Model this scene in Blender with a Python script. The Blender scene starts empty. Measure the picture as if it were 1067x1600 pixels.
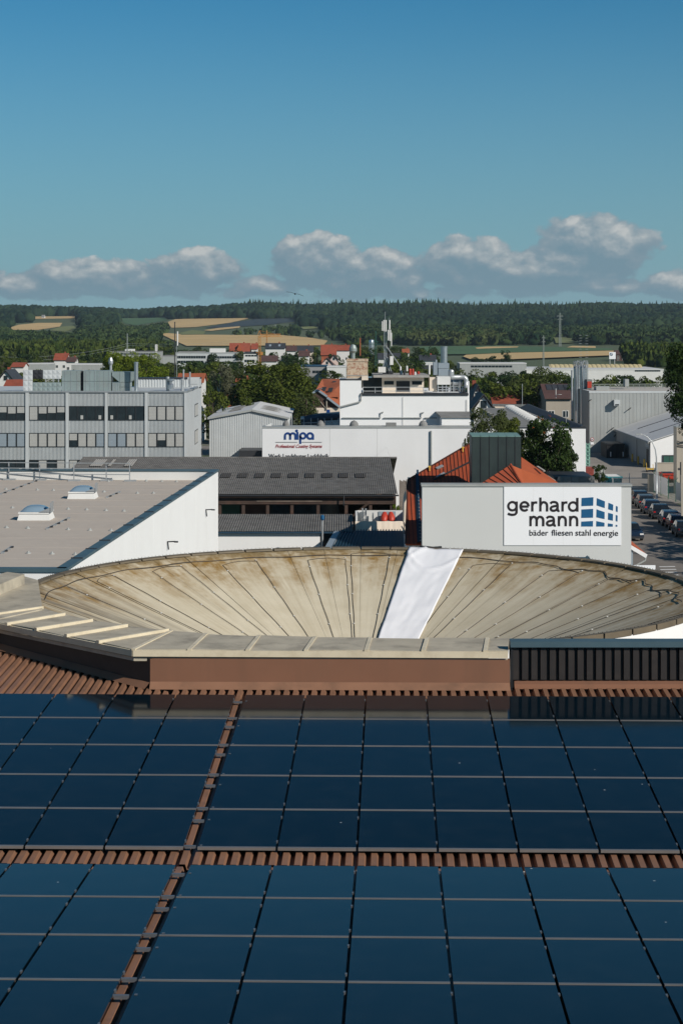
import bpy, math, random
import numpy as np
from mathutils import Vector, Matrix, noise as mnoise

# ------------------------------------------------------------------ camera, world, sun, exposure
F, CX, H, CZ = 3000.0, 533.5, 513.0, 19.5      # focal length in photo pixels, axis column, horizon row, eye height
sc = bpy.context.scene
cam_d = bpy.data.cameras.new('camera'); cam = bpy.data.objects.new('camera', cam_d)
sc.collection.objects.link(cam); sc.camera = cam
cam.location = (0, 0, CZ); cam.rotation_euler = (math.pi / 2, 0, 0)
cam_d.sensor_fit = 'VERTICAL'; cam_d.sensor_height = 36.0; cam_d.sensor_width = 36.0
cam_d.lens = F / 1600 * 36.0
cam_d.shift_y = -(800 - H) / 1600
cam_d.clip_start = 0.5; cam_d.clip_end = 30000

SUN = Vector((0.62, -0.56, 0.50)).normalized()
SUN_EL = math.asin(SUN.z)
world = bpy.data.worlds.new('World'); sc.world = world; world.use_nodes = True
sun_d = bpy.data.lights.new('sun', 'SUN'); sun_d.energy = 4.9; sun_d.angle = math.radians(0.5)
sun_d.color = (1.0, 0.93, 0.84)
sun = bpy.data.objects.new('sun', sun_d); sc.collection.objects.link(sun)
sun.rotation_euler = SUN.to_track_quat('Z', 'Y').to_euler()
sc.view_settings.view_transform = 'Standard'; sc.view_settings.look = 'None'
sc.view_settings.exposure = -0.12; sc.view_settings.gamma = 1.0
sc.view_settings.use_curve_mapping = False
sc.cycles.use_denoising = True
sc.cycles.max_bounces = 6; sc.cycles.diffuse_bounces = 3; sc.cycles.glossy_bounces = 3
sc.cycles.transparent_max_bounces = 6; sc.cycles.volume_bounces = 0
sc.cycles.caustics_reflective = False; sc.cycles.caustics_refractive = False
sc.cycles.blur_glossy = 0.5

class NT:
    """small helper for node trees"""
    def __init__(s, nt): s.nt = nt; s.n = nt.nodes; s.l = nt.links
    def add(s, t, **kw):
        nd = s.n.new(t)
        for k, v in kw.items(): setattr(nd, k, v)
        return nd
    def put(s, sock, v):
        if hasattr(v, 'is_linked') or isinstance(v, bpy.types.NodeSocket): s.l.new(v, sock)
        else: sock.default_value = v
    def m(s, op, a, b=None, c=None, clamp=False):
        nd = s.add('ShaderNodeMath', operation=op, use_clamp=clamp)
        s.put(nd.inputs[0], a)
        if b is not None: s.put(nd.inputs[1], b)
        if c is not None: s.put(nd.inputs[2], c)
        return nd.outputs[0]
    def mix(s, f, a, b, blend='MIX'):
        nd = s.add('ShaderNodeMix', data_type='RGBA', blend_type=blend)
        s.put(nd.inputs[0], f); s.put(nd.inputs[6], a); s.put(nd.inputs[7], b)
        return nd.outputs[2]
    def ramp(s, f, pts):
        nd = s.add('ShaderNodeValToRGB'); e = nd.color_ramp.elements
        while len(e) < len(pts): e.new(0.5)
        for el, (p, c) in zip(e, pts):
            el.position = p; el.color = c if len(c) == 4 else (*c, 1)
        s.put(nd.inputs[0], f); return nd.outputs[0]
    def mr(s, f, a, b, c, d, smooth=False):
        nd = s.add('ShaderNodeMapRange', clamp=True)
        if smooth: nd.interpolation_type = 'SMOOTHSTEP'
        for i, v in enumerate((f, a, b, c, d)): s.put(nd.inputs[i], v)
        return nd.outputs[0]
    def noise(s, vec, scale, detail=4, rough=0.55, dist=0.0, dim='3D'):
        nd = s.add('ShaderNodeTexNoise', noise_dimensions=dim)
        if vec is not None: s.l.new(vec, nd.inputs['Vector'])
        nd.inputs['Scale'].default_value = scale; nd.inputs['Detail'].default_value = detail
        nd.inputs['Roughness'].default_value = rough; nd.inputs['Distortion'].default_value = dist
        return nd.outputs[0]
    def comb(s, x, y, z):
        nd = s.add('ShaderNodeCombineXYZ')
        for i, v in enumerate((x, y, z)): s.put(nd.inputs[i], v)
        return nd.outputs[0]

def build_world():
    nt = NT(world.node_tree); n = nt.n; n.clear()
    out = nt.add('ShaderNodeOutputWorld'); bg = nt.add('ShaderNodeBackground')
    sky = nt.add('ShaderNodeTexSky'); sky.sky_type = 'NISHITA'; sky.sun_disc = False
    sky.sun_elevation = SUN_EL; sky.sun_rotation = math.atan2(SUN.x, SUN.y)
    sky.altitude = 400; sky.air_density = 1.0; sky.dust_density = 0.6; sky.ozone_density = 2.2
    tc = nt.add('ShaderNodeTexCoord')
    sep = nt.add('ShaderNodeSeparateXYZ'); nt.l.new(tc.outputs['Generated'], sep.inputs[0])
    x, y, z = sep.outputs
    az = nt.m('ARCTAN2', x, y)
    hor = nt.m('SQRT', nt.m('ADD', nt.m('MULTIPLY', x, x), nt.m('MULTIPLY', y, y)))
    el = nt.m('ARCTAN2', z, hor)
    # cloud field in (azimuth, elevation), unit = 0.01 rad
    A = nt.m('MULTIPLY', az, 100.0); E = nt.m('MULTIPLY', el, 100.0)
    wob = nt.noise(nt.comb(nt.m('MULTIPLY', A, .45), nt.m('MULTIPLY', E, .7), 3.1), 1.0, 3, .5)
    def dens(dA, dE):
        a = nt.m('ADD', A, dA); e = nt.m('ADD', E, dE)
        v = nt.comb(a, nt.m('MULTIPLY', e, 1.35), 0.0)
        nz = nt.noise(v, 0.60, 8, .56, .15)
        d = nt.m('MULTIPLY', nt.m('SUBTRACT', nz, .5), 2.2)
        # clusters: azimuth, elevation, half width, half height, weight
        best = None
        for (ca, ce, wa, we, wt) in CLOUDS:
            u = nt.m('DIVIDE', nt.m('SUBTRACT', a, ca), wa); w = nt.m('DIVIDE', nt.m('SUBTRACT', e, ce), we)
            q = nt.m('SUBTRACT', wt, nt.m('MULTIPLY', nt.m('ADD', nt.m('MULTIPLY', u, u), nt.m('MULTIPLY', w, w)), .75))
            best = q if best is None else nt.m('MAXIMUM', best, q)
        # the same broken band of cumulus goes on all round the horizon, outside the frame
        gen = nt.noise(nt.comb(nt.m('MULTIPLY', a, .09), 7.7, 0.0), 1.0, 3, .5)
        we = nt.m('DIVIDE', nt.m('SUBTRACT', e, 2.4), 2.0)
        gq = nt.m('SUBTRACT', nt.m('MULTIPLY', nt.m('SUBTRACT', gen, .42), 5.0), nt.m('MULTIPLY', nt.m('MULTIPLY', we, we), 1.0))
        far = nt.m('MULTIPLY', nt.mr(nt.m('ABSOLUTE', a), 20, 24, 0, 1), 1.0)
        gq = nt.m('ADD', gq, nt.m('MULTIPLY', nt.m('SUBTRACT', far, 1.0), 9.0))
        best = nt.m('MAXIMUM', best, gq)
        return nt.m('ADD', best, d)
    d0 = dens(0.0, 0.0); d1 = dens(0.22, 0.50)
    alpha = nt.mr(d0, -0.08, 0.26, 0.0, 0.95, True)
    alpha = nt.m('MULTIPLY', alpha, nt.mr(E, .2, 2.2, .62, 1))
    lit = nt.m('MULTIPLY', nt.m('MULTIPLY', nt.m('SUBTRACT', d0, d1), 1.0), nt.mr(d0, -.1, .7, .25, 1))
    fluff = nt.noise(nt.comb(A, nt.m('MULTIPLY', E, 1.6), 9.0), 0.9, 6, .6)
    lit = nt.m('ADD', lit, nt.m('MULTIPLY', nt.m('SUBTRACT', fluff, .5), .55))
    lit = nt.m('ADD', lit, nt.mr(E, 0.8, 4.5, -.10, .16))
    lit = nt.mr(lit, -0.12, 0.95, 0.0, 1.0)
    ccol = nt.ramp(lit, [(0, (.17, .27, .335)), (.35, (.225, .305, .36)), (.7, (.36, .41, .435)), (1, (.53, .545, .54))])
    # thin haze that pales the lowest sky
    tint = nt.mix(1.0, sky.outputs[0], (0.21, 0.62, 0.80, 1), 'MULTIPLY')
    base = nt.add('ShaderNodeVectorMath', operation='SCALE'); nt.l.new(tint, base.inputs[0]); base.inputs['Scale'].default_value = SKY_K
    low = nt.mr(E, 0.0, 17.0, 1.0, 0.0)
    low = nt.m('POWER', low, 1.25)
    skyc = nt.mix(nt.m('MULTIPLY', low, .86), base.outputs[0], (.25, .385, .46, 1))
    col = nt.mix(alpha, skyc, ccol)
    gnd = nt.mr(E, -4.0, -.5, 1.0, 0.0)
    col = nt.mix(gnd, col, (.10, .115, .10, 1))
    k = nt.add('ShaderNodeVectorMath', operation='SCALE'); nt.l.new(col, k.inputs[0]); zen = nt.mr(E, 18.0, 70.0, 1.10, 0.72); nt.put(k.inputs['Scale'], nt.m('MULTIPLY', zen, 1.0 / BG))
    nt.l.new(k.outputs[0], bg.inputs[0]); bg.inputs[1].default_value = BG
    nt.l.new(bg.outputs[0], out.inputs[0])

BG = 0.1
SKY_K = 0.085
def cl(px, py, w, h, wt): return ((px - CX) / 30.0, (H - py) / 30.0, w / 30.0, h / 30.0, wt)
CLOUDS = [cl(305, 422, 72, 30, 1.0), cl(150, 434, 110, 28, 1.0), cl(60, 448, 80, 22, .85), cl(495, 410, 66, 42, 1.05), cl(575, 430, 95, 38, 1.0),
          cl(250, 455, 320, 17, .42), cl(420, 446, 90, 20, .5),
          cl(735, 410, 82, 36, 1.05), cl(800, 424, 150, 30, 1.05), cl(925, 390, 84, 48, 1.1), cl(690, 384, 110, 14, .10), cl(860, 446, 150, 16, .7),
          cl(1060, 443, 60, 24, .85), cl(-20, 430, 40, 22, .7), cl(940, 446, 60, 18, .75), cl(300, 293, 20, 6, -.25), cl(660, 457, 340, 15, .42)]
build_world()

# ------------------------------------------------------------------ helpers
def P(x, y, Y):
    """world point seen at photo pixel (x, y) when it lies Y metres away"""
    return Vector(((x - CX) * Y / F, Y, CZ - (y - H) * Y / F))
def PZ(x, y, z):
    Y = F * (CZ - z) / (y - H)
    return Vector(((x - CX) * Y / F, Y, z))
def XA(x, Y): return (x - CX) * Y / F
def ZA(y, Y): return CZ - (y - H) * Y / F
ORG = {}
def link(o): sc.collection.objects.link(o); return o

class MB:
    def __init__(s): s.v = []; s.f = []; s.uv = None
    def add(s, vs, fs):
        b = len(s.v); s.v += [tuple(p) for p in vs]; s.f += [tuple(i + b for i in f) for f in fs]; return s
    def quad(s, a, b, c, d): return s.add([a, b, c, d], [(0, 1, 2, 3)])
    def box(s, x0, x1, y0, y1, z0, z1):
        return s.add([(x0, y0, z0), (x1, y0, z0), (x1, y1, z0), (x0, y1, z0), (x0, y0, z1), (x1, y0, z1), (x1, y1, z1), (x0, y1, z1)],
                     [(0, 3, 2, 1), (4, 5, 6, 7), (0, 1, 5, 4), (1, 2, 6, 5), (2, 3, 7, 6), (3, 0, 4, 7)])
    def hexa(s, p): # 8 points, bottom ring then top ring
        return s.add(p, [(0, 3, 2, 1), (4, 5, 6, 7), (0, 1, 5, 4), (1, 2, 6, 5), (2, 3, 7, 6), (3, 0, 4, 7)])
    def obox(s, c, u, v, w): # centre and three half-axis vectors
        c, u, v, w = map(Vector, (c, u, v, w))
        return s.hexa([c - u - v - w, c + u - v - w, c + u + v - w, c - u + v - w, c - u - v + w, c + u - v + w, c + u + v + w, c - u + v + w])
    def slab(s, pts, t): # polygon extruded by vector t
        pts = [Vector(p) for p in pts]; t = Vector(t); n = len(pts)
        return s.add(pts + [p + t for p in pts], [tuple(range(n - 1, -1, -1)), tuple(range(n, 2 * n))] + [(i, (i + 1) % n, n + (i + 1) % n, n + i) for i in range(n)])
    def bar(s, a, b, w, h, up=(0, 0, 1)):
        a, b = Vector(a), Vector(b); d = (b - a).normalized(); r = d.cross(Vector(up))
        if r.length < 1e-4: r = d.cross(Vector((1, 0, 0)))
        r.normalize(); q = r.cross(d).normalized(); r *= w / 2; q *= h / 2
        return s.hexa([a - r - q, a + r - q, a + r + q, a - r + q, b - r - q, b + r - q, b + r + q, b - r + q])
    def tube(s, pts, r, n=6, closed=False):
        pts = [Vector(p) for p in pts]; base = len(s.v); m = len(pts); rr = r if isinstance(r, (list, tuple)) else [r] * m
        for i, p in enumerate(pts):
            d = (pts[min(i + 1, m - 1)] - pts[max(i - 1, 0)])
            if closed: d = pts[(i + 1) % m] - pts[i - 1]
            d.normalize(); a = d.cross(Vector((0, 0, 1)))
            if a.length < 1e-3: a = d.cross(Vector((1, 0, 0)))
            a.normalize(); b = d.cross(a)
            for k in range(n):
                t = 2 * math.pi * k / n; s.v.append(tuple(p + (a * math.cos(t) + b * math.sin(t)) * rr[i]))
        for i in range(m if closed else m - 1):
            j = (i + 1) % m
            for k in range(n):
                s.f.append((base + i * n + k, base + i * n + (k + 1) % n, base + j * n + (k + 1) % n, base + j * n + k))
        if not closed:
            s.f.append(tuple(base + k for k in range(n))); s.f.append(tuple(base + (m - 1) * n + k for k in range(n - 1, -1, -1)))
        return s
    def cyl(s, c, r0, z1, r1=None, n=16):
        c = Vector(c); r1 = r0 if r1 is None else r1
        return s.tube([c, (c.x, c.y, z1)], [r0, r1], n)
    def lathe(s, c, prof, n=16): # prof: (r, z)
        b = len(s.v); c = Vector(c)
        for r, z in prof:
            for k in range(n):
                t = 2 * math.pi * k / n; s.v.append((c.x + r * math.cos(t), c.y + r * math.sin(t), c.z + z))
        for i in range(len(prof) - 1):
            for k in range(n):
                s.f.append((b + i * n + k, b + i * n + (k + 1) % n, b + (i + 1) * n + (k + 1) % n, b + (i + 1) * n + k))
        s.f.append(tuple(b + k for k in range(n - 1, -1, -1))); s.f.append(tuple(b + (len(prof) - 1) * n + k for k in range(n)))
        return s
    def corr(s, o, along, up, pitch, depth, nrm, prof='box'):
        """corrugated sheet: o corner, along/up edge vectors, ribs run along 'up'"""
        o, along, up, nrm = map(Vector, (o, along, up, nrm)); L = along.length; d = along / L; n = max(1, round(L / pitch)); pt = L / n
        pr = {'box': [(0, 0), (.3, 0), (.38, 1), (.82, 1), (.9, 0)], 'wave': [(0, .5), (.125, .85), (.25, 1), (.375, .85), (.5, .5), (.625, .15), (.75, 0), (.875, .15)],
              'trap': [(0, 0), (.2, 0), (.34, 1), (.8, 1), (.94, 0)]}[prof]
        b = len(s.v); c = 0
        for i in range(n + 1):
            for (t, h) in (pr if i < n else [(0, pr[0][1])]):
                p = o + d * (pt * (i + t)) + nrm * (h * depth); s.v.append(tuple(p)); s.v.append(tuple(p + up)); c += 1
        for i in range(c - 1):
            s.f.append((b + 2 * i, b + 2 * i + 2, b + 2 * i + 3, b + 2 * i + 1))
        return s
    def build(s, name, mat, parent=None, smooth=False, local=False, loc=None):
        me = bpy.data.meshes.new(name); og = Vector((0, 0, 0))
        if parent is not None and not local: og = ORG.get(parent.name, og)
        if parent is None and loc is not None: og = Vector(loc)
        me.from_pydata([tuple(Vector(p) - og) for p in s.v], [], s.f)
        if s.uv:
            ul = me.uv_layers.new(name='UVMap'); vi = np.zeros(len(me.loops), int); me.loops.foreach_get('vertex_index', vi)
            ul.data.foreach_set('uv', np.array(s.uv, dtype=np.float32)[vi].ravel())
        if mat is not None:
            for mm in (mat if isinstance(mat, (list, tuple)) else [mat]): me.materials.append(mm)
        if smooth: me.polygons.foreach_set('use_smooth', [True] * len(me.polygons))
        o = link(bpy.data.objects.new(name, me))
        if parent is not None: o.parent = parent; ORG[o.name] = og
        elif loc is not None: o.location = og; ORG[o.name] = og
        return o

def tag(o, label=None, cat=None, group=None, kind=None):
    if label: o['label'] = label
    if cat: o['category'] = cat
    if group: o['group'] = group
    if kind: o['kind'] = kind
    return o
def thing(name, label, cat, loc=(0, 0, 0), group=None, rz=0):
    o = link(bpy.data.objects.new(name, None)); o.location = loc; o.rotation_euler = (0, 0, rz); o.empty_display_size = .3
    ORG[o.name] = Vector(loc); return tag(o, label, cat, group)
def struct(name, mb, mat, **k): return tag(mb.build(name, mat, **k), kind='structure')
def kids(o): return [c for c in bpy.data.objects if c.parent == o]
CH = {}
def copy_tree(o, parent=None):
    c = o.copy(); link(c); c.parent = parent
    if o.name not in CH: CH[o.name] = list(o.children)
    for k in CH[o.name]: copy_tree(k, c)
    return c

# ------------------------------------------------------------------ materials
def mat(name, col, rough=.75, var=.12, scale=1.2, metal=0.0, bump=0.0, bscale=20.0, dirt=None, dirt_amt=0.0, dirt_scale=.5, spec=.4, streak=False):
    m = bpy.data.materials.new(name); m.use_nodes = True; nt = NT(m.node_tree); bs = nt.n['Principled BSDF']
    g = nt.add('ShaderNodeNewGeometry'); pos = g.outputs['Position']
    n1 = nt.noise(pos, scale, 5, .6)
    c = (*col, 1)
    f = nt.mr(n1, .3, .7, 1 - var, 1 + var)
    vm = nt.add('ShaderNodeVectorMath', operation='SCALE'); vm.inputs[0].default_value = col; nt.l.new(f, vm.inputs['Scale'])
    co = vm.outputs[0]
    if dirt is not None:
        v = pos
        if streak:
            mp = nt.add('ShaderNodeMapping'); mp.inputs['Scale'].default_value = (1, 1, .12); nt.l.new(pos, mp.inputs[0]); v = mp.outputs[0]
        n2 = nt.noise(v, dirt_scale, 6, .65, .3)
        co = nt.mix(nt.mr(n2, .48, .75, 0, dirt_amt), co, (*dirt, 1))
    nt.l.new(co, bs.inputs['Base Color'])
    bs.inputs['Roughness'].default_value = rough; bs.inputs['Metallic'].default_value = metal
    bs.inputs['Specular IOR Level'].default_value = spec
    if bump:
        b = nt.add('ShaderNodeBump'); b.inputs['Strength'].default_value = bump; b.inputs['Distance'].default_value = .02
        nt.l.new(nt.noise(pos, bscale, 4, .6), b.inputs['Height']); nt.l.new(b.outputs[0], bs.inputs['Normal'])
    return m

M = {}
M['white_wall'] = mat('white_wall', (.80, .80, .79), .8, .025, .25, dirt=(.55, .53, .50), dirt_amt=.12, dirt_scale=.35, streak=True)
M['pale_wall'] = mat('pale_wall', (.74, .74, .74), .75, .03, .3, dirt=(.45, .44, .42), dirt_amt=.12, dirt_scale=.3, streak=True)
M['mann_wall'] = mat('mann_wall', (.56, .57, .56), .75, .02, .3, dirt=(.42, .42, .40), dirt_amt=.12, dirt_scale=.3, streak=True)
M['sign_white'] = mat('sign_white', (.82, .83, .85), .5, .015, .4)
M['sign_black'] = mat('sign_black', (.018, .014, .016), .5, .05)
M['sign_blue'] = mat('sign_blue', (.010, .095, .22), .45, .05)
M['sign_navy'] = mat('sign_navy', (.008, .045, .19), .5, .05)
M['sign_red'] = mat('sign_red', (.32, .03, .035), .5, .05)
M['sign_grey'] = mat('sign_grey', (.28, .28, .28), .5, .05)
M['sign_green'] = mat('sign_green', (.12, .42, .27), .5, .05)
M['grey_metal'] = mat('grey_metal', (.50, .525, .53), .5, .05, .7, dirt=(.30, .30, .28), dirt_amt=.25, dirt_scale=.5, streak=True)
M['duct_metal'] = mat('duct_metal', (.27, .33, .325), .42, .10, .9, metal=.25, dirt=(.27, .20, .14), dirt_amt=.25, dirt_scale=.6)
M['galv'] = mat('galv', (.42, .44, .45), .4, .10, 2.0, metal=.5, dirt=(.25, .24, .22), dirt_amt=.3, dirt_scale=1.5)
M['silver'] = mat('silver', (.55, .57, .58), .28, .05, 2.0, metal=.85)
M['hall_metal'] = mat('hall_metal', (.34, .355, .345), .55, .05, .4, dirt=(.25, .25, .235), dirt_amt=.5, dirt_scale=.9, streak=True)
M['hall_tan'] = mat('hall_tan', (.38, .34, .28), .6, .06, .4, dirt=(.28, .25, .2), dirt_amt=.35, dirt_scale=.4, streak=True)
M['dark_metal'] = mat('dark_metal', (.028, .03, .034), .5, .15, 3.0)
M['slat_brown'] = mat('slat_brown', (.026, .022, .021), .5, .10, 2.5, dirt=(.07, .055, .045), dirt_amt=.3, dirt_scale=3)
M['cap_blue'] = mat('cap_blue', (.055, .10, .125), .5, .12, 1.0, dirt=(.09, .13, .15), dirt_amt=.3, dirt_scale=1.2)
M['roof_membrane'] = mat('roof_membrane', (.49, .43, .365), .85, .06, .35, dirt=(.36, .315, .275), dirt_amt=.5, dirt_scale=.35, bump=.15, bscale=6)
M['brown_sheet'] = mat('brown_sheet', (.235, .122, .074), .5, .10, 1.1, dirt=(.13, .075, .048), dirt_amt=.8, dirt_scale=1.4, bump=.05, bscale=30)
M['brown_wall'] = mat('brown_wall', (.205, .098, .058), .55, .07, .8, dirt=(.15, .08, .05), dirt_amt=.7, dirt_scale=1.2, streak=True)
M['cream_metal'] = mat('cream_metal', (.64, .56, .41), .5, .07, 1.5, dirt=(.28, .22, .13), dirt_amt=.35, dirt_scale=2.5)
M['coping'] = mat('coping', (.43, .385, .30), .75, .14, 1.2, dirt=(.17, .15, .12), dirt_amt=.75, dirt_scale=1.4, bump=.1, bscale=12)
M['rim_dark'] = mat('rim_dark', (.13, .105, .07), .7, .25, 1.5)
M['tarp'] = mat('tarp', (.86, .86, .88), .55, .02, .8)
M['cable'] = mat('cable', (.075, .06, .045), .6, .1)
M['clip'] = mat('clip', (.6, .6, .58), .4, .1)
M['clamp'] = mat('clamp', (.20, .21, .225), .32, .08, 3, metal=.6)
M['panel_edge'] = mat('panel_edge', (.25, .23, .215), .4, .1, 2.0, metal=.5)
M['black'] = mat('black', (.012, .013, .015), .5, .2)
M['fibre_cement'] = mat('fibre_cement', (.135, .130, .122), .9, .30, 1.6, dirt=(.05, .048, .042), dirt_amt=.75, dirt_scale=1.1, bump=.2, bscale=9)
M['fibre_light'] = mat('fibre_light', (.30, .29, .27), .85, .15, 2)
M['fibre_dark'] = mat('fibre_dark', (.055, .05, .045), .8, .2, 2)
M['timber_dark'] = mat('timber_dark', (.055, .035, .027), .8, .3, .9, dirt=(.12, .06, .04), dirt_amt=.6, dirt_scale=.8)
M['timber_grey'] = mat('timber_grey', (.16, .125, .10), .85, .3, 1.2)
M['red_roof'] = mat('red_roof', (.30, .060, .024), .55, .09, 1.0, dirt=(.15, .04, .022), dirt_amt=.4, dirt_scale=.8)
M['orange_roof'] = mat('orange_roof', (.36, .085, .03), .6, .06, 1.0, dirt=(.26, .06, .03), dirt_amt=.3, dirt_scale=.6)
M['seam_dark'] = mat('seam_dark', (.07, .022, .014), .6, .1)
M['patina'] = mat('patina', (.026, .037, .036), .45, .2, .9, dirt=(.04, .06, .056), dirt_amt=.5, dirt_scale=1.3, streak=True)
M['patina_lit'] = mat('patina_lit', (.16, .26, .23), .45, .12, .9)  # paler copy of patina: the lit top of the tower put into colour
M['tile_red'] = mat('tile_red', (.27, .065, .035), .8, .18, .6, dirt=(.14, .05, .035), dirt_amt=.5, dirt_scale=.5)
M['tile_rust'] = mat('tile_rust', (.33, .095, .04), .8, .15, .6, dirt=(.2, .07, .04), dirt_amt=.5, dirt_scale=.4)
M['tile_brown'] = mat('tile_brown', (.085, .045, .04), .8, .2, .6)
M['tile_dark'] = mat('tile_dark', (.038, .042, .050), .7, .2, .6)
M['plaster_white'] = mat('plaster_white', (.64, .64, .62), .85, .05, .4)
M['plaster_cream'] = mat('plaster_cream', (.66, .57, .47), .85, .06, .4)
M['plaster_pink'] = mat('plaster_pink', (.62, .47, .42), .85, .06, .4)
M['roof_grey'] = mat('roof_grey', (.20, .20, .195), .85, .15, .5, dirt=(.12, .115, .105), dirt_amt=.6, dirt_scale=.4)
M['roof_white'] = mat('roof_white', (.62, .62, .61), .6, .06, .5, dirt=(.4, .39, .37), dirt_amt=.4, dirt_scale=.5)
M['roof_yellow'] = mat('roof_yellow', (.50, .42, .24), .7, .08, .2)
M['brick_rust'] = mat('brick_rust', (.50, .40, .29), .85, .12, 1.0, dirt=(.27, .09, .05), dirt_amt=1.6, dirt_scale=3.2)
M['red_paint'] = mat('red_paint', (.42, .045, .025), .45, .1)
M['red_dull'] = mat('red_dull', (.27, .06, .045), .6, .15)
M['teal_paint'] = mat('teal_paint', (.02, .18, .21), .5, .1)
M['green_paint'] = mat('green_paint', (.03, .10, .075), .5, .12)
M['mint'] = mat('mint', (.22, .42, .34), .5, .1)
M['blue_sheet'] = mat('blue_sheet', (.007, .034, .058), .6, .12, 1.0)
M['blue_pipe'] = mat('blue_pipe', (.02, .05, .085), .4, .2, .8)
M['orange_steel'] = mat('orange_steel', (.42, .19, .045), .55, .12)
M['yellow'] = mat('yellow', (.55, .36, .06), .5, .1)
M['lattice'] = mat('lattice', (.24, .27, .25), .55, .1)
M['asphalt'] = mat('asphalt', (.20, .178, .155), .9, .12, .25, dirt=(.13, .118, .105), dirt_amt=.6, dirt_scale=.18)
M['concrete'] = mat('concrete', (.27, .245, .215), .9, .12, .3, dirt=(.18, .165, .15), dirt_amt=.5, dirt_scale=.2)
M['kerb'] = mat('kerb', (.33, .32, .30), .85, .1)
M['paint_white'] = mat('paint_white', (.7, .7, .68), .7, .08)
M['car_black'] = mat('car_black', (.012, .013, .016), .22, .05, spec=.6)
M['car_grey'] = mat('car_grey', (.06, .065, .07), .25, .05, metal=.3)
M['car_blue'] = mat('car_blue', (.012, .025, .05), .22, .05)
M['car_red'] = mat('car_red', (.16, .018, .014), .25, .05)
M['car_silver'] = mat('car_silver', (.32, .34, .35), .3, .05, metal=.5)
M['glass_dark'] = mat('glass_dark', (.012, .016, .02), .06, .05, spec=.7)
M['window_dark'] = mat('window_dark', (.018, .028, .034), .10, .3, 1.2, spec=.6)
M['rubber'] = mat('rubber', (.012, .012, .012), .85, .1)
M['lamp_red'] = mat('lamp_red', (.40, .012, .01), .25, .05)
M['lamp_white'] = mat('lamp_white', (.7, .7, .7), .2, .03)
M['blind'] = mat('blind', (.42, .42, .40), .7, .05, 1.5)
M['blind_blue'] = mat('blind_blue', (.26, .31, .35), .5, .04, 1.5)
M['frame_dark'] = mat('frame_dark', (.022, .026, .03), .45, .1)
M['dome'] = mat('dome', (.20, .29, .37), .12, .05, spec=.8)
M['bark'] = mat('bark', (.075, .055, .042), .9, .25, 4.0, bump=.4, bscale=12)
M['bark_pale'] = mat('bark_pale', (.38, .36, .32), .85, .3, 3.0)
M['plumage'] = mat('plumage', (.03, .026, .022), .8, .2, 8)
M['straw_field'] = mat('straw_field', (.52, .365, .165), .95, .10, .012, dirt=(.42, .29, .135), dirt_amt=.6, dirt_scale=.02)
M['meadow'] = mat('meadow', (.15, .17, .06), .95, .15, .012)
M['crop_green'] = mat('crop_green', (.055, .115, .045), .95, .12, .008, dirt=(.075, .14, .05), dirt_amt=.6, dirt_scale=.01)
M['solar_field'] = mat('solar_field', (.032, .044, .050), .8, .12, .02)
M['gravel_white'] = mat('gravel_white', (.45, .42, .38), .9, .1, 2)

def leaf(name, a, b, trans=.25, big=False):
    m = bpy.data.materials.new(name); m.use_nodes = True; nt = NT(m.node_tree); nt.n.remove(nt.n['Principled BSDF'])
    out = nt.n['Material Output']; g = nt.add('ShaderNodeNewGeometry')
    oi = nt.add('ShaderNodeObjectInfo')
    r = nt.m('ADD', nt.m('MULTIPLY', g.outputs['Random Per Island'], .6), nt.m('MULTIPLY', oi.outputs['Random'], .4))
    n = nt.noise(g.outputs['Position'], .5, 3, .6)
    if big: n = nt.mr(nt.noise(g.outputs['Position'], .009, 4, .6), .35, .65, 0, 1)
    r = nt.m('ADD', nt.m('MULTIPLY', r, .6), nt.m('MULTIPLY', n, .4))
    col = nt.mix(nt.mr(r, .2, .8, 0, 1), (*a, 1), (*b, 1))
    d = nt.add('ShaderNodeBsdfDiffuse'); nt.l.new(col, d.inputs[0])
    t = nt.add('ShaderNodeBsdfTranslucent'); nt.l.new(col, t.inputs[0])
    mx = nt.add('ShaderNodeMixShader'); mx.inputs[0].default_value = trans
    nt.l.new(d.outputs[0], mx.inputs[1]); nt.l.new(t.outputs[0], mx.inputs[2]); nt.l.new(mx.outputs[0], out.inputs[0])
    return m
M['leaf_mid'] = leaf('leaf_mid', (.028, .052, .014), (.125, .150, .030))
M['leaf_dark'] = leaf('leaf_dark', (.016, .036, .015), (.052, .082, .024))
M['leaf_lime'] = leaf('leaf_lime', (.085, .130, .014), (.21, .255, .036))
M['leaf_olive'] = leaf('leaf_olive', (.040, .058, .022), (.11, .13, .046))
M['leaf_silver'] = leaf('leaf_silver', (.075, .085, .05), (.17, .175, .11))
M['leaf_forest'] = leaf('leaf_forest', (.004, .014, .013), (.036, .060, .028), .1, True)
M['leaf_wood'] = leaf('leaf_wood', (.011, .029, .015), (.068, .098, .032), .15, True)
M['rowan_berry'] = mat('rowan_berry', (.35, .06, .015), .6, .1)

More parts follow.
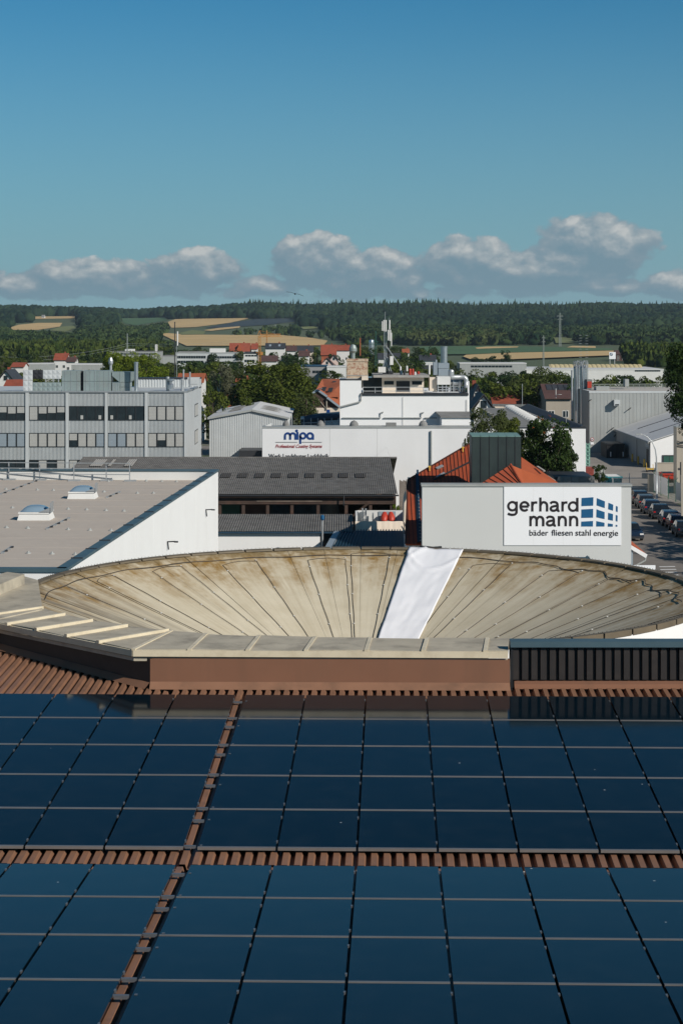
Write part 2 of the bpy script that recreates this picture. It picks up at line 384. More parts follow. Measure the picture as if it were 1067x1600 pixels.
def solar_mat():
    m = bpy.data.materials.new('solar_glass'); m.use_nodes = True; nt = NT(m.node_tree); bs = nt.n['Principled BSDF']
    g = nt.add('ShaderNodeNewGeometry'); oi = nt.add('ShaderNodeObjectInfo')
    n = nt.noise(g.outputs['Position'], .8, 4, .6)
    f = nt.m('ADD', nt.m('MULTIPLY', oi.outputs['Random'], .5), nt.m('MULTIPLY', n, .5))
    col = nt.mix(f, (.0012, .006, .011, 1), (.0028, .011, .019, 1))
    # light dust and a few bird-dirt specks
    nd = nt.noise(g.outputs['Position'], 2.2, 6, .7)
    col = nt.mix(nt.mr(nd, .45, .8, 0, .022), col, (.25, .27, .27, 1))
    vo = nt.add('ShaderNodeTexVoronoi', feature='F1'); vo.inputs['Scale'].default_value = 1.3; nt.l.new(g.outputs['Position'], vo.inputs['Vector'])
    wn = nt.add('ShaderNodeSeparateColor'); nt.l.new(vo.outputs['Color'], wn.inputs[0])
    sp = nt.m('MULTIPLY', nt.m('LESS_THAN', vo.outputs['Distance'], .026), nt.m('GREATER_THAN', wn.outputs[0], .55))
    col = nt.mix(nt.m('MULTIPLY', sp, .75), col, (.55, .55, .52, 1))
    nt.l.new(col, bs.inputs['Base Color'])
    bs.inputs['Roughness'].default_value = .085; bs.inputs['IOR'].default_value = 1.33; bs.inputs['Specular IOR Level'].default_value = .205; bs.inputs['Specular Tint'].default_value = (.55, .88, 1, 1)
    b = nt.add('ShaderNodeBump'); b.inputs['Strength'].default_value = .012; b.inputs['Distance'].default_value = .05
    nt.l.new(nt.noise(g.outputs['Position'], 1.5, 3, .5), b.inputs['Height']); nt.l.new(b.outputs[0], bs.inputs['Normal'])
    return m
M['solar'] = solar_mat()

def dish_mat():
    """weathered roofing felt; UV.x runs round the bowl, UV.y from apex (0) to rim (1)"""
    m = bpy.data.materials.new('bowl_felt'); m.use_nodes = True; nt = NT(m.node_tree); bs = nt.n['Principled BSDF']
    uv = nt.add('ShaderNodeUVMap'); sp = nt.add('ShaderNodeSeparateXYZ'); nt.l.new(uv.outputs[0], sp.inputs[0])
    u, t = sp.outputs[0], sp.outputs[1]
    g = nt.add('ShaderNodeNewGeometry')
    n0 = nt.noise(g.outputs['Position'], .9, 5, .6)
    col = nt.mix(nt.mr(n0, .3, .7, 0, 1), (.51, .45, .325, 1), (.60, .54, .41, 1))
    # fine radial runs
    fr = nt.noise(nt.comb(nt.m('MULTIPLY', u, 210.0), nt.m('MULTIPLY', t, 2.2), 0.0), 1.0, 5, .65)
    col = nt.mix(nt.mr(fr, .45, .75, 0, .42), col, (.33, .27, .17, 1))
    fr2 = nt.noise(nt.comb(nt.m('MULTIPLY', u, 60.0), nt.m('MULTIPLY', t, 1.4), 4.0), 1.0, 5, .7)
    # rusty algae that thins out downwards from the rim
    edge = nt.m('SUBTRACT', t, nt.m('MULTIPLY', nt.m('SUBTRACT', fr2, .5), -.85))
    band = nt.mr(edge, .70, .97, 0, 1.0)
    br = nt.noise(g.outputs['Position'], 2.0, 6, .7)
    col = nt.mix(nt.m('MULTIPLY', band, nt.mr(br, .35, .6, .2, 1)), col, (.25, .145, .034, 1))
    ring = nt.mr(nt.m('ADD', t, nt.m('MULTIPLY', nt.m('SUBTRACT', br, .5), .12)), .955, .99, 0, .75)
    col = nt.mix(ring, col, (.16, .115, .05, 1))
    # dark wet-weather grime on the side that lies in the lee (around the left end)
    du = nt.m('ABSOLUTE', nt.m('SUBTRACT', u, .5))
    gr = nt.m('MULTIPLY', nt.mr(du, .0, .085, 1, 0), nt.mr(nt.noise(nt.comb(nt.m('MULTIPLY', u, 120.0), nt.m('MULTIPLY', t, 1.2), 9.0), 1.0, 4, .6), .40, .62, 0, .85))
    col = nt.mix(gr, col, (.10, .085, .068, 1))
    nt.l.new(col, bs.inputs['Base Color']); bs.inputs['Roughness'].default_value = .8
    b = nt.add('ShaderNodeBump'); b.inputs['Strength'].default_value = .25; b.inputs['Distance'].default_value = .02
    nt.l.new(fr, b.inputs['Height']); nt.l.new(b.outputs[0], bs.inputs['Normal'])
    return m
M['bowl'] = dish_mat()

def ground_mat():
    m = bpy.data.materials.new('town_ground'); m.use_nodes = True; nt = NT(m.node_tree); bs = nt.n['Principled BSDF']
    g = nt.add('ShaderNodeNewGeometry'); pos = g.outputs['Position']
    sp = nt.add('ShaderNodeSeparateXYZ'); nt.l.new(pos, sp.inputs[0])
    n1 = nt.noise(pos, .03, 5, .6); n2 = nt.noise(pos, .5, 5, .6)
    grass = nt.mix(n2, (.05, .075, .028, 1), (.085, .105, .045, 1))
    hard = nt.mix(n2, (.17, .155, .14, 1), (.24, .22, .195, 1))
    near = nt.mix(nt.mr(n1, .42, .58, 0, 1), grass, hard)
    far = nt.mr(sp.outputs[1], 330, 480, 0, 1)
    nt.l.new(nt.mix(far, near, grass), bs.inputs['Base Color']); bs.inputs['Roughness'].default_value = .95
    return m
M['ground'] = ground_mat()

# ------------------------------------------------------------------ terrain, fields, woods
rng = np.random.default_rng(7); random.seed(5)
TR = np.array([0, 1450, 2000, 2600, 3200, 3800, 4400, 5200, 6000, 6800, 9000, 13000], float)
TZ = np.array([0, 0, 1.0, 4.0, 9.0, 17.0, 31.0, 52.0, 75.0, 78.0, 70.0, 60.0])
_r = TR.copy(); TR = np.where(TR > 1450, 1450 + (TR - 1450) * .5, TR); TZ = np.where(_r > 1450, CZ - (CZ - TZ) * TR / np.maximum(_r, 1), TZ)
GX = np.array([-400, 50, 150, 300, 360, 480, 560, 640, 720, 820, 900, 1100, 1500]); GZ = np.array([.85, .85, .80, .84, .92, .97, .98, .95, .92, .96, .93, .93, .93])
def terrain(X, Y):
    X = np.asarray(X, float); Y = np.asarray(Y, float); r = np.hypot(X, Y)
    px = CX + F * X / np.maximum(np.abs(Y), 1.0)
    g = np.where(Y > 0, np.interp(px, GX, GZ) + .034 * np.sin(px / 47.0) + .024 * np.sin(px / 21.0 + 1), 1.0)
    k = np.clip((r - 2500) / 1100, 0, 1)
    return np.interp(r, TR, TZ) * (1 + (g - 1) * k)
def hit(px, py):
    """first terrain point seen at a pixel"""
    Ys = np.concatenate([np.linspace(100, 1500, 200), np.linspace(1505, 6500, 900)])
    z = CZ - (py - H) * Ys / F; X = (px - CX) * Ys / F
    d = z - terrain(X, Ys); i = np.argmax(d < 0) if (d < 0).any() else len(Ys) - 1
    i = max(i, 1); a, b = d[i - 1], d[i]; t = a / (a - b) if a != b else 0; t = min(max(t, 0), 1)
    Yh = Ys[i - 1] + (Ys[i] - Ys[i - 1]) * t
    return Vector(((px - CX) * Yh / F, Yh, float(terrain((px - CX) * Yh / F, Yh))))
def make_ground():
    rs = np.concatenate([[2, 40, 120, 300, 600, 1000], np.linspace(1400, 4400, 50), [5000, 6500, 9000]]); na = 360
    b = MB(); b.v.append((0, 0, 0))
    for r in rs:
        for k in range(na):
            t = 2 * math.pi * k / na; X, Y = r * math.sin(t), r * math.cos(t); b.v.append((X, Y, float(terrain(X, Y))))
    for k in range(na): b.f.append((0, 1 + (k + 1) % na, 1 + k))
    for i in range(len(rs) - 1):
        for k in range(na):
            a0 = 1 + i * na; a1 = a0 + na; b.f.append((a0 + k, a0 + (k + 1) % na, a1 + (k + 1) % na, a1 + k))
    struct('ground', b, M['ground'], smooth=True)
make_ground()

FIELDS = [
 ('wheat_field', 'straw_field', [(15, 513), (30, 508), (60, 505), (98, 505), (94, 511), (60, 516), (22, 516)]),
 ('meadow', 'meadow', [(78, 517), (96, 511), (122, 509), (118, 514), (102, 519)]),
 ('wheat_field', 'straw_field', [(54, 495), (118, 494.5), (118, 498), (56, 499)]),
 ('green_field', 'crop_green', [(188, 498), (256, 496.5), (262, 501), (212, 509), (195, 506)]),
 ('wheat_field', 'straw_field', [(262, 504), (275, 499), (393, 497.5), (360, 505), (305, 512), (268, 513)]),
 ('solar_field', 'solar_field', [(320, 513), (362, 505), (400, 499), (455, 498), (462, 503), (420, 508), (345, 513)]),
 ('wheat_field', 'straw_field', [(318, 517), (340, 513.5), (376, 510.5), (374, 513), (330, 518)]),
 ('wheat_field', 'straw_field', [(250, 522.5), (262, 521.5), (330, 527), (440, 524.5), (485, 529), (512, 533.5), (505, 541.5), (400, 537), (330, 541), (292, 542), (272, 533)]),
 ('wheat_field', 'straw_field', [(500, 550), (530, 546), (528, 551), (503, 553)]),
 ('green_field', 'crop_green', [(655, 543), (780, 542), (955, 546.5), (955, 549.2), (800, 552.5), (730, 555.8), (655, 556)]),
 ('wheat_field', 'straw_field', [(723, 559.5), (728, 556.6), (800, 553.2), (955, 549.9), (975, 551), (955, 557.5), (800, 564), (735, 564)]),
 ('meadow', 'meadow', [(864, 528.5), (896, 530), (896, 537), (868, 538)]),
 ('wheat_field', 'straw_field', [(742, 545.3), (760, 543.6), (810, 543.4), (808, 545), (745, 547.2)]),
 ('wheat_field', 'straw_field', [(885, 545), (893, 542.5), (930, 543), (930, 546)]),
 ('meadow', 'meadow', [(280, 522), (300, 517), (322, 519), (318, 524), (284, 524.5)]),
 ('meadow', 'meadow', [(470, 512), (498, 511), (500, 514), (474, 516)]),
]
def span(poly, y):
    xs = []
    for (x0, y0), (x1, y1) in zip(poly, poly[1:] + poly[:1]):
        if (y0 <= y < y1) or (y1 <= y < y0): xs.append(x0 + (x1 - x0) * (y - y0) / (y1 - y0))
    return (min(xs), max(xs)) if len(xs) > 1 else None
for fi, (nm, mt, poly) in enumerate(FIELDS):
    ys = np.linspace(min(p[1] for p in poly) + .02, max(p[1] for p in poly) - .02, 26); b = MB(); rows = []
    for y in ys:
        s = span(poly, y)
        if s is None: continue
        rows.append([hit(s[0] + (s[1] - s[0]) * k / 16, y) + Vector((0, 0, .6 + .05 * fi)) for k in range(17)])
    for r in rows: b.v += [tuple(p) for p in r]
    for i in range(len(rows) - 1):
        for k in range(16): b.f.append((i * 17 + k, i * 17 + k + 1, (i + 1) * 17 + k + 1, (i + 1) * 17 + k))
    struct(nm, b, M[mt], smooth=True)

def inpoly(px, py, poly, grow=0.0):
    px = np.asarray(px); py = np.asarray(py); ins = np.zeros(px.shape, bool); n = len(poly)
    for i in range(n):
        x0, y0 = poly[i]; x1, y1 = poly[(i + 1) % n]
        c = ((y0 > py) != (y1 > py)) & (px < (x1 - x0) * (py - y0) / ((y1 - y0) if y1 != y0 else 1e-9) + x0); ins ^= c
    return ins
def mass(name, verts, faces, material, label, cat, smooth=False):
    me = bpy.data.meshes.new(name); nv, nf = len(verts), len(faces); k = faces.shape[1]
    me.vertices.add(nv); me.vertices.foreach_set('co', verts.astype(np.float32).ravel())
    me.loops.add(nf * k); me.loops.foreach_set('vertex_index', faces.astype(np.int32).ravel())
    me.polygons.add(nf); me.polygons.foreach_set('loop_start', np.arange(0, nf * k, k, dtype=np.int32)); me.polygons.foreach_set('loop_total', np.full(nf, k, np.int32))
    me.update(); me.materials.append(material)
    if smooth: me.polygons.foreach_set('use_smooth', np.ones(nf, bool))
    o = link(bpy.data.objects.new(name, me)); return o
def lump_proto(seed, conifer=False):
    r = np.random.default_rng(seed); n = 6
    prof = [(0.0, .72), (.30, 1.0), (.62, .86), (.86, .48)] if not conifer else [(0.0, 1.0), (.3, .72), (.32, .8), (.62, .42), (.64, .5)]
    v = []
    for h, q in prof:
        for k in range(n):
            t = 2 * math.pi * (k + r.uniform(-.25, .25)) / n; s = q * r.uniform(.74, 1.22); v.append((s * math.cos(t), s * math.sin(t), h + r.uniform(-.07, .07)))
    v.append((r.uniform(-.1, .1), r.uniform(-.1, .1), 1.0)); f = []
    m = len(prof)
    for i in range(m - 1):
        for k in range(n):
            a, b2, c, d = i * n + k, i * n + (k + 1) % n, (i + 1) * n + (k + 1) % n, (i + 1) * n + k; f += [(a, b2, c), (a, c, d)]
    for k in range(n): f.append(((m - 1) * n + k, (m - 1) * n + (k + 1) % n, m * n))
    return np.array(v), np.array(f)
def scatter(protos, X, Y, Z, W, Hh):
    idx = rng.integers(0, len(protos), len(X)); V = []; Fc = []; off = 0
    for k, (pv, pf) in enumerate(protos):
        s = idx == k
        if not s.any(): continue
        n = s.sum(); rot = rng.uniform(0, 2 * math.pi, n); c, sn = np.cos(rot)[:, None], np.sin(rot)[:, None]
        w = (W[s] / 2)[:, None]; x = (pv[None, :, 0] * c - pv[None, :, 1] * sn) * w + X[s][:, None]; y = (pv[None, :, 0] * sn + pv[None, :, 1] * c) * w + Y[s][:, None]
        z = pv[None, :, 2] * Hh[s][:, None] + Z[s][:, None]
        V.append(np.stack([x, y, z], -1).reshape(-1, 3)); Fc.append((pf[None] + (np.arange(n) * len(pv))[:, None, None] + off).reshape(-1, 3)); off += n * len(pv)
    return np.concatenate(V), np.concatenate(Fc)
def leafy_proto(seed, nl=70, size=.30):
    """crown of loose leaf clumps over a lumpy core; unit radius, unit height"""
    r = np.random.default_rng(seed); pv, pf = lump_proto(seed); V = [pv * [.72, .72, .8] + [0, 0, .05]]; Fc = [pf]; off = len(pv)
    lob = [(r.normal(0, .38, 2), r.uniform(.3, .78), r.uniform(.32, .5)) for _ in range(7)]
    for i in range(nl):
        c, h, q = lob[r.integers(7)]; d = r.normal(0, 1, 3); d[2] = abs(d[2]) * .9 - .2; d /= np.linalg.norm(d)
        p = np.array([c[0], c[1], h]) + d * q * [1, 1, .62]; nn = d + r.normal(0, .55, 3); nn /= np.linalg.norm(nn)
        a = np.cross(nn, r.normal(0, 1, 3)); a /= np.linalg.norm(a); b2 = np.cross(nn, a); s = size * r.uniform(.6, 1.3)
        q4 = np.array([p - a * s, p - b2 * s * .7, p + a * s, p + b2 * s * .7]); V.append(q4); Fc.append(np.array([(0, 1, 2), (0, 2, 3)]) + off); off += 4
    return np.concatenate(V), np.concatenate(Fc)

def free(X, Y, Z, Hh, W):
    ok = np.ones(len(X), bool)
    for t in (0.0, .2, .4, .6, .8, 1.05):
        py = H + (CZ - Z - Hh * t) * F / Y
        for dx in (-.45, 0, .45):
            px = CX + F * (X + dx * W) / Y
            for nm, mt, poly in FIELDS: ok &= ~inpoly(px, py, poly)
    return ok
def woods():
    LP = [lump_proto(s) for s in range(14)]; CP = [lump_proto(s, True) for s in range(50, 56)]; LF = [leafy_proto(s) for s in range(100, 112)]
    def region(n, y0, y1, az=.245):
        r = np.sqrt(rng.uniform(y0 ** 2, y1 ** 2, n)); a = rng.uniform(-az, az, n); return r * np.sin(a), r * np.cos(a)
    # far hill forest
    X, Y = region(24000, 2380, 4150); Z = terrain(X, Y); px = CX + F * X / Y
    W = rng.uniform(10, 22, len(X)) * (Y / 3000) ** .2; Hh = rng.uniform(9, 19, len(X))
    ok = free(X, Y, Z, Hh, W)
    # gaps of open slope on the left hills
    dens = np.array([mnoise.noise(Vector((x / 230, y / 230, 0))) for x, y in zip(X, Y)])
    ok &= ~((px < 300) & (dens > .38)) & ~((px > 300) & (dens > .52))
    con = (dens > .08) & (px > 380) & (Y > 2880) & (rng.uniform(0, 1, len(X)) < .6)
    s = ok & ~con; V, Fc = scatter(LP, X[s], Y[s], Z[s], W[s], Hh[s]); tag(mass('hill_forest', V, Fc, M['leaf_forest'], '', ''), 'dark broadleaf forest covering the far hills', 'forest', kind='stuff')
    s = ok & con; V, Fc = scatter(CP, X[s], Y[s], Z[s], W[s] * .52, Hh[s] * rng.uniform(.9, 1.6, s.sum())); tag(mass('spruce_forest', V, Fc, M['leaf_forest'], '', ''), 'dark spruce forest with pointed tops along the ridge', 'forest', kind='stuff')
    # nearer woodland on the foot of the hill
    def belt(name, n, y0, y1, sel, material, label, wr=(11, 18), hr=(7, 11)):
        X, Y = region(n, y0, y1); Z = terrain(X, Y); px = CX + F * X / Y; W = rng.uniform(*wr, n); Hh = rng.uniform(*hr, n)
        s = free(X, Y, Z, Hh, W) & sel(px, Y)
        V, Fc = scatter(LF, X[s], Y[s], Z[s], W[s], Hh[s]); tag(mass(name, V, Fc, material, '', ''), label, 'woodland', kind='stuff')
    belt('left_woodland', 7500, 1480, 2600, lambda p, y: (p < 262 + 8 * np.sin(y / 90)) , M['leaf_wood'], 'deep green mixed woodland on the slope at the left')
    belt('hillfoot_woodland', 5200, 1760, 2600, lambda p, y: (p > 540), M['leaf_wood'], 'broadleaf woodland along the foot of the right hill', (13, 21), (8, 12))
    belt('field_edge_woodland', 2000, 1980, 2600, lambda p, y: (p > 255) & (p < 545) & (np.sin(y / 130 + p / 45) > -.1), M['leaf_wood'], 'hedges and copses between the fields in the middle', (8, 13), (7, 12))
    belt('pale_woodland', 600, 1720, 1980, lambda p, y: (p > 630) & (p < 800), M['leaf_olive'], 'paler willow trees in front of the hill forest', (13, 19), (8, 12))
    belt('town_edge_thicket', 2600, 950, 1500, lambda p, y: (p < 250) | ((p > 905) & (y < 1240)), M['leaf_mid'], 'bushy thicket at the edge of the town', (7, 11), (6, 11))
woods()

# ------------------------------------------------------------------ the roof in front: brown sheet valley with solar arrays
EPS = .0262; SE, CE = math.sin(EPS), math.cos(EPS); VV = 29.4; ZV = CZ - 827 * VV / F; SU = 143 / F; SL = .048
def R(u, v, z): return Vector((u * CE + v * SE, v * CE - u * SE, z))
def zu(v): return ZV + SU * (v - VV)
def zl(v): return ZV + SL * (VV - v)
def roofhit(x, y, off=-.06):
    k = (x - CX) / F * SE + CE; Y = (ZV + off - SU * VV - CZ) / (-(y - H) / F - SU * k)
    return P(x, y, Y)
bld = thing('brown_roof_building', 'low building with brown ribbed metal roof sheets under the solar arrays', 'building', (0, 30, 0))
def part(mb, name, m, root, **k): return mb.build(name, M[m] if isinstance(m, str) else m, root, **k)
nU = (R(0, 0, 0) - R(0, 1, 0)) * 0 + Vector((0, 0, 1))
b = MB(); v0, v1 = 29.27, 47.0
b.corr(R(-13.06, v0, zu(v0) - .165), R(-4.675, v0, 0) - R(-13.06, v0, 0), R(0, v1, zu(v1)) - R(0, v0, zu(v0)), .195, .085, (0, -SU, 1), 'trap')
_a, _c = roofhit(0, 1012), roofhit(235, 1075)
for i in range(0, len(b.v), 2): # trim the sheet ends along the slanting wall
    lo, hi = Vector(b.v[i]), Vector(b.v[i + 1]); d = hi - lo; n_ = Vector((_c.y - _a.y, -(_c.x - _a.x), 0)); t = n_.dot(_a - lo) / n_.dot(d); b.v[i + 1] = tuple(lo + d * (t + .01))
v1 = 41.5
b.corr(R(-4.675, v0, zu(v0) - .165), R(13.07, v0, 0) - R(-4.675, v0, 0), R(0, v1, zu(v1)) - R(0, v0, zu(v0)), .195, .085, (0, -SU, 1), 'trap'); part(b, 'roof', 'brown_sheet', bld)
b = MB(); v0, v1 = 11.0, 29.1
b.corr(R(-9, v0, zl(v0) - .175), R(9, v0, 0) - R(-9, v0, 0), R(0, v1, zl(v1)) - R(0, v0, zl(v0)), .195, .085, (0, SL, 1), 'trap'); part(b, 'roof', 'brown_sheet', bld)
b = MB(); b.slab([R(-13, 28.7, ZV - .42), R(13, 28.7, ZV - .42), R(13, 29.9, ZV - .42), R(-13, 29.9, ZV - .42)], (0, 0, .05)); part(b, 'gutter', 'black', bld)
# foam closers showing as pale points under the rib ends
b = MB()
for i in range(134):
    u = -13 + .195 * (i + .97); b.obox(R(u, 29.25, zu(29.25) - .16), (.016, 0, 0), (0, .012, 0), (0, 0, .018))
o = part(b, 'foam_closers', 'gravel_white', bld); o['kind'] = 'stuff'
b = MB(); b.slab([R(-13, 11, 0), R(13, 11, 0), R(13, 46, 0), R(-13, 46, 0)], (0, 0, ZV - .6)); part(b, 'wall', 'brown_wall', bld)

def panel_proto(name, z, v):
    """one frameless module, far edge at +v; origin at its near left corner on the panel plane"""
    W, L, T = 1.212, 1.965, .035
    def q(u, w, t): p0 = R(0, v, z(v)); return R(u, v + w, z(v + w) + t) - p0
    b = MB(); b.hexa([q(0, 0, -T), q(W, 0, -T), q(W, L, -T), q(0, L, -T), q(0, 0, 0), q(W, 0, 0), q(W, L, 0), q(0, L, 0)])
    g = b.build(name, M['solar']); e = MB()
    e.hexa([q(0, -.012, -.036), q(W, -.012, -.036), q(W, .055, -.036), q(0, .055, -.036), q(0, -.012, .008), q(W, -.012, .008), q(W, .055, .003), q(0, .055, .003)])
    e.build('edge_strip', M['panel_edge'], g, local=True)
    for w in (.34, 1.60):
        c = MB(); c.hexa([q(W - .008, w - .03, -.03), q(W + .018, w - .03, -.03), q(W + .018, w + .03, -.03), q(W - .008, w + .03, -.03), q(W - .008, w - .03, .008), q(W + .018, w - .03, .008), q(W + .018, w + .03, .008), q(W - .008, w + .03, .008)])
        c.build('clamp', M['clamp'], g, local=True)
    return g
arrays = {}
def array(label, us, vs, z, proto, first):
    a = thing('solar_array', label, 'solar array', tuple(R(us[0], vs[0], z(vs[0]))), 'dark solar arrays on the brown roof')
    og = ORG[a.name]
    for u in us:
        for v in vs:
            o = proto if first[0] else copy_tree(proto); first[0] = False
            o.parent = a; o.location = R(u, v, z(v)) - og
    return a
pu = panel_proto('solar_panel', zu, 34.0); pl = panel_proto('solar_panel', zl, 24.0)
vu = [29.83 + 2 * k for k in range(5)]; vl = [28.85 - 2 * (k + 1) + .02 for k in range(5)]
UR = [-3.02 + 1.25 * k for k in range(10)]; UL = [-3.24 - 1.22 - 1.25 * k for k in range(6)]
f1 = [True]; f2 = [True]
a1 = array('far solar array right of the brown gap, five rows up to the parapet', UR, vu, zu, pu, f1)
a2 = array('far solar array left of the brown gap, reaching the left edge', UL, vu, zu, pu, f1)
a3 = array('near solar array at bottom right, in front of the rib strip', UR[:7], vl, zl, pl, f2)
a4 = array('near solar array at bottom left, beside the brown gap', UL[:4], vl, zl, pl, f2)
for a, vs, z in ((a2, vu, zu), (a4, vl, zl)):
    for v in vs:
        for w in (.10, 1.42):
            b = MB(); uu = -3.28; c = R(uu + .14, v + w, z(v + w) + .004)
            b.obox(c - Vector((.01, 0, .02)), (.095, -.003, 0), (.0, .022, 0), (0, 0, .016)); b.obox(c + Vector((.0, -.04, -.03)), (.085, 0, 0), (0, .008, 0), (0, 0, .012))
            part(b, 'rail_end', 'clamp', a)
            b = MB(); b.obox(c + Vector((.165, .0, -.01)), (.018, 0, 0), (0, .018, 0), (0, 0, .014)); part(b, 'clamp', 'clamp', a)
# ---- parapet wall, coping
ZC = 12.66
wl = roofhit(0, 1012); wl2 = wl + (wl - roofhit(235, 1075)) * .6; wc = roofhit(234, 1075.5); wr = roofhit(797, 1077.5)
wc.y += .14; wr.y += .14
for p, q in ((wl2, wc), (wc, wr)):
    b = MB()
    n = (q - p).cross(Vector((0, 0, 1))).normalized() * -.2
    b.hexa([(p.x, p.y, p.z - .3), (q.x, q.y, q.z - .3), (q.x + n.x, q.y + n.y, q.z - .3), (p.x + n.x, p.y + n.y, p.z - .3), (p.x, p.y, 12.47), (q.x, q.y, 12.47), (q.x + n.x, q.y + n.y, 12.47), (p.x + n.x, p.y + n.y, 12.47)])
    part(b, 'parapet_wall', 'brown_wall' if p is wc else 'slat_brown', bld)  # dark slat colour on the left stretch stands in for its deep shade
b = MB(); z0 = wc.z + .03; dn = Vector((0, -.16, -.07))
b.add([wc + Vector((0, -.012, .12)), wr + Vector((0, -.012, .12)), wr + dn + Vector((0, 0, .05)), wc + dn + Vector((0, 0, .05))], [(3, 2, 1, 0)])
n = Vector((-.68, -.73, 0)) * .16
b.add([wl2 + Vector((-.01, -.01, .10)), wc + Vector((-.01, -.01, .10)), wc + n + Vector((0, 0, -.02)), wl2 + n + Vector((0, 0, -.02))], [(3, 2, 1, 0)])
part(b, 'flashing', 'brown_sheet', bld)
FR = [(208.7, 1014.8), (296, 1015.2), (387, 1015.6), (478, 1016), (572, 1016.4), (661, 1016.8), (757.6, 1017.2), (793, 1017.4)]
RE = [(268, 985.5), (322, 990), (405, 993), (492, 995), (578.5, 996.3), (667, 997), (761, 997), (795, 996.5)]
FL = [(208.7, 1014.8), (153, 1003), (103, 993), (56, 983), (10, 975), (-40, 965)]
RL = [(265.7, 984.4), (262.5, 984.2), (198.6, 977), (144, 969), (101, 959.5), (67, 949)]
def cop(fr, re, top=ZC, th=.05):
    return [PZ(*p, top) for p in (fr[0], fr[1], re[1], re[0])]
for fr, re, rev in ((FR, RE, 0), (FL, RL, 1)):
    for i in range(len(fr) - 1):
        q = [PZ(*p, ZC) for p in (fr[i], fr[i + 1], re[i + 1], re[i])]; c = sum(q, Vector()) / 4
        q = [p + (c - p) * .012 + Vector((0, 0, .012 * math.sin(i * 2.3 + k))) for k, p in enumerate(q)]
        if rev: q.reverse()
        b = MB(); b.slab([p - Vector((0, 0, .06)) for p in q], (0, 0, .06)); part(b, 'coping_slab', 'coping', bld)
b = MB(); base = [PZ(*p, ZC) for p in FR] ; rear = [PZ(*p, ZC) for p in RE]
for A, B2 in ((FR, RE), (FL, RL)):
    for i in range(len(A) - 1):
        q = [PZ(*A[i], ZC - .07), PZ(*A[i + 1], ZC - .07), PZ(*B2[i + 1], ZC - .07), PZ(*B2[i], ZC - .07)]
        if A is FL: q.reverse()
        b.slab([p - Vector((0, 0, .12)) for p in q], (0, 0, .10))
part(b, 'coping_bed', 'black', bld)
for A, B2, sk in ((FR, RE, (7,)), (FL, RL, (0,))):
    for i in range(len(A)):
        if i in sk: continue
        zo = ZC + (.03 if A is FL else .004); a, c = PZ(*A[i], zo), PZ(*B2[i], zo)
        b = MB(); b.bar(a, c, .085, .07 if A is FL else .035); part(b, 'batten', 'cream_metal', bld)
def strip_band(pts, zt, zb, out, th, name, m):
    b = MB()
    for p, q in zip(pts[:-1], pts[1:]):
        n = (q - p).cross(Vector((0, 0, 1))).normalized() * out; t = (q - p).cross(Vector((0, 0, 1))).normalized() * -th
        a, c = p + n, q + n
        b.hexa([(a.x, a.y, zb), (c.x, c.y, zb), (c.x + t.x, c.y + t.y, zb), (a.x + t.x, a.y + t.y, zb), (a.x, a.y, zt), (c.x, c.y, zt), (c.x + t.x, c.y + t.y, zt), (a.x + t.x, a.y + t.y, zt)])
    part(b, name, m, bld)
front = [PZ(*FR[0], ZC), PZ(*FR[-1], ZC)]; left = [PZ(*FL[-1], ZC), PZ(*FL[0], ZC)]
strip_band(front, ZC - .015, ZC - .145, .03, .05, 'fascia', 'cream_metal'); strip_band(front, ZC - .17, ZC - .25, -.03, .05, 'fascia', 'coping')
strip_band(left, ZC - .015, ZC - .145, .03, .05, 'fascia', 'cream_metal'); strip_band(left, ZC - .17, ZC - .25, -.03, .05, 'fascia', 'coping')
# dark bay of vertical cladding boards at right
YS = 40.85; xs0 = XA(801, YS); zb, zt = ZA(1062.5, YS), ZA(1008.5, YS)
b = MB(); b.box(xs0, 12, YS + .05, YS + .18, zb - .6, zt); part(b, 'parapet_wall', 'black', bld)
b = MB(); b.box(XA(797, YS), XA(801, YS), YS - .05, YS + .3, ZA(1074, YS), zt - .02); part(b, 'corner_post', 'black', bld)
b = MB(); b.box(XA(803, YS), 12, YS - .012, YS + .045, zb - .28, zb - .02); b.add([(XA(803, YS), YS - .012, zb - .09), (12, YS - .012, zb - .09), (12, YS - .12, zb - .17), (XA(803, YS), YS - .12, zb - .17)], [(3, 2, 1, 0)]); part(b, 'flashing', 'brown_wall', bld)
slat = None
for i in range(56):
    x = xs0 + .06 + .1965 * i
    if slat is None:
        b = MB(); b.hexa([(-.072, .03, 0), (.072, .03, 0), (.072, .05, 0), (-.072, .05, 0), (-.072, .03, zt - zb), (.072, .03, zt - zb), (.072, .05, zt - zb), (-.072, .05, zt - zb)])
        b.hexa([(-.066, -.03, .012), (.055, -.03, .012), (.072, .028, 0), (-.072, .028, 0), (-.066, -.03, zt - zb), (.055, -.03, zt - zb), (.072, .028, zt - zb), (-.072, .028, zt - zb)])
        slat = part(b, 'slat', 'slat_brown', bld, local=True); o = slat
    else: o = slat.copy(); link(o); o.parent = bld
    o.location = Vector((x, YS, zb)) - ORG[bld.name]
b = MB(); z1, z2 = ZA(1008, YS), ZA(1001.5, YS)
b.hexa([(xs0 - .06, YS - .10, z1), (12, YS - .10, z1), (12, YS + .2, z1), (xs0 - .06, YS + .2, z1), (xs0 - .06, YS - .10, z2), (12, YS - .10, z2), (12, YS + .2, z2 + .02), (xs0 - .06, YS + .2, z2 + .02)])
b.box(xs0 - .06, 12, YS - .115, YS - .10, z1 - .03, z1 + .012); part(b, 'parapet_cap', 'cap_blue', bld)

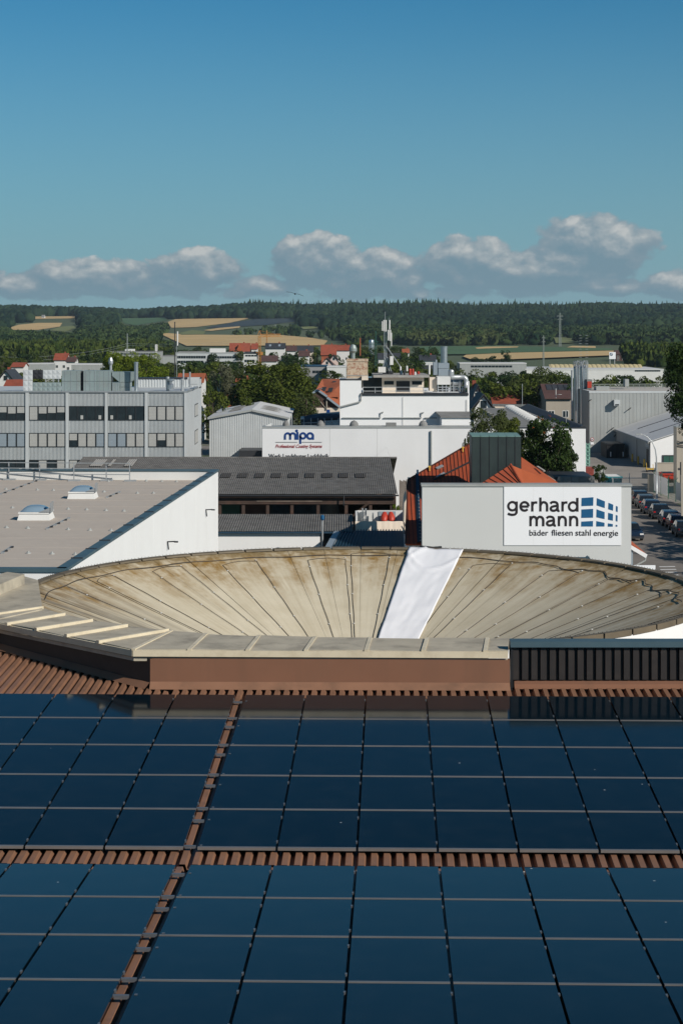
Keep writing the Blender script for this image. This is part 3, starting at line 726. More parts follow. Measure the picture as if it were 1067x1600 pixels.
# ------------------------------------------------------------------ bowl roof behind the parapet
DX, DY, DRX, DRY, ZR, ZAp = .62, 52.26, 9.12, 9.66, 12.4, 9.1
AX = (DX - .16, DY)
def bowl(th, t, off=0.0):
    return Vector((AX[0] + (DX - AX[0]) * t + DRX * t * math.cos(th), DY + DRY * t * math.sin(th), ZAp + (ZR - ZAp) * t + off))
def bowl_at(px, py):
    best = (1e9, 0, 0)
    for th in np.linspace(-.5, math.pi + .5, 400):
        t = np.linspace(.25, 1.02, 120); X = AX[0] + (DX - AX[0]) * t + DRX * t * math.cos(th); Y = DY + DRY * t * math.sin(th); Z = ZAp + (ZR - ZAp) * t
        e = (CX + F * X / Y - px) ** 2 + (H + F * (CZ - Z) / Y - py) ** 2; i = int(e.argmin())
        if e[i] < best[0]: best = (e[i], th, t[i])
    return best[1], best[2]
dish = thing('bowl_roof', 'large round bowl-shaped roof of stained beige felt sloping to its centre', 'roof', (DX, DY, 0))
NS = 48
for s in range(NS):
    b = MB(); b.uv = []; na, nr = 4, 14; g = .0006 if s % 2 else .0004
    for i in range(nr + 1):
        t = .06 + .94 * i / nr
        for k in range(na + 1):
            th = 2 * math.pi * (s + g * 8 + (1 - g * 16) * k / na) / NS; b.v.append(tuple(bowl(th, t, .012 * math.sin(s * 1.7) * t))); b.uv.append((th / (2 * math.pi), t))
    for i in range(nr):
        for k in range(na): b.f.append((i * (na + 1) + k, (i + 1) * (na + 1) + k, (i + 1) * (na + 1) + k + 1, i * (na + 1) + k + 1))
    part(b, 'roof_segment', 'bowl', dish, smooth=True)
b = MB(); nk = 96
for t, off in ((.05, -.05), (1.0, -.06)):
    for k in range(nk): b.v.append(tuple(bowl(2 * math.pi * k / nk, t, off)))
for k in range(nk): b.f.append((k, k + nk, nk + (k + 1) % nk, (k + 1) % nk))
part(b, 'underlay', 'coping', dish)
b = MB()
for t, z in ((1.0, -.08), (1.012, -.08), (1.012, -1.25), (.97, -1.25)):
    for k in range(nk): p = bowl(2 * math.pi * k / nk, t); b.v.append((p.x, p.y, ZR + z))
for i in range(3):
    for k in range(nk): b.f.append((i * nk + k, i * nk + (k + 1) % nk, (i + 1) * nk + (k + 1) % nk, (i + 1) * nk + k))
part(b, 'fascia', 'white_wall', dish)
b = MB(); b.lathe((DX, DY, 0), [(4.6, 0), (4.6, 8.6), (5.2, 8.9)], 48); part(b, 'drum_wall', 'white_wall', dish)
# metal rim trim in short lengths
for s in range(60):
    b = MB(); th0, th1 = 2 * math.pi * (s + .03) / 60, 2 * math.pi * (s + .97) / 60; q = []
    for k in range(4):
        th = th0 + (th1 - th0) * k / 3
        for (t, z) in ((.988, -.012), (.990, .035), (1.014, .05), (1.014, -.09)): p = bowl(th, t); q.append((p.x, p.y, ZR + z))
    b.v = q; b.f = [(4 * k + j, 4 * k + j + 1, 4 * k + j + 5, 4 * k + j + 4) for k in range(3) for j in range(3)] + [(0, 1, 2, 3), (12, 15, 14, 13)]
    part(b, 'rim_trim', 'rim_dark', dish)
b = MB()
for k in range(420):
    th = 2 * math.pi * k / 420; b.obox(bowl(th, 1.008, .05), (.008, 0, 0), (0, .008, 0), (0, 0, .008))
o = part(b, 'rim_bolts', 'dark_metal', dish); o['kind'] = 'stuff'
# heating cables laid in long loops, with clips
LOOPS = [((106, 918), None), ((152, 910), (180, 901)), ((238, 893), (283, 886.5)), ((349, 884), (402, 878)), ((480, 877), (538, 876)), ((548, 867), (609, 867)),
         ((737.6, 884), (797, 884)), ((856, 892), (905.5, 896)), ((950, 906), (987, 912)), ((1012, 924), (1033, 932)), ((690, 930), None), ((1034, 948), None)]
def cable(pts, r=.0085, wob=.0):
    b = MB(); b.tube(pts, r, 5); return part(b, 'heating_cable', 'cable', dish)
def clips(pts):
    b = MB()
    for p in pts: b.obox(p, (.022, 0, 0), (0, .02, 0), (0, 0, .012))
    o = part(b, 'cable_clips', 'clip', dish); o['kind'] = 'stuff'
for a, c in LOOPS:
    tha, ta = bowl_at(*a); pts = [bowl(tha + .0015 * math.sin(k * 1.1), .2 + (ta - .2) * k / 22, .022) for k in range(23)]
    cl_ = [bowl(tha, .3 + .19 * k, .03) for k in range(4)]
    if c:
        thc, tc = bowl_at(*c)
        pts += [bowl(tha + (thc - tha) * k / 8, ta + (tc - ta) * k / 8 + .012 * math.sin(math.pi * k / 8), .022) for k in range(1, 8)]
        pts += [bowl(thc + .0015 * math.sin(k * 1.3), .2 + (tc - .2) * k / 22, .022) for k in range(22, -1, -1)]
        cl_ += [bowl(thc, .36 + .19 * k, .03) for k in range(4)]
    cable(pts); clips(cl_)
# slack wire that wanders along the rim
pts = []
for k in range(150):
    th = -.12 + (math.pi + .2) * k / 149; right = max(0, 1 - abs(th - .35) / .75)
    pts.append(bowl(th, .945 + .012 * math.sin(th * 23) * (.3 + right) + .009 * math.sin(th * 57) * right - .02 * right, .03))
b = MB(); b.tube(pts, .014, 5); part(b, 'rim_wire', 'cable', dish)
# loose white tarpaulin
tarp = MB(); nu, nv = 26, 60
ca, cb, cc, cd = [bowl_at(*p) for p in ((640, 858.5), (724, 861), (655, 1000), (590, 1000))]
AA, BB, CC, DD = bowl(*ca), bowl(*cb), bowl(*cc), bowl(*cd)
def ontarp(u, v):
    p = (AA * (1 - u) + BB * u) * (1 - v) + (DD * (1 - u) + CC * u) * v
    dx, dy = p.x - AX[0], p.y - DY; th = math.atan2(dy / DRY, dx / DRX); t = math.hypot(dy / DRY, dx / DRX)
    z = ZAp + (ZR - ZAp) * t
    nz = mnoise.noise(Vector((u * 3.0, v * 6.0, 0))) * .020 + mnoise.noise(Vector((u * 9 + v * 4, v * 9, 3))) * .008
    ridge = .05 * math.exp(-((u - .30 - .5 * (v) * 1.2 + .35 * math.sin(v * 9)) / .035) ** 2) * max(0, 1 - v * 2.6)
    ridge += .045 * math.exp(-((v - .06 - .16 * (1 - u) * u * 4 - .05 * u) / .014) ** 2)
    fold = sum(.012 * math.exp(-((v - q) / .006) ** 2) for q in (.31, .5, .68, .84))
    return Vector((p.x, p.y, z + .06 + nz + ridge + fold))
for j in range(nv + 1):
    for i in range(nu + 1): tarp.v.append(tuple(ontarp(i / nu, 1.23 * j / nv)))
for j in range(nv):
    for i in range(nu): tarp.f.append((j * (nu + 1) + i, (j + 1) * (nu + 1) + i, (j + 1) * (nu + 1) + i + 1, j * (nu + 1) + i + 1))
o = tarp.build('tarpaulin', M['tarp'], smooth=True, loc=bowl(*ca)); tag(o, 'long creased white tarpaulin strip laid down the beige bowl roof', 'tarpaulin')
sm = o.modifiers.new('thickness', 'SOLIDIFY'); sm.thickness = .008
# black bags and hose lying on the rim beside the tarpaulin
pc = P(655, 858, 62.3); b = MB()
b.tube([P(640, 856, 62.2), P(652, 858, 62.2), P(664, 855.5, 62.2)], [.03, .05, .035], 7); b.tube([P(662, 855, 62.2), P(676, 857.5, 62.2), P(690, 855.5, 62.2)], [.05, .07, .05], 7)
b.tube([P(655, 856, 62.2), P(658, 853, 62.2), P(663, 855, 62.2)], .035, 6)
tag(b.build('cable_bundle', M['black'], loc=pc), 'black cable bundle lying on the bowl rim above the white tarpaulin', 'cable')
b = MB(); b.box(XA(893, 60.3), XA(921, 60.3), 60.2, 60.5, ZA(879, 60.3), ZA(871.5, 60.3)); b.tube([P(915, 871, 60.3), P(917, 869, 60.3), P(920, 871, 60.3)], .03, 6); b.tube([P(885, 871, 60.3), P(887, 868, 60.3), P(889, 871, 60.3)], .02, 6)
tag(b.build('rim_outlet', M['cap_blue'], loc=P(905, 876, 60.3)), 'dark blue metal outlet box on the bowl rim below the lettered sign', 'outlet box')
# neighbour parapet block at far left
b = MB(); z = 12.95
q = [PZ(0 - 40, 930, z), PZ(39, 897, z), PZ(12, 893.5, z), PZ(-75, 920, z)]; b.slab([p - Vector((0, 0, .3)) for p in q], (0, 0, .3))
o = b.build('parapet_block', M['coping'], loc=q[0]); tag(o, 'weathered beige parapet block at the left end of the bowl roof', 'parapet')
b = MB(); q = [PZ(-90, 985, 12.7), PZ(67, 950, 12.7), PZ(60, 905, 12.70), PZ(30, 897, 12.7), PZ(-90, 905, 12.7)]; b.slab([p - Vector((0, 0, .15)) for p in q], (0, 0, .13))
part(b, 'coping_bed', 'coping', bld)

# ------------------------------------------------------------------ text and marks
def text_mesh(body, size, offset=0.0, align='LEFT', shear=0.0, space=1.0):
    c = bpy.data.curves.new('lettering', 'FONT'); c.body = body;  c.size = size; c.offset = offset; c.align_x = align; c.shear = shear
    c.space_character = space; c.extrude = .012; c.resolution_u = 4
    o = bpy.data.objects.new('lettering', c); link(o); dg = bpy.context.evaluated_depsgraph_get(); dg.update()
    me = bpy.data.meshes.new_from_object(o.evaluated_get(dg)); bpy.data.objects.remove(o); return me
def place_text(name, body, m, root, x0, x1, ybase, yx, Y, offset=0.0, shear=0.0, space=1.0, capref=None):
    """lettering on a wall facing the viewer, fitted between two photo columns with its baseline on a row"""
    me = text_mesh(body, 1.0, offset, 'LEFT', shear, space); co = np.zeros(len(me.vertices) * 3); me.vertices.foreach_get('co', co); co = co.reshape(-1, 3)
    w = co[:, 0].max() - co[:, 0].min(); W = (x1 - x0) * Y / F; sx = W / w; sy = sx if yx is None else (yx * Y / F) / .547
    out = np.zeros_like(co); out[:, 0] = (co[:, 0] - co[:, 0].min()) * sx + XA(x0, Y); out[:, 2] = co[:, 1] * sy + ZA(ybase, Y); out[:, 1] = Y - co[:, 2]
    out -= np.array(ORG.get(root.name, Vector((0, 0, 0))))
    me.vertices.foreach_set('co', out.ravel()); me.materials.clear(); me.materials.append(M[m]); me.update()
    o = link(bpy.data.objects.new(name, me)); o.parent = root; ORG[o.name] = ORG.get(root.name, Vector()); return o
def pq(x0, x1, y0, y1, Y, d=.02): # flat slab facing the viewer, pixel rectangle
    b = MB(); b.box(XA(x0, Y), XA(x1, Y), Y - d, Y, ZA(y1, Y), ZA(y0, Y)); return b
def ppoly(pts, Y, d=.02):
    b = MB(); b.slab([P(x, y, Y) for x, y in pts], (0, d, 0)); return b
def wx(x, Y): return XA(x, Y)

# ------------------------------------------------------------------ white flat-roofed hall, left
zc, zd = 10.5, 9.88
A, B_ = PZ(103, 888, zc), PZ(341, 733.5, zc)                       # right wall line, front and back
dirw = (B_ - A).normalized(); nin = Vector((-dirw.y, dirw.x, 0))
hall = thing('flat_roof_hall', 'white flat-roofed hall with a beige membrane roof, two domes and dark edge trim', 'building', (A.x, A.y, 0))
Lx = -34.0; backY = B_.y; Bl = Vector((Lx, backY + .4, zc)); Al = Vector((Lx, A.y + .5, zc))
b = MB(); 
def wallbox(b, p, q, th, z0, z1):
    n = Vector((-(q - p).y, (q - p).x, 0)).normalized() * th
    b.hexa([(p.x, p.y, z0), (q.x, q.y, z0), (q.x + n.x, q.y + n.y, z0), (p.x + n.x, p.y + n.y, z0), (p.x, p.y, z1), (q.x, q.y, z1), (q.x + n.x, q.y + n.y, z1), (p.x + n.x, p.y + n.y, z1)])
wallbox(b, A, B_, .3, 0, zc - .1); wallbox(b, B_, Bl, .3, 0, zc - .1); wallbox(b, Al, A, .3, 0, zc - .1); wallbox(b, Bl, Al, .3, 0, zc - .1)
part(b, 'wall', 'white_wall', hall)
b = MB(); b.slab([Vector((p.x, p.y, z_)) for p, z_ in ((Al + Vector((.1, .2, 0)), 10.20), (A + nin * .2 + dirw * .2, 10.20), (B_ + nin * .2 - dirw * .2, 9.64), (Bl + Vector((.2, -.2, 0)), 9.64))], (0, 0, .2)); part(b, 'roof_deck', 'roof_membrane', hall)
b = MB(); wallbox(b, B_ + nin * .31 - dirw * .32, Bl + Vector((.3, -.32, 0)), -.06, 9.8, zc - .11); part(b, 'parapet_lining', 'plaster_white', hall)
n = 16
for i in range(n):
    p, q = A + (B_ - A) * (i + .012) / n, A + (B_ - A) * (i + .988) / n; b = MB(); p0, q0 = p - nin * .07, q - nin * .07
    wallbox(b, p0, q0, .44, zc - .10, zc + .012 * (i % 2)); part(b, 'edge_trim', 'cap_blue', hall)
    if i < n - 1:
        b = MB(); c = q0 + dirw * (.012 * 28 / n); wallbox(b, c - dirw * .05, c + dirw * .05, .46, zc - .09, zc + .035); part(b, 'trim_joint', 'dark_metal', hall)
b = MB(); wallbox(b, Al + Vector((0, -.07, 0)), A + Vector((0, -.07, 0)), .45, zc - .14, zc); wallbox(b, B_ + Vector((0, .05, 0)), Bl + Vector((0, .05, 0)), .42, zc - .10, zc + .01); part(b, 'edge_trim', 'cap_blue', hall)
def zdk(Y): return 10.40 - .56 * min(max((Y - A.y) / (backY - A.y), 0), 1)
def PD(px, py):
    z = zd
    for _ in range(8): p = PZ(px, py, z); z = zdk(p.y)
    return p
def onwall(px, py):
    """point of the right wall seen at a pixel"""
    dx = (px - CX) / F; t = (A.x - dx * A.y) / (dx * dirw.y - dirw.x); p = A + dirw * t; return Vector((p.x, p.y, ZA(py, p.y)))
for (px, py) in ((321, 796.5), (261, 846.5)):
    p = onwall(px, py); o_ = -nin; b = MB(); b.bar(p + o_ * .02, p + o_ * .42 + Vector((0, 0, .02)), .06, .06); b.bar(p + o_ * .05 + Vector((0, 0, -.02)), p + o_ * .10 - Vector((0, 0, .40)), .05, .05)
    b.obox(p + o_ * .48, o_ * .10, dirw * .07, (0, 0, .035)); part(b, 'wall_lamp', 'black', hall)
# vertical joints of the cladding
b = MB()
for k in range(1, 9):
    p = A + (B_ - A) * (k / 9); wallbox(b, p - nin * .004, p - nin * .004 + dirw * .025, .01, 1, zc - .2)
part(b, 'wall_joint', 'pale_wall', hall)
# membrane laps
b = MB()
for k in range(1, 12):
    y = A.y + (backY - A.y) * k / 12; x1 = (A + dirw * ((y - A.y) / dirw.y)).x - .6; b.box(Lx + .5, x1, y, y + .10, zdk(y) - .01, zdk(y) + .006)
part(b, 'membrane_lap', 'roof_membrane', hall)
def skylight(px, py, w, label):
    p = PD(px, py); t = thing('roof_dome', label, 'skylight', p, 'roof domes on the white hall'); s = w / 2
    b = MB(); b.hexa([(-s, -s, 0), (s, -s, 0), (s, s, 0), (-s, s, 0), (-s * .88, -s * .88, .32), (s * .88, -s * .88, .32), (s * .88, s * .88, .32), (-s * .88, s * .88, .32)]); b.build('kerb', M['plaster_white'], t, local=True)
    b = MB(); b.box(-s * .94, s * .94, -s * .94, s * .94, .325, .40); b.build('frame', M['paint_white'], t, local=True)
    b = MB(); n = 10; 
    for j in range(n + 1):
        for i in range(n + 1):
            u, v = -1 + 2 * i / n, -1 + 2 * j / n; b.v.append((u * s * .86, v * s * .86, .41 + .29 * (1 - u ** 4) * (1 - v ** 4) ** .8 * (1 - .35 * (u * u + v * v) / 2)))
    for j in range(n):
        for i in range(n): b.f.append((j * (n + 1) + i, j * (n + 1) + i + 1, (j + 1) * (n + 1) + i + 1, (j + 1) * (n + 1) + i))
    b.build('dome', M['dome'], t, local=True, smooth=True)
    b = MB(); b.slab([(s * .35, -s * 1.0, .42), (s * 1.02, -s * 1.0, .42), (s * 1.02, -s * 1.0, .62), (s * .9, -s * 1.0, .60)], (0, .05, 0)); b.slab([(s * .99, -s, .40), (s * 1.08, -s, .40), (s * 1.08, -s, .92), (s * .99, -s, .82)], (0, s * .9, 0)); b.build('wind_deflector', M['galv'], t, local=True)
    return t
skylight(57, 811, 1.6, 'roof dome nearer the front edge of the beige membrane roof'); skylight(130, 778, 1.55, 'roof dome nearer the guard rail on the beige membrane roof')
rail = thing('guard_rail', 'galvanised guard rail along the back edge of the beige membrane roof', 'railing', PD(60, 751)); og = ORG[rail.name]
posts = [(-48, 750), (14.5, 750), (62.5, 750.5), (116, 751.5), (166.5, 751.5), (203, 752)]
for (px, py) in posts:
    p = PD(px, py); b = MB(); b.bar(p, p + Vector((0, 0, 1.15)), .06, .06); part(b, 'post', 'galv', rail)
    b = MB(); b.obox(p + Vector((.05, -.1, .04)), (.38, 0, 0), (0, .18, 0), (0, 0, .05)); part(b, 'foot', 'galv', rail)
p, q = PD(posts[0][0], 750), PD(203, 752)
for z in (.42, .78, 1.13):
    b = MB(); b.bar(p + Vector((0, -.03, z)), q + Vector((0, -.03, z)), .05, .05); part(b, 'rail', 'galv', rail)
p, q = PD(posts[0][0], 744) + Vector((0, 0, 1.35)), PD(208, 745) + Vector((0, 0, 1.35))
# lightning conductor holders
def conductor(line, label, n):
    pts = [PD(*p) for p in line]; t = thing('lightning_conductor', label, 'lightning conductor', pts[0], 'lightning conductors on the beige roof')
    b = MB(); b.tube([p + Vector((0, 0, .09)) for p in pts], .012, 5); part(b, 'wire', 'galv', t)
    for k in range(n):
        p = pts[0] + (pts[-1] - pts[0]) * (k / (n - 1)); b = MB(); b.obox(p + Vector((0, 0, .035)), (.07, 0, 0), (0, .10, 0), (0, 0, .035)); part(b, 'holder', 'dark_metal' if k % 2 else 'galv', t)
conductor([(2, 773), (68, 748)], 'lightning conductor behind the farther roof dome at the left edge', 12)
conductor([(75, 827), (108, 811)], 'lightning conductor right of the nearer roof dome', 7)
conductor([(168, 778), (187, 770)], 'short lightning conductor right of the farther roof dome', 5)
conductor([(5, 865), (19, 856)], 'lightning conductor at the front left corner of the beige roof', 4)
anc = None
for (px, py) in ((10, 765), (59, 766), (84, 766.5), (20, 794), (107, 796), (136, 797), (166, 798), (194, 799), (11, 825), (44, 826), (107, 828), (141, 829), (174, 829.5), (45, 865), (82, 866), (118, 867), (30, 745), (163, 769), (215, 771), (240, 771), (170, 752.5), (229, 752), (253, 752.5), (276, 753), (125, 748), (48, 748), (101, 749)):
    p = PD(px, py)
    if anc is None:
        b = MB(); b.lathe((0, 0, 0), [(.11, 0), (.10, .04), (.05, .06), (.04, .10), (.02, .11)], 8); anc = b.build('roof_anchor', M['hall_metal'], local=True); o = anc
    else: o = anc.copy(); link(o)
    o.location = p; tag(o, 'small round anchor fixed on the beige membrane roof', 'roof anchor', 'roof anchors on the beige membrane roof')

# ------------------------------------------------------------------ grey office building, left
Y0 = 220.0; zt = ZA(612.5, Y0); off = thing('office_building', 'grey ribbed metal office building with rows of windows and ducts on its roof', 'building', (XA(150, Y0), Y0, 0))
xl, xr = XA(-80, Y0), XA(291.5, Y0); Yb = Y0 * (291.5 - CX) / (315 - CX)
b = MB(); b.box(xl, xr, Y0 + .25, Yb, 0, zt - .05); part(b, 'wall', 'grey_metal', off)
b = MB(); b.box(xl, xr + .08, Y0 - .1, Y0 + .5, zt - .06, zt + .12); b.box(xr - .35, xr + .08, Y0 + .5, Yb - 6, zt - .06, zt + .12); part(b, 'roof_edge', 'galv', off)
zb2 = ZA(592.5, Yb - 2); b = MB(); b.corr((XA(214, Yb - 4), Yb - 4, zt - .2), (xr - XA(214, Yb - 4), 0, 0), (0, 0, ZA(592.5, Yb - 4) - zt + .2), .35, .06, (0, -1, 0)); b.box(XA(214, Yb - 4), xr, Yb - 3.9, Yb, zt - .2, ZA(592.5, Yb - 4)); part(b, 'stair_tower', 'grey_metal', off)
b = MB(); b.box(XA(214, Yb - 4), xr + .05, Yb - 4.1, Yb + .05, ZA(592.5, Yb - 4), ZA(592.5, Yb - 4) + .15); part(b, 'roof_edge', 'dark_metal', off)
bays = [(-80, -21), (-16.5, 40.5), (45.8, 103.2), (108, 164.3), (168.8, 226.6), (231.5, 288)]
for i in range(len(bays) - 1):
    b = MB(); b.box(XA(bays[i][1], Y0), XA(bays[i + 1][0], Y0), Y0 - .08, Y0 + .3, 0, zt - .08); part(b, 'pilaster', 'grey_metal', off)
b = MB(); b.box(XA(288, Y0), xr + .03, Y0 - .08, Y0 + .3, 0, zt - .08); part(b, 'pilaster', 'grey_metal', off)
rows = [(634.5, 655.8), (676.5, 697.5), (718.5, 739)]; spans = [(614.5, 634.5), (656.8, 676.5), (698.5, 718.5)]
# what each pane shows: d dark room, b closed blind, h half blind, t tinted screen, w dark with wide screen
pat = {(0, 0): 'bbbb', (0, 1): 'bhhh', (0, 2): 'bhhh', (0, 3): 'dddd', (0, 4): 'dddd', (0, 5): 'bbbb', (1, 0): 'tttt', (1, 1): 'tttt', (1, 2): 'bbbb', (1, 3): 'hbbt', (1, 4): 'ttbb', (1, 5): 'bhbb',
       (2, 0): 'dddd', (2, 1): 'dddd', (2, 2): 'dbdb', (2, 3): 'bdbd', (2, 4): 'bbdd', (2, 5): 'bbbb'}
pat[(0, 1)] = 'hhhh'
for r in range(3):
    for k, (x0, x1) in enumerate(bays):
        if x1 < 0: continue
        b = MB(); b.corr((XA(x0, Y0), Y0 + .12, ZA(spans[r][1], Y0)), (XA(x1, Y0) - XA(x0, Y0), 0, 0), (0, 0, ZA(spans[r][0], Y0) - ZA(spans[r][1], Y0)), .155, .075, (0, -1, 0)); part(b, 'spandrel_panel', 'grey_metal', off)
        b = MB(); za, zb_ = ZA(rows[r][1], Y0), ZA(rows[r][0], Y0); X0, X1 = XA(x0, Y0), XA(x1, Y0); w = (X1 - X0) / 4
        b.box(X0, X1, Y0 - .02, Y0 + .10, za - .07, za); b.box(X0, X1, Y0 + .02, Y0 + .10, zb_ - .07, zb_)
        for j in range(5): b.box(max(X0, X0 + w * j - .06), min(X1, X0 + w * j + .06), Y0 + .021, Y0 + .099, za, zb_ - .07)
        win = part(b, 'window', 'frame_dark', off)
        for j in range(4):
            c = pat[(r, k)][j]; q0, q1 = X0 + w * j + .06, X0 + w * (j + 1) - .06
            b = MB(); b.box(q0, q1, Y0 + .07, Y0 + .085, za, zb_ - .07); part(b, 'pane', 'window_dark', win)
            if c in 'bht':
                zz = za if c != 'h' else za + (zb_ - za) * (.46 + .04 * ((j * 7 + k) % 3)); b = MB(); nn = max(3, int((zb_ - .07 - zz) / .16))
                for s in range(nn): b.hexa([(q0 + .02, Y0 + .062, zz + (zb_ - .07 - zz) * s / nn), (q1 - .02, Y0 + .062, zz + (zb_ - .07 - zz) * s / nn), (q1 - .02, Y0 + .068, zz + (zb_ - .07 - zz) * s / nn), (q0 + .02, Y0 + .068, zz + (zb_ - .07 - zz) * s / nn)] + [(x, y + (-.012 if c != 't' else 0), zz + (zb_ - .07 - zz) * (s + .96) / nn) for x, y in ((q0 + .02, Y0 + .062), (q1 - .02, Y0 + .062), (q1 - .02, Y0 + .068), (q0 + .02, Y0 + .068))])
                part(b, 'blind', 'blind' if c != 't' else 'blind_blue', win)
            elif (j + k) % 2 == 0:
                b = MB(); b.box(q0 + .25, q0 + .55, Y0 + .045, Y0 + .065, za + .05, za + .5); part(b, 'sill_item', 'blind', win)
for (y0, y1) in ((632, 652), (673, 695)):
    Ya, Yc = Y0 * (291.5 - CX) / (304.5 - CX), Y0 * (291.5 - CX) / (309.5 - CX); b = MB(); b.box(xr - .1, xr + .03, Ya, Yc, ZA(y1, Ya), ZA(y0, Ya)); w_ = part(b, 'window', 'frame_dark', off)
    b = MB(); b.box(xr + .031, xr + .045, Ya + .15, (Ya + Yc) / 2 - .05, ZA(y1, Ya) + .1, ZA(y0, Ya) - .1); b.box(xr + .031, xr + .045, (Ya + Yc) / 2 + .05, Yc - .15, ZA(y1, Ya) + .1, ZA(y0, Ya) - .1); part(b, 'pane', 'blind', w_)
b = MB()
for y in (668, 690, 706): b.box(xr + .02, xr + .12, Yb - .5, Yb - .3, ZA(y + 4, Yb), ZA(y - 5, Yb))
part(b, 'cable_hook', 'dark_metal', off)
# roof plant
def rbox(b, x0, x1, y0, y1, Y, d): b.box(XA(x0, Y), XA(x1, Y), Y, Y + d, ZA(y1, Y), ZA(y0, Y))
Yp = 224.0
duct = thing('ventilation_duct', 'long greenish sheet metal ventilation duct on the grey office roof', 'duct', (XA(130, Yp), Yp, zt)); 
for (x0, x1, y0, y1) in ((97, 126, 579, 595.5), (97, 126, 596, 612), (131, 152, 579, 595.5), (152.4, 174, 579, 595.5), (131, 152, 596, 612), (152.4, 174, 596, 612), (175.5, 187, 597.5, 612), (187.3, 203.5, 597.5, 604.5), (187.3, 203.5, 605, 612)):
    b = MB(); rbox(b, x0, x1, y0, y1, Yp, 2.2); part(b, 'duct_section', 'duct_metal', duct)
    b = MB()
    for k in range(3):
        x = x0 + (x1 - x0) * (k + .5) / 3; b.box(XA(x, Yp) - .02, XA(x, Yp) + .02, Yp - .03, Yp + .002, ZA(y1, Yp) + .05, ZA(y0, Yp) - .05)
    part(b, 'seam', 'galv', duct)
b = MB(); b.slab([P(x, y, Yp) for x, y in ((175.5, 581), (187, 581), (187, 597), (175.5, 587))], (0, 2, 0)); b.slab([P(x, y, Yp + .01) for x, y in ((187.4, 581), (203.4, 581), (203.4, 597), (187.4, 597))], (0, 2, 0)); b.slab([P(x, y, Yp) for x, y in ((203.8, 581), (212, 581), (212, 591), (203.8, 597))], (0, 2, 0)); part(b, 'duct_section', 'duct_metal', duct)
b = MB(); b.box(XA(126, Yp), XA(131, Yp), Yp + .6, Yp + 2, ZA(612, Yp), ZA(580, Yp)); part(b, 'duct_gap', 'dark_metal', duct)
scr = thing('noise_screen', 'grey lattice patterned noise screen at the left end of the office roof', 'screen', (XA(66, Yp), Yp, zt))
def lattice(x0, x1, y0, y1, nx, ny, Y, m):
    for i in range(nx):
        for j in range(ny):
            xa, xb = XA(x0 + (x1 - x0) * i / nx, Y), XA(x0 + (x1 - x0) * (i + 1) / nx, Y); za, zb_ = ZA(y0 + (y1 - y0) * j / ny, Y), ZA(y0 + (y1 - y0) * (j + 1) / ny, Y)
            cx, cz = (xa + xb) / 2, (za + zb_) / 2; g = .02; b = MB()
            b.add([(xa + g, Y, zb_ + g), (xb - g, Y, zb_ + g), (xb - g, Y, za - g), (xa + g, Y, za - g), (cx, Y - .05, cz)], [(0, 1, 4), (1, 2, 4), (2, 3, 4), (3, 0, 4)]); b.box(xa, xb, Y + .005, Y + .1, zb_, za); part(b, 'screen_panel', m, scr)
lattice(36.7, 51.5, 578, 594.5, 2, 2, Yp, 'grey_metal'); lattice(36.7, 51.5, 594.8, 612, 2, 2, Yp, 'grey_metal'); lattice(51.8, 67.5, 578, 592, 2, 2, Yp + 1.5, 'dark_metal'); lattice(67.8, 96, 578, 592, 4, 2, Yp, 'grey_metal'); lattice(51.8, 96, 597.5, 612, 6, 2, Yp, 'duct_metal')
b = MB()
for x in (72, 84, 92): b.bar(P(x, 597, Yp + .1), P(x, 592, Yp + .1), .12, .12)
part(b, 'strut', 'galv', scr)
def pipe(name, label, cat, x, y0, y1, w, Y, m='galv', cap=None):
    p = P(x, y1, Y); t = thing(name, label, cat, p); r = w / 2 * Y / F; h = ZA(y0, Y) - p.z
    b = MB(); b.lathe((0, 0, 0), [(r, 0), (r, h * .5), (r * 1.06, h * .505), (r * 1.06, h * .52), (r, h * .525), (r, h)], 14); b.build('pipe', M[m], t, local=True, smooth=False)
    b = MB()
    if cap == 'hat': b.lathe((0, 0, h), [(r, 0), (r * 1.9, .25), (r * 1.9, .55), (r * 1.2, .9), (.05, 1.0)], 14)
    else: b.lathe((0, 0, h), [(r * 1.1, -.15), (r * 1.1, .03), (r * .85, .03), (r * .85, -.1)], 14)
    b.build('cap', M[m], t, local=True); return t
pipe('vent_pipe', 'slim vent pipe with a bulbous cap behind the greenish roof ducts', 'vent pipe', 173.5, 571, 600, 4, 226.5, cap='hat')
pipe('vent_pipe', 'thick silver vent pipe at the right end of the greenish roof ducts', 'vent pipe', 213.3, 566, 612, 6.4, 223.0, 'silver')
for (x, y0, y1, w, l) in ((262.5, 589, 611, 5, 'square grey duct post against the ribbed stair tower'), (287, 577.5, 611, 2.6, 'tall slim silver flue left of another flue near the roof corner'), (297, 581.5, 605, 2.6, 'slim silver flue standing at the right corner of the office roof'), (285.0, 592, 611, 4, 'short grey flue box behind the slim silver flues')):
    pipe('roof_flue', l, 'flue', x, y0, y1, w, 226.0)
b = MB(); q = P(267, 608, 225.5); b.lathe((0, 0, 0), [(.35, 0), (.35, .5), (.2, .7), (.2, .9), (.42, 1.0), (.42, 1.2)], 10); o = b.build('roof_fan', M['silver'], local=True); o.location = q; tag(o, 'small silver roof fan in front of the ribbed stair tower', 'fan')
b = MB(); b.box(-.7, .7, -.5, .5, 0, 1.0); b.box(-.5, .5, -.55, -.5, .2, .8); o = b.build('air_conditioner', M['grey_metal'], local=True); o.location = P(303, 602.5, 229); tag(o, 'grey cooling unit at the right corner of the office roof', 'air conditioner')

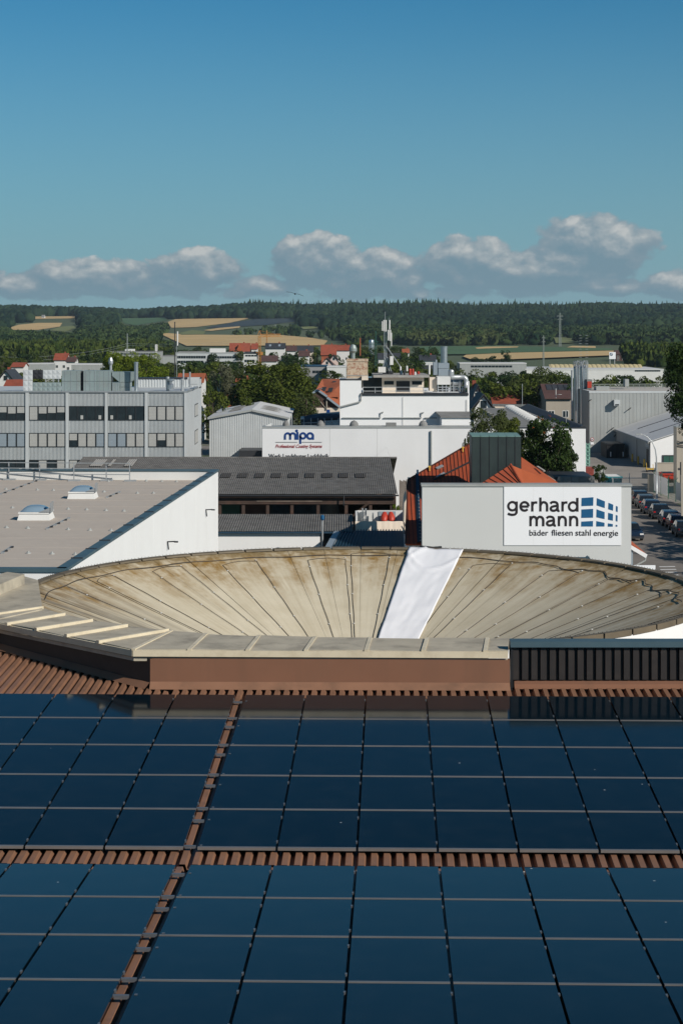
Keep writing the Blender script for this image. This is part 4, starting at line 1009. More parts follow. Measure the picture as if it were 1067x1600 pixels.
# ------------------------------------------------------------------ ribbed gable hall
Yg = 250.0; gh = thing('gabled_metal_hall', 'grey ribbed metal hall with a low pale gable roof beside the office building', 'building', (XA(390, Yg), Yg, 0))
xl, xm, xr = XA(327.5, Yg), XA(393.8, Yg), XA(449.3, Yg); ze, zr2 = ZA(653, Yg), ZA(641, Yg); D = 27
b = MB(); b.slab([(xl, Yg + .05, 0), (xr, Yg + .05, 0), (xr, Yg + .05, ze - .1), (xm, Yg + .05, zr2 - .1), (xl, Yg + .05, ze - .1)], (0, D - .1, 0))
n = 34
for i in range(n):
    x = xl + (xr - xl) * i / n; x2 = x + (xr - xl) / n * .5; tz = lambda q: ze + (zr2 - ze) * (1 - abs(q - xm) / ((xm - xl) if q < xm else (xr - xm))) - .12
    b.hexa([(x, Yg, 0), (x2, Yg, 0), (x2, Yg + .06, 0), (x, Yg + .06, 0), (x, Yg, tz(x)), (x2, Yg, tz(x2)), (x2, Yg + .06, tz(x2)), (x, Yg + .06, tz(x))])
b.corr((xr, Yg, 0), (0, D, 0), (0, 0, ze - .1), .35, .06, (1, 0, 0)); part(b, 'wall', 'grey_metal', gh)
b = MB()
for (xa, za, xb, zb_) in ((xl - .25, ze - .06, xm, zr2), (xm, zr2, xr + .25, ze - .06)):
    b.slab([(xa, Yg - .25, za), (xb, Yg - .25, zb_), (xb, Yg + D, zb_), (xa, Yg + D, za)], (0, 0, .12))
part(b, 'roof', 'roof_white', gh)
b = MB(); b.bar((xl - .25, Yg - .27, ze - .06), (xm, Yg - .27, zr2), .06, .26); b.bar((xm, Yg - .27, zr2), (xr + .25, Yg - .27, ze - .06), .06, .26); part(b, 'verge_trim', 'hall_metal', gh)
for k in range(5):
    b = MB(); t = .18 + .11 * k; x = xm + (xr - xm) * .45; b.tube([(x + (xr - xm) * .35 * math.cos(a), Yg + 7 + 2.6 * k, zr2 - .1 - .45 * (zr2 - ze) - .35 * (zr2 - ze) * math.cos(a) + .28 * math.sin(a)) for a in np.linspace(math.pi, 0, 8)], .09, 6); part(b, 'roof_light', 'roof_grey', gh)
for k in range(3):
    x = xl + (xm - xl) * .55; b = MB(); b.slab([(x - .8, Yg + 6 + 5 * k, ze + .42 * (zr2 - ze) + .14), (x + .8, Yg + 6 + 5 * k, ze + .74 * (zr2 - ze) + .14), (x + .8, Yg + 8.5 + 5 * k, ze + .74 * (zr2 - ze) + .14), (x - .8, Yg + 8.5 + 5 * k, ze + .42 * (zr2 - ze) + .14)], (0, 0, .12)); part(b, 'roof_light', 'roof_grey', gh)
b = MB(); b.box(xr - .02, xr + .08, Yg + 9, Yg + 17, ze - 6, ze - .8); part(b, 'sliding_door', 'blue_pipe', gh)
b = MB(); b.box(XA(374, Yg - 6), XA(415, Yg - 6), Yg - 6, Yg - .1, ZA(709, Yg - 6) - .4, ZA(704, Yg - 6)); part(b, 'canopy', 'dark_metal', gh)

# ------------------------------------------------------------------ white lettered hall and the tall white block
Ym = 200.0; mp = thing('lettered_white_hall', 'long low white hall with blue and red lettering on its front', 'building', (XA(570, Ym), Ym, 0))
zt = ZA(668, Ym); x0, x1 = XA(410, Ym), XA(738, Ym); b = MB(); b.box(x0, x1, Ym, Ym + 3.4, 0, zt - .06); part(b, 'wall', 'pale_wall', mp)
b = MB(); b.box(x0 - .05, x1 + .05, Ym - .06, Ym + 3.4, zt - .06, zt + .06); part(b, 'roof_edge', 'hall_metal', mp)
b = MB()
for x in (515, 589): b.box(XA(x, Ym), XA(x, Ym) + .03, Ym - .006, Ym + .01, 0, zt - .1)
part(b, 'wall_joint', 'blind', mp)
b = MB(); b.tube([P(673.5, 760, Ym - .15), P(673.5, 673, Ym - .15)], .09, 8); part(b, 'downpipe', 'hall_metal', mp)
b = MB(); b.slab([P(411, 667, Ym + 2), P(424, 667, Ym + 2), P(424, 661, Ym + 2)], (0, .4, 0)); part(b, 'roof_upstand', 'plaster_white', mp)
for (x, w) in ((553, 7), (661, 7), (501, 6), (447, 5)):
    b = MB(); Yd = Ym + 2; r = w * Yd / F; p = P(x, 669, Yd); b.lathe((p.x, p.y, zt + .05), [(r, 0), (r * .95, .25), (r * .6, .5), (.02, .62)], 14); part(b, 'roof_dome', 'roof_grey', mp)
b = MB(); rbox(b, 603, 619, 661, 668, Ym + 1.2, 1.2); part(b, 'roof_hatch', 'roof_grey', mp)
# logo drawn as round-cornered strokes: m i p a
def stroke(pts, w, Y):
    b = MB(); hw = w / 2
    L, R_ = [], []
    for i, p in enumerate(pts):
        a = pts[max(i - 1, 0)]; c = pts[min(i + 1, len(pts) - 1)]; dx, dy = c[0] - a[0], c[1] - a[1]; l = math.hypot(dx, dy) or 1; nx, ny = -dy / l * hw, dx / l * hw; L.append((p[0] + nx, p[1] + ny)); R_.append((p[0] - nx, p[1] - ny))
    n = len(pts); vs = [P(x, y, Y) for x, y in L] + [P(x, y, Y) for x, y in R_]; vs += [v + Vector((0, .02, 0)) for v in vs]
    for i in range(n - 1): b.f += [(i, i + 1, n + i + 1, n + i), (2 * n + i, 2 * n + n + i, 2 * n + n + i + 1, 2 * n + i + 1), (i, 2 * n + i, 2 * n + i + 1, i + 1), (n + i, n + i + 1, 3 * n + i + 1, 3 * n + i)]
    b.v = [tuple(v) for v in vs]; return b
def arc(cx, cy, r, a0, a1, n=10): return [(cx + r * math.cos(math.radians(a0 + (a1 - a0) * k / n)), cy - r * math.sin(math.radians(a0 + (a1 - a0) * k / n))) for k in range(n + 1)]
Yl = Ym - .03; W = 3.3
let = MB()
for s in ([(445.4, 687)] + arc(449.5, 681, 4.1, 180, 0) + [(453.6, 687)], arc(457.7, 681, 4.1, 180, 0) + [(461.8, 687)]):
    q = stroke(s, W, Yl); let.add(q.v, q.f)
o = part(let, 'letter', 'sign_navy', mp)
q = stroke([(465.0, 675), (465.0, 687)], W, Yl - .002); part(q, 'letter', 'sign_navy', mp)
q = ppoly(arc(463.6, 673.2, 2.3, 0, 340, 14), Yl); part(q, 'letter', 'sign_navy', mp)
q = stroke([(469.3, 693.5), (469.3, 681)] + arc(473.4, 681, 4.2, 180, -180, 18), W, Yl); part(q, 'letter', 'sign_navy', mp)
q = stroke(arc(484.6, 681.2, 4.4, 0, 360, 20), W, Yl); q2 = stroke([(489.2, 679), (489.2, 687)], W, Yl - .003); q.add(q2.v, q2.f); part(q, 'letter', 'sign_navy', mp)
part(pq(431, 464.8, 690.4, 691.2, Yl), 'letter_rule', 'sign_grey', mp); part(pq(472, 503, 690.4, 691.2, Yl), 'letter_rule', 'sign_grey', mp)
place_text('lettering', 'Professional Coating Systems', 'sign_red', mp, 430.5, 503.5, 699.6, 4.0, Yl, .012, .35)
place_text('lettering', 'Werk Landshuter Lackfabrik', 'sign_black', mp, 420, 514.5, 716.2, 5.6, Yl, .012)

Yk = 208.0; blk = thing('tall_white_block', 'tall white factory block behind the lettered hall with a roof terrace', 'building', (XA(630, Yk), Yk, 0))
z1, z2 = ZA(617, Yk), ZA(594, Yk); b = MB(); b.box(XA(531, Yk), XA(731, Yk), Yk, Yk + 26, 0, z1 - .05); b.box(XA(531, Yk), XA(564.5, Yk), Yk, Yk + 10, z1 - .05, z2); part(b, 'wall', 'white_wall', blk)
b = MB(); b.box(XA(563, Yk), XA(731.5, Yk), Yk - .12, Yk + .4, z1 - .06, z1 + .18); b.box(XA(530, Yk), XA(565, Yk), Yk - .05, Yk + .3, z2, z2 + .12); b.box(XA(729.5, Yk), XA(731.5, Yk), Yk + .4, Yk + 26, z1 - .06, z1 + .18); part(b, 'roof_edge', 'dark_metal', blk)
def tubeP(pts, r, Y, m, name, root, n=6): b = MB(); b.tube([P(x, y, Y) for x, y in pts], r, n); return part(b, name, m, root)
tubeP([(531, 636), (562, 628), (564, 626), (564, 616)], .10, Yk - .15, 'hall_metal', 'wall_pipe', blk)
for pts in ([(535, 653), (594.5, 653), (594.5, 645), (599, 643.8)], [(599.5, 653), (658, 653), (658, 645), (662, 644.5)], [(663, 653), (682, 653)]): tubeP(pts, .07, Yk - .12, 'hall_metal', 'wall_pipe', blk)
b = MB(); b.tube([P(729, 668, Yk - .1), P(729, 624, Yk - .1)], .03, 5); b.tube([P(629.5, 668, Yk - .1), P(629.5, 620, Yk - .1)], .02, 5); part(b, 'wall_seam', 'blind', blk)
# annex with a shed roof throwing a shadow on the wall
b = MB(); Ya = Yk - 4.3; za = ZA(653, Ya); b.box(XA(690, Ya), XA(735, Ya), Ya, Yk - .01, 0, za); part(b, 'annex_wall', 'white_wall', blk)
b = MB(); b.slab([(XA(688, Ya), Ya - .2, za + .02), (XA(738, Ya), Ya - .2, za + .02), (XA(738, Ya), Yk - .02, za + .35), (XA(683, Ya), Yk - .02, za + .35)], (0, 0, .15)); part(b, 'annex_roof', 'roof_grey', blk)
# roof terrace penthouse
Yt = 213.0; zf = z1 - .05
b = MB(); b.box(XA(597, Yt), XA(662, Yt), Yt, Yt + 9, zf, ZA(589.5, Yt)); part(b, 'penthouse_wall', 'plaster_cream', blk)
b = MB(); b.box(XA(583, Yt), XA(670, Yt), Yt - 1.2, Yt + 10, ZA(589.5, Yt) + .005, ZA(586, Yt)); part(b, 'penthouse_roof', 'fibre_light', blk)
for (xa, xb, ya, yb) in ((600, 615, 595.5, 601), (643.5, 659, 595.5, 601)):
    w_ = part(pq(xa, xb, ya, yb, Yt - .005, .05), 'window', 'window_dark', blk)
part(pq(619, 640, 595.5, 612, Yt - .005, .05), 'terrace_opening', 'black', blk)
b = MB(); b.box(XA(567, Yt), XA(597, Yt), Yt + 2, Yt + 8, zf, ZA(591, Yt)); part(b, 'terrace_opening', 'window_dark', blk)
b = MB(); 
for y in (605, 611): b.bar(P(567, y, Yt - 2), P(662, y, Yt - 2), .06, .06)
for x in (567, 586, 597, 619, 640, 661): b.bar(P(x, 614, Yt - 2.05), P(x, 604.6, Yt - 2.05), .06, .06)
part(b, 'terrace_railing', 'galv', blk)
b = MB(); rbox(b, 671, 682, 590, 611, Yt, 3); part(b, 'plant_box', 'plaster_cream', blk)
b = MB(); rbox(b, 682.8, 703.5, 588.5, 601, Yt - .5, 3.5); part(b, 'plant_box', 'plaster_white', blk)
b = MB()
for x in (684, 691, 697, 703): b.bar(P(x, 601, Yt - .3), P(x, 612, Yt - .3), .12, .12)
for y in (605, 609): b.bar(P(684, y, Yt - .3), P(703, y, Yt - .3), .1, .1)
part(b, 'plant_frame', 'galv', blk)
b = MB(); rbox(b, 676, 700, 604, 612, Yt + .8, 2); rbox(b, 704, 726, 607, 612, Yt + 1.5, 2); part(b, 'plant_base', 'dark_metal', blk)
b = MB()
for x in (704, 710, 716, 722, 727): b.bar(P(x, 612, Yt - 1), P(x, 604, Yt - 1), .06, .06)
b.bar(P(704, 604, Yt - 1), P(727, 604, Yt - 1), .06, .06); b.bar(P(704, 608, Yt - 1), P(727, 608, Yt - 1), .05, .05); part(b, 'terrace_railing', 'galv', blk)
pp = thing('exhaust_pipe', 'thick bent silver exhaust pipe at the right end of the white block roof', 'pipe', P(722, 612, Yt)); 
def bend(x0, y0, xc, yc, r, Y): return [P(xc + r * math.sin(a), yc - r * math.cos(a), Y) for a in np.linspace(0, math.pi / 2, 7)]
b = MB(); b.tube([P(704, 589.5, Yt)] + bend(0, 0, 723, 594.5, 5, Yt) + [P(728, 606, Yt)], .27, 12); part(b, 'pipe', 'galv', pp, smooth=True)
b = MB(); b.tube([P(704, 598, Yt + .6), P(722, 598, Yt + .6)], .36, 12); part(b, 'silencer', 'galv', pp, smooth=True)
for x in (708, 718): b = MB(); b.bar(P(x, 612, Yt + .2), P(x, 590, Yt + .2), .1, .1); part(b, 'support', 'galv', pp)
b = MB(); b.box(XA(728.5, Yt), XA(731, Yt), Yt - 2, Yt - 1.2, ZA(668, Yt), ZA(595, Yt)); part(b, 'riser', 'pale_wall', pp)
b = MB(); p = P(704.5, 588, Yt + 3); b.lathe((0, 0, 0), [(.33, 0), (.33, .55), (.28, .7), (.1, .78)], 14); o = b.build('roof_tank', M['galv'], local=True); o.location = p; tag(o, 'small round grey tank above the bent exhaust pipe', 'tank')
# rusty brick shaft
p = P(558, 593, Yk + 2); Yc = Yk + 2; sh = thing('brick_shaft', 'square shaft of rust stained pale brickwork on the white block roof', 'chimney', p)
b = MB(); rbox(b, 542, 574.6, 565, 591, Yc, 3.2); part(b, 'shaft_wall', 'brick_rust', sh)
for (y0, y1) in ((561, 564.8), (586, 587.2), (590.5, 593.5)):
    b = MB(); b.box(XA(541.3, Yc), XA(575.3, Yc), Yc - .06, Yc + 3.3, ZA(y1, Yc), ZA(y0, Yc)); part(b, 'shaft_band', 'fibre_light' if y0 != 561 else 'brick_rust', sh)
b = MB(); rbox(b, 565, 575, 587.5, 594, Yc - 1.2, 1.1); part(b, 'shaft_base', 'plaster_cream', sh)
pipe('roof_cowl', 'round green grey ventilation cowl on a stem behind the brick shaft', 'cowl', 551.5, 552, 566, 6.5, Yk + 5, 'duct_metal', 'hat')
# radio mast
Yr = 216.0; mast = thing('radio_mast', 'lattice radio mast with white mobile phone antennas on the white block roof', 'mast', P(603, 586, Yr)); 
b = MB()
def lat(b, xa, xb, y0, y1, n, Y, r=.04, d=None):
    d = d if d is not None else (xb - xa) * Y / F
    c = [(XA(xa, Y), Y), (XA(xb, Y), Y), (XA(xb, Y), Y + d), (XA(xa, Y), Y + d)]; za, zb_ = ZA(y1, Y), ZA(y0, Y)
    for x, y in c: b.bar((x, y, za), (x, y, zb_), r * 1.6, r * 1.6)
    for i in range(n):
        q0, q1 = za + (zb_ - za) * i / n, za + (zb_ - za) * (i + 1) / n
        for k in range(4):
            a, e = c[k], c[(k + 1) % 4]; b.bar((*a, q0), (*e, q1), r, r); b.bar((*a, q1), (*e, q1), r, r)
lat(b, 600.3, 603.8, 516, 580, 16, Yr); part(b, 'lattice', 'galv', mast)
b = MB(); b.tube([P(606.8, 586, Yr), P(606.8, 516, Yr)], .10, 8); part(b, 'pole', 'dark_metal', mast)
b = MB(); b.tube([P(601.5, 520, Yr), P(601.5, 487, Yr)], [.05, .02], 6); b.tube([P(607.5, 516, Yr), P(607.5, 496, Yr)], [.03, .015], 6); part(b, 'whip_antenna', 'galv', mast)
for (x, y0, y1, w) in ((597, 502, 517, 1.7), (599.6, 500, 517.5, 2.2), (602.6, 500, 518, 2.4), (608.5, 500, 515, 2.2), (606.5, 515.5, 532, 2.4), (609.6, 515.5, 533, 2.2), (611.3, 520, 541, 1.6)):
    b = MB(); r = w / 2 * Yr / F; p = P(x, y1, Yr - .3); b.lathe(p, [(r * .8, 0), (r, .05), (r, ZA(y0, Yr) - ZA(y1, Yr) - .05), (r * .8, ZA(y0, Yr) - ZA(y1, Yr))], 8); part(b, 'antenna', 'plaster_white', mast)
b = MB()
for (xa, ya, xb, yb) in ((603, 540, 625, 572), (602, 560, 596, 580), (605, 558, 611, 580), (603, 566, 600, 580), (604, 566, 608, 580)): b.bar(P(xa, ya, Yr - .2), P(xb, yb, Yr - .2), .10, .10)
part(b, 'stay', 'galv', mast)
part(pq(609, 614.2, 556.5, 570, Yr - .4, .4), 'equipment_box', 'plaster_white', mast)
b = MB(); rbox(b, 598, 614, 580, 587, Yr, 2); part(b, 'footing', 'dark_metal', mast)
b = MB(); rbox(b, 591, 602.5, 573.5, 582, Yt + .5, 1.4); o = b.build('equipment_cabinet', M['plaster_white'], loc=P(597, 582, Yt + .5)); tag(o, 'white equipment cabinet left of the radio mast foot', 'cabinet')
def drum(name, label, x, y0, y1, w, Y, m, cat='gas cylinder', grp=None):
    p = P(x, y1, Y); r = w / 2 * Y / F; h = ZA(y0, Y) - p.z; t = thing(name, label, cat, p, grp); b = MB(); b.lathe((0, 0, 0), [(r * .92, 0), (r, .06), (r, h * .78), (r * .8, h * .9), (r * .35, h * .95)], 12); b.build('body', M[m], t, local=True, smooth=False)
    b = MB(); b.lathe((0, 0, h * .95), [(r * .28, 0), (r * .28, h * .05), (r * .4, h * .06), (r * .1, h * .09)], 8); b.build('valve', M['dark_metal'], t, local=True); return t
drum('gas_cylinder', 'left one of the two tall red gas cylinders on the penthouse roof', 640.5, 575.5, 586, 4.2, Yt, 'red_paint', grp='red gas cylinders on the white block'); drum('gas_cylinder', 'right one of the two tall red gas cylinders on the penthouse roof', 644.8, 575.5, 586, 3.4, Yt, 'red_paint', grp='red gas cylinders on the white block'); drum('gas_cylinder', 'short red canister apart to the right of the red gas cylinders', 653.5, 580, 584.5, 4.2, Yt + .5, 'red_paint')
drum('white_canister', 'white canister above the blue drum on the penthouse roof', 625.5, 572, 579.5, 3, Yt + .4, 'plaster_white', 'canister'); drum('blue_drum', 'dark blue drum below the white canister on the penthouse roof', 626.5, 578.5, 585.5, 4, Yt, 'blue_pipe', 'drum'); drum('dark_drum', 'dark drum left of the red gas cylinders on the penthouse roof', 631.5, 577.5, 586, 3.2, Yt, 'dark_metal', 'drum')
drum('white_canister', 'white canister with orange top just left of the red gas cylinders', 635.5, 571, 580, 3.2, Yt + .6, 'plaster_white', 'canister'); drum('white_canister', 'low white canister between the red cylinders and the short red one', 648.4, 580.5, 586, 3, Yt, 'plaster_white', 'canister')
pipe('storage_silo', 'tall plain silver silo standing behind the white block', 'silo', 693.5, 541.5, 575, 10.5, 300.0, 'silver')
pipe('storage_silo', 'slim white vertical tank left of the blue roofed plant box', 'tank', 670.5, 570, 585, 3, 215.5, 'plaster_white')
b = MB(); rbox(b, 685, 701, 576, 587, 219, 3); rbox(b, 684.4, 701.5, 567.5, 575.5, 219, 3); b.tube([P(678, 586, 218.5), P(678, 566, 218.5)], .15, 8); b.tube([P(681, 586, 218.5), P(681, 562, 218.5)], .12, 8)
o = b.build('plant_unit', M['blind_blue'], loc=P(690, 587, 219)); tag(o, 'blue grey filter unit with pipes in front of the tall silver silo', 'filter unit')

# ------------------------------------------------------------------ brown corrugated shed
Ye, Yrg = 160.0, 184.0; sd = thing('corrugated_shed', 'long dark timber shed under a grey corrugated fibre cement roof', 'shed', (XA(480, Ye), Ye, 0))
ze, zg = ZA(773.5, Ye), ZA(715.3, Yrg); xa, xb = XA(130, Yrg), XA(620, Yrg); xb2 = XA(621, Ye)
sl = Vector((0, Yrg - Ye, zg - ze)); nrm = Vector((0, -(zg - ze), Yrg - Ye)).normalized()
for k in range(3):
    o = Vector((-35, Ye, ze)) + sl * (k / 3) + nrm * (.03 * (2 - k)); o.x = XA(128, Ye + 24) if k == 2 else XA(130, Ye + 12 * k / 1.5); o.x = XA(130, Yrg)
    b = MB(); b.corr(o, (xb2 - o.x, 0, 0), sl * (1.03 / 3), .177, .05, nrm, 'wave'); part(b, 'roof_course', 'fibre_cement', sd)
for x in (352.5, 379, 405.5, 431.5, 458, 484, 510.5, 536.5, 562.5):
    p = P(x, 744.5, (Ye + Yrg) / 2); t = (p.z - ze) / (zg - ze)
    c = Vector((XA(x, Ye + (Yrg - Ye) * .44), Ye, ze)) + sl * .46 + nrm * .10; b = MB(); b.corr(c - Vector((.42, 0, 0)) - sl * .055, (.88, 0, 0), sl * .115, .177, .05, nrm, 'wave'); part(b, 'roof_light_sheet', 'fibre_dark', sd)
for (x, w) in ((147, 20), (168, 5), (198, 14)):
    c = Vector((XA(x, Ye + 16), Ye, ze)) + sl * .72 + nrm * .09; b = MB(); b.corr(c - Vector((w * .028, 0, 0)), (w * .056, 0, 0), sl * .2, .177, .05, nrm, 'wave'); part(b, 'roof_light_sheet', 'fibre_light', sd)
b = MB(); b.tube([(xa, Yrg, zg + .0), (xb, Yrg, zg + .0)], .10, 8); part(b, 'ridge_cap', 'fibre_cement', sd)
b = MB(); b.bar((xa, Ye - .05, ze - .03), (xb2 + .1, Ye - .05, ze - .03), .14, .12); b.tube([(XA(537, Ye), Ye - .1, ze - .05), (XA(537, Ye), Ye - .1, ze - .9)], .06, 6); part(b, 'gutter', 'dark_metal', sd)
b = MB(); b.corr((xb2, Yrg, zg), (0, 18, 0), (0, 0, .02), 1, .01, (0, 0, 1)); b.slab([(xa, Yrg, zg - .05), (xb, Yrg, zg - .05), (xb, Yrg + 20, zg - 4), (xa, Yrg + 20, zg - 4)], (0, 0, .04)); part(b, 'roof', 'fibre_cement', sd)
zw = ZA(787, Ye + 1)
for k in range(5):
    b = MB(); h = (ze - .1 - zw) / 5; b.box(xa, xb2 - .15, Ye + .35 - .012 * (k % 2), Ye + .42, zw + h * k + .012, zw + h * (k + 1)); part(b, 'plank', 'timber_dark', sd)
b = MB(); b.box(XA(401, Ye), XA(503, Ye), Ye + .30, Ye + .34, ZA(784.5, Ye), ZA(782.8, Ye)); part(b, 'batten', 'timber_grey', sd)
b = MB(); b.box(xa, xb2 - .15, Ye + 9, Ye + 9.3, 0, ze + .3); b.box(xb2 - .4, xb2 - .12, Ye + .4, Yrg + 18, 0, ze - .1); part(b, 'back_wall', 'timber_dark', sd)
for x in (343, 380, 418, 456, 497, 541, 579, 612):
    b = MB(); b.box(XA(x, Ye) - .13, XA(x, Ye) + .13, Ye + .45, Ye + .7, 0, zw); part(b, 'post', 'timber_dark', sd)
for (x0, x1, c) in ((345, 375, 'green_paint'), (377, 415, 'tile_brown'), (417, 452, 'window_dark'), (455, 530, 'window_dark')):
    b = MB(); b.box(XA(x0, Ye + 4), XA(x1, Ye + 4), Ye + 4, Ye + 4.2, 0, zw); part(b, 'inner_gate', c, sd)

# low lean-to with white wall
Yf, Yq = 139.0, 148.0; ln = thing('lean_to_shed', 'white walled lean-to with a mossy corrugated roof in front of the timber shed', 'shed', (XA(450, Yf), Yf, 0))
zf_, zq = ZA(829.5, Yf), ZA(803.5, Yq); sl = Vector((0, Yq - Yf, zq - zf_)); nrm = Vector((0, -(zq - zf_), Yq - Yf)).normalized(); xa, xb = XA(290, Yf), XA(551, Yq)
b = MB(); b.corr((xa, Yf - .25, zf_ - .02), (xb - xa, 0, 0), sl * 1.02, .177, .05, nrm, 'wave'); part(b, 'roof', 'fibre_cement', ln)
b = MB(); b.box(xa, XA(500, Yf), Yf, Yf + .3, 0, zf_ - .16); b.box(XA(493, Yf), XA(500, Yf), Yf + .3, Yq, 0, zf_ - .16); part(b, 'wall', 'white_wall', ln)
b = MB(); b.box(xa, XA(551, Yf), Yf - .3, Yf - .16, zf_ - .15, zf_ - .03); part(b, 'gutter', 'blue_pipe', ln)
b = MB(); b.box(XA(549, Yq), XA(551.5, Yq), Yf + .4, Yq, 0, zq - .1); part(b, 'end_wall', 'timber_grey', ln)
# little blue lamp post
lp = thing('yard_lamp', 'slim grey yard post with a small blue head in front of the lean-to', 'lamp post', PZ(503.5, 859, 4.0) * 0 + P(503.5, 859, 136)); lp.location.z = 0; ORG[lp.name] = Vector(lp.location)
b = MB(); b.tube([(lp.location.x, 136, 0), P(503.8, 813, 136)], .07, 8); part(b, 'post', 'galv', lp)
b = MB(); b.lathe(P(503.8, 813, 136), [(.08, 0), (.14, .1), (.14, .3), (.05, .38)], 8); part(b, 'lamp_head', 'sign_blue', lp)

# dark blue ribbed roof
Yb0, Yb1 = 130.0, 140.0; bs = thing('blue_roof_annex', 'annex with a dark blue standing rib roof between lean-to and red roof', 'building', (XA(575, Yb0), Yb0, 0))
zb0, zb1 = ZA(858, Yb0), ZA(829, Yb1); up = Vector((0, Yb1 - Yb0, zb1 - zb0)); nrm = Vector((0, -up.z, up.y)).normalized()
xl0 = XA(513, Yb0); xr0 = XA(634, Yb0); n = 24; xl1 = XA(529, Yb1); xr1 = XA(634, Yb1)
b = MB()
b.slab([(xl0, Yb0, zb0), (xr0, Yb0, zb0), (xr1, Yb1, zb1), (xl1, Yb1, zb1)], nrm * -.12); part(b, 'roof', 'blue_sheet', bs)
for i in range(n + 1):
    t = i / n; b = MB(); a, c = Vector((xl0 + (xr0 - xl0) * t, Yb0, zb0)), Vector((xl1 + (xr1 - xl1) * t, Yb1, zb1)); b.bar(a + nrm * .05, c + nrm * .05, .07 if i else .5, .10, nrm); part(b, 'roof_rib', 'blue_sheet' if i else 'blind_blue', bs)
b = MB(); b.box(xl0 + .3, xr0 - .1, Yb0 + .4, Yb1 - .3, 0, zb0 - .15); part(b, 'wall', 'dark_metal', bs)

# covered trailer stall with red kayaks
Yc0 = 143.0; st = thing('canvas_stall', 'open box covered in pale canvas behind the dark blue roof', 'stall', (XA(595, Yc0), Yc0, 0))
z0, z1, z2 = ZA(828, Yc0), ZA(815, Yc0), ZA(797, Yc0 + 5); b = MB()
nx = 30
for j, (y, z) in enumerate(((Yc0, z0 - 3), (Yc0, z1), (Yc0 + .1, z1 + .02))):
    for i in range(nx + 1): x = XA(555, Yc0) + (XA(633, Yc0) - XA(555, Yc0)) * i / nx; b.v.append((x, y - .025 * math.sin(i * 1.9) * (1 if j == 0 else .4), z - (.012 * math.sin(i * .9) if j else 0)))
for j in range(2):
    for i in range(nx): b.f.append((j * (nx + 1) + i, j * (nx + 1) + i + 1, (j + 1) * (nx + 1) + i + 1, (j + 1) * (nx + 1) + i))
part(b, 'canvas_apron', 'plaster_cream', st, smooth=True)
b = MB(); Yd = Yc0 + 4; b.box(XA(558, Yd), XA(632, Yd), Yd, Yd + .1, 0, ZA(797.5, Yd)); b.box(XA(555, Yd), XA(558, Yd), Yc0 + .2, Yd + .1, 0, ZA(798, Yd)); b.box(XA(630.5, Yd), XA(633, Yd), Yc0 + .2, Yd + .1, 0, ZA(798, Yd)); part(b, 'canvas_wall', 'plaster_white', st)
b = MB(); b.box(XA(557, Yd), XA(632, Yd), Yc0 + .3, Yd, z1 - .5, z1 - .4); part(b, 'floor', 'roof_grey', st)
part(pq(591.5, 618, 799, 814.5, Yd - .01, .06), 'blue_sheet', 'blind_blue', st)
b = MB()
for (x, y0, y1) in ((566.5, 794, 813), (571.5, 794.5, 813), (582.5, 801, 813)): b.bar(P(x, y0, Yd - .4), P(x, y1, Yd - .4), .12, .12)
part(b, 'pole', 'galv', st)
for i, (x, lean) in enumerate(((599.5, 1.5), (611.5, -1.0))):
    b = MB(); pr = []
    a, c = P(x, 816, Yd - 1.0), P(x + lean, 801, Yd - .4)
    b.tube([a + (c - a) * t for t in np.linspace(0, 1, 9)], [.13 + .16 * math.sin(math.pi * (.12 + .85 * t)) for t in np.linspace(0, 1, 9)], 10)
    o = b.build('kayak', M['red_paint'], loc=a, smooth=True); tag(o, ['red kayak leaning left inside the canvas stall', 'red kayak leaning right inside the canvas stall'][i], 'kayak')
# leaning fence boards and parasol beside the red roof
fb = thing('board_fence', 'upright weathered board fence between the shed and the red roof', 'fence', (XA(630, 150), 150, 0))
for i in range(6):
    b = MB(); x = XA(624.5 + i * 2.0, 150); b.box(x - .045, x + .045, 150 - .02 * (i % 2), 150.03, 0, ZA(750 + (i % 3), 150)); part(b, 'plank', 'timber_grey', fb)
ps = thing('folded_parasol', 'folded cream parasol leaning by the left edge of the red roof', 'parasol', P(631.5, 815, 141)); b = MB(); b.tube([P(631.2, 816, 141), P(632.3, 796, 141), P(632.6, 778, 141), P(633, 768, 141)], [.10, .16, .13, .04], 9); part(b, 'canopy', 'plaster_cream', ps); b = MB(); b.tube([P(631, 828, 141), P(631.2, 815, 141)], .04, 6); part(b, 'pole', 'timber_grey', ps)

# ------------------------------------------------------------------ lettered sign wall and the red roof behind it
Yw = 123.0; mn = thing('sign_wall_building', 'light grey walled building carrying a big white sign lettered in black and blue', 'building', (XA(820, Yw), Yw, 0))
zt = ZA(760, Yw); xa, xb = XA(659.5, Yw), XA(985.5, Yw)
b = MB(); b.box(xa, xb, Yw, Yw + 1.2, 0, zt); part(b, 'wall', 'mann_wall', mn)
b = MB(); b.box(xa - .06, xb + .06, Yw - .07, Yw + 1.27, zt, zt + .13); part(b, 'wall_cap', 'hall_metal', mn)
Ysn = Yw - .03; part(pq(787, 970, 760.5, 852, Ysn, .025), 'sign_board', 'sign_white', mn); Yt_ = Ysn - .04
b = MB()
for x in (833, 879, 922): b.box(XA(x, Ysn), XA(x, Ysn) + .012, Ysn - .029, Ysn - .02, ZA(852, Ysn), ZA(760.5, Ysn))
part(b, 'board_joint', 'pale_wall', mn)
def el(cx, cy, rx, ry, a0, a1, n=22): return [(cx + rx * math.cos(math.radians(a0 + (a1 - a0) * k / n)), cy - ry * math.sin(math.radians(a0 + (a1 - a0) * k / n))) for k in range(n + 1)]
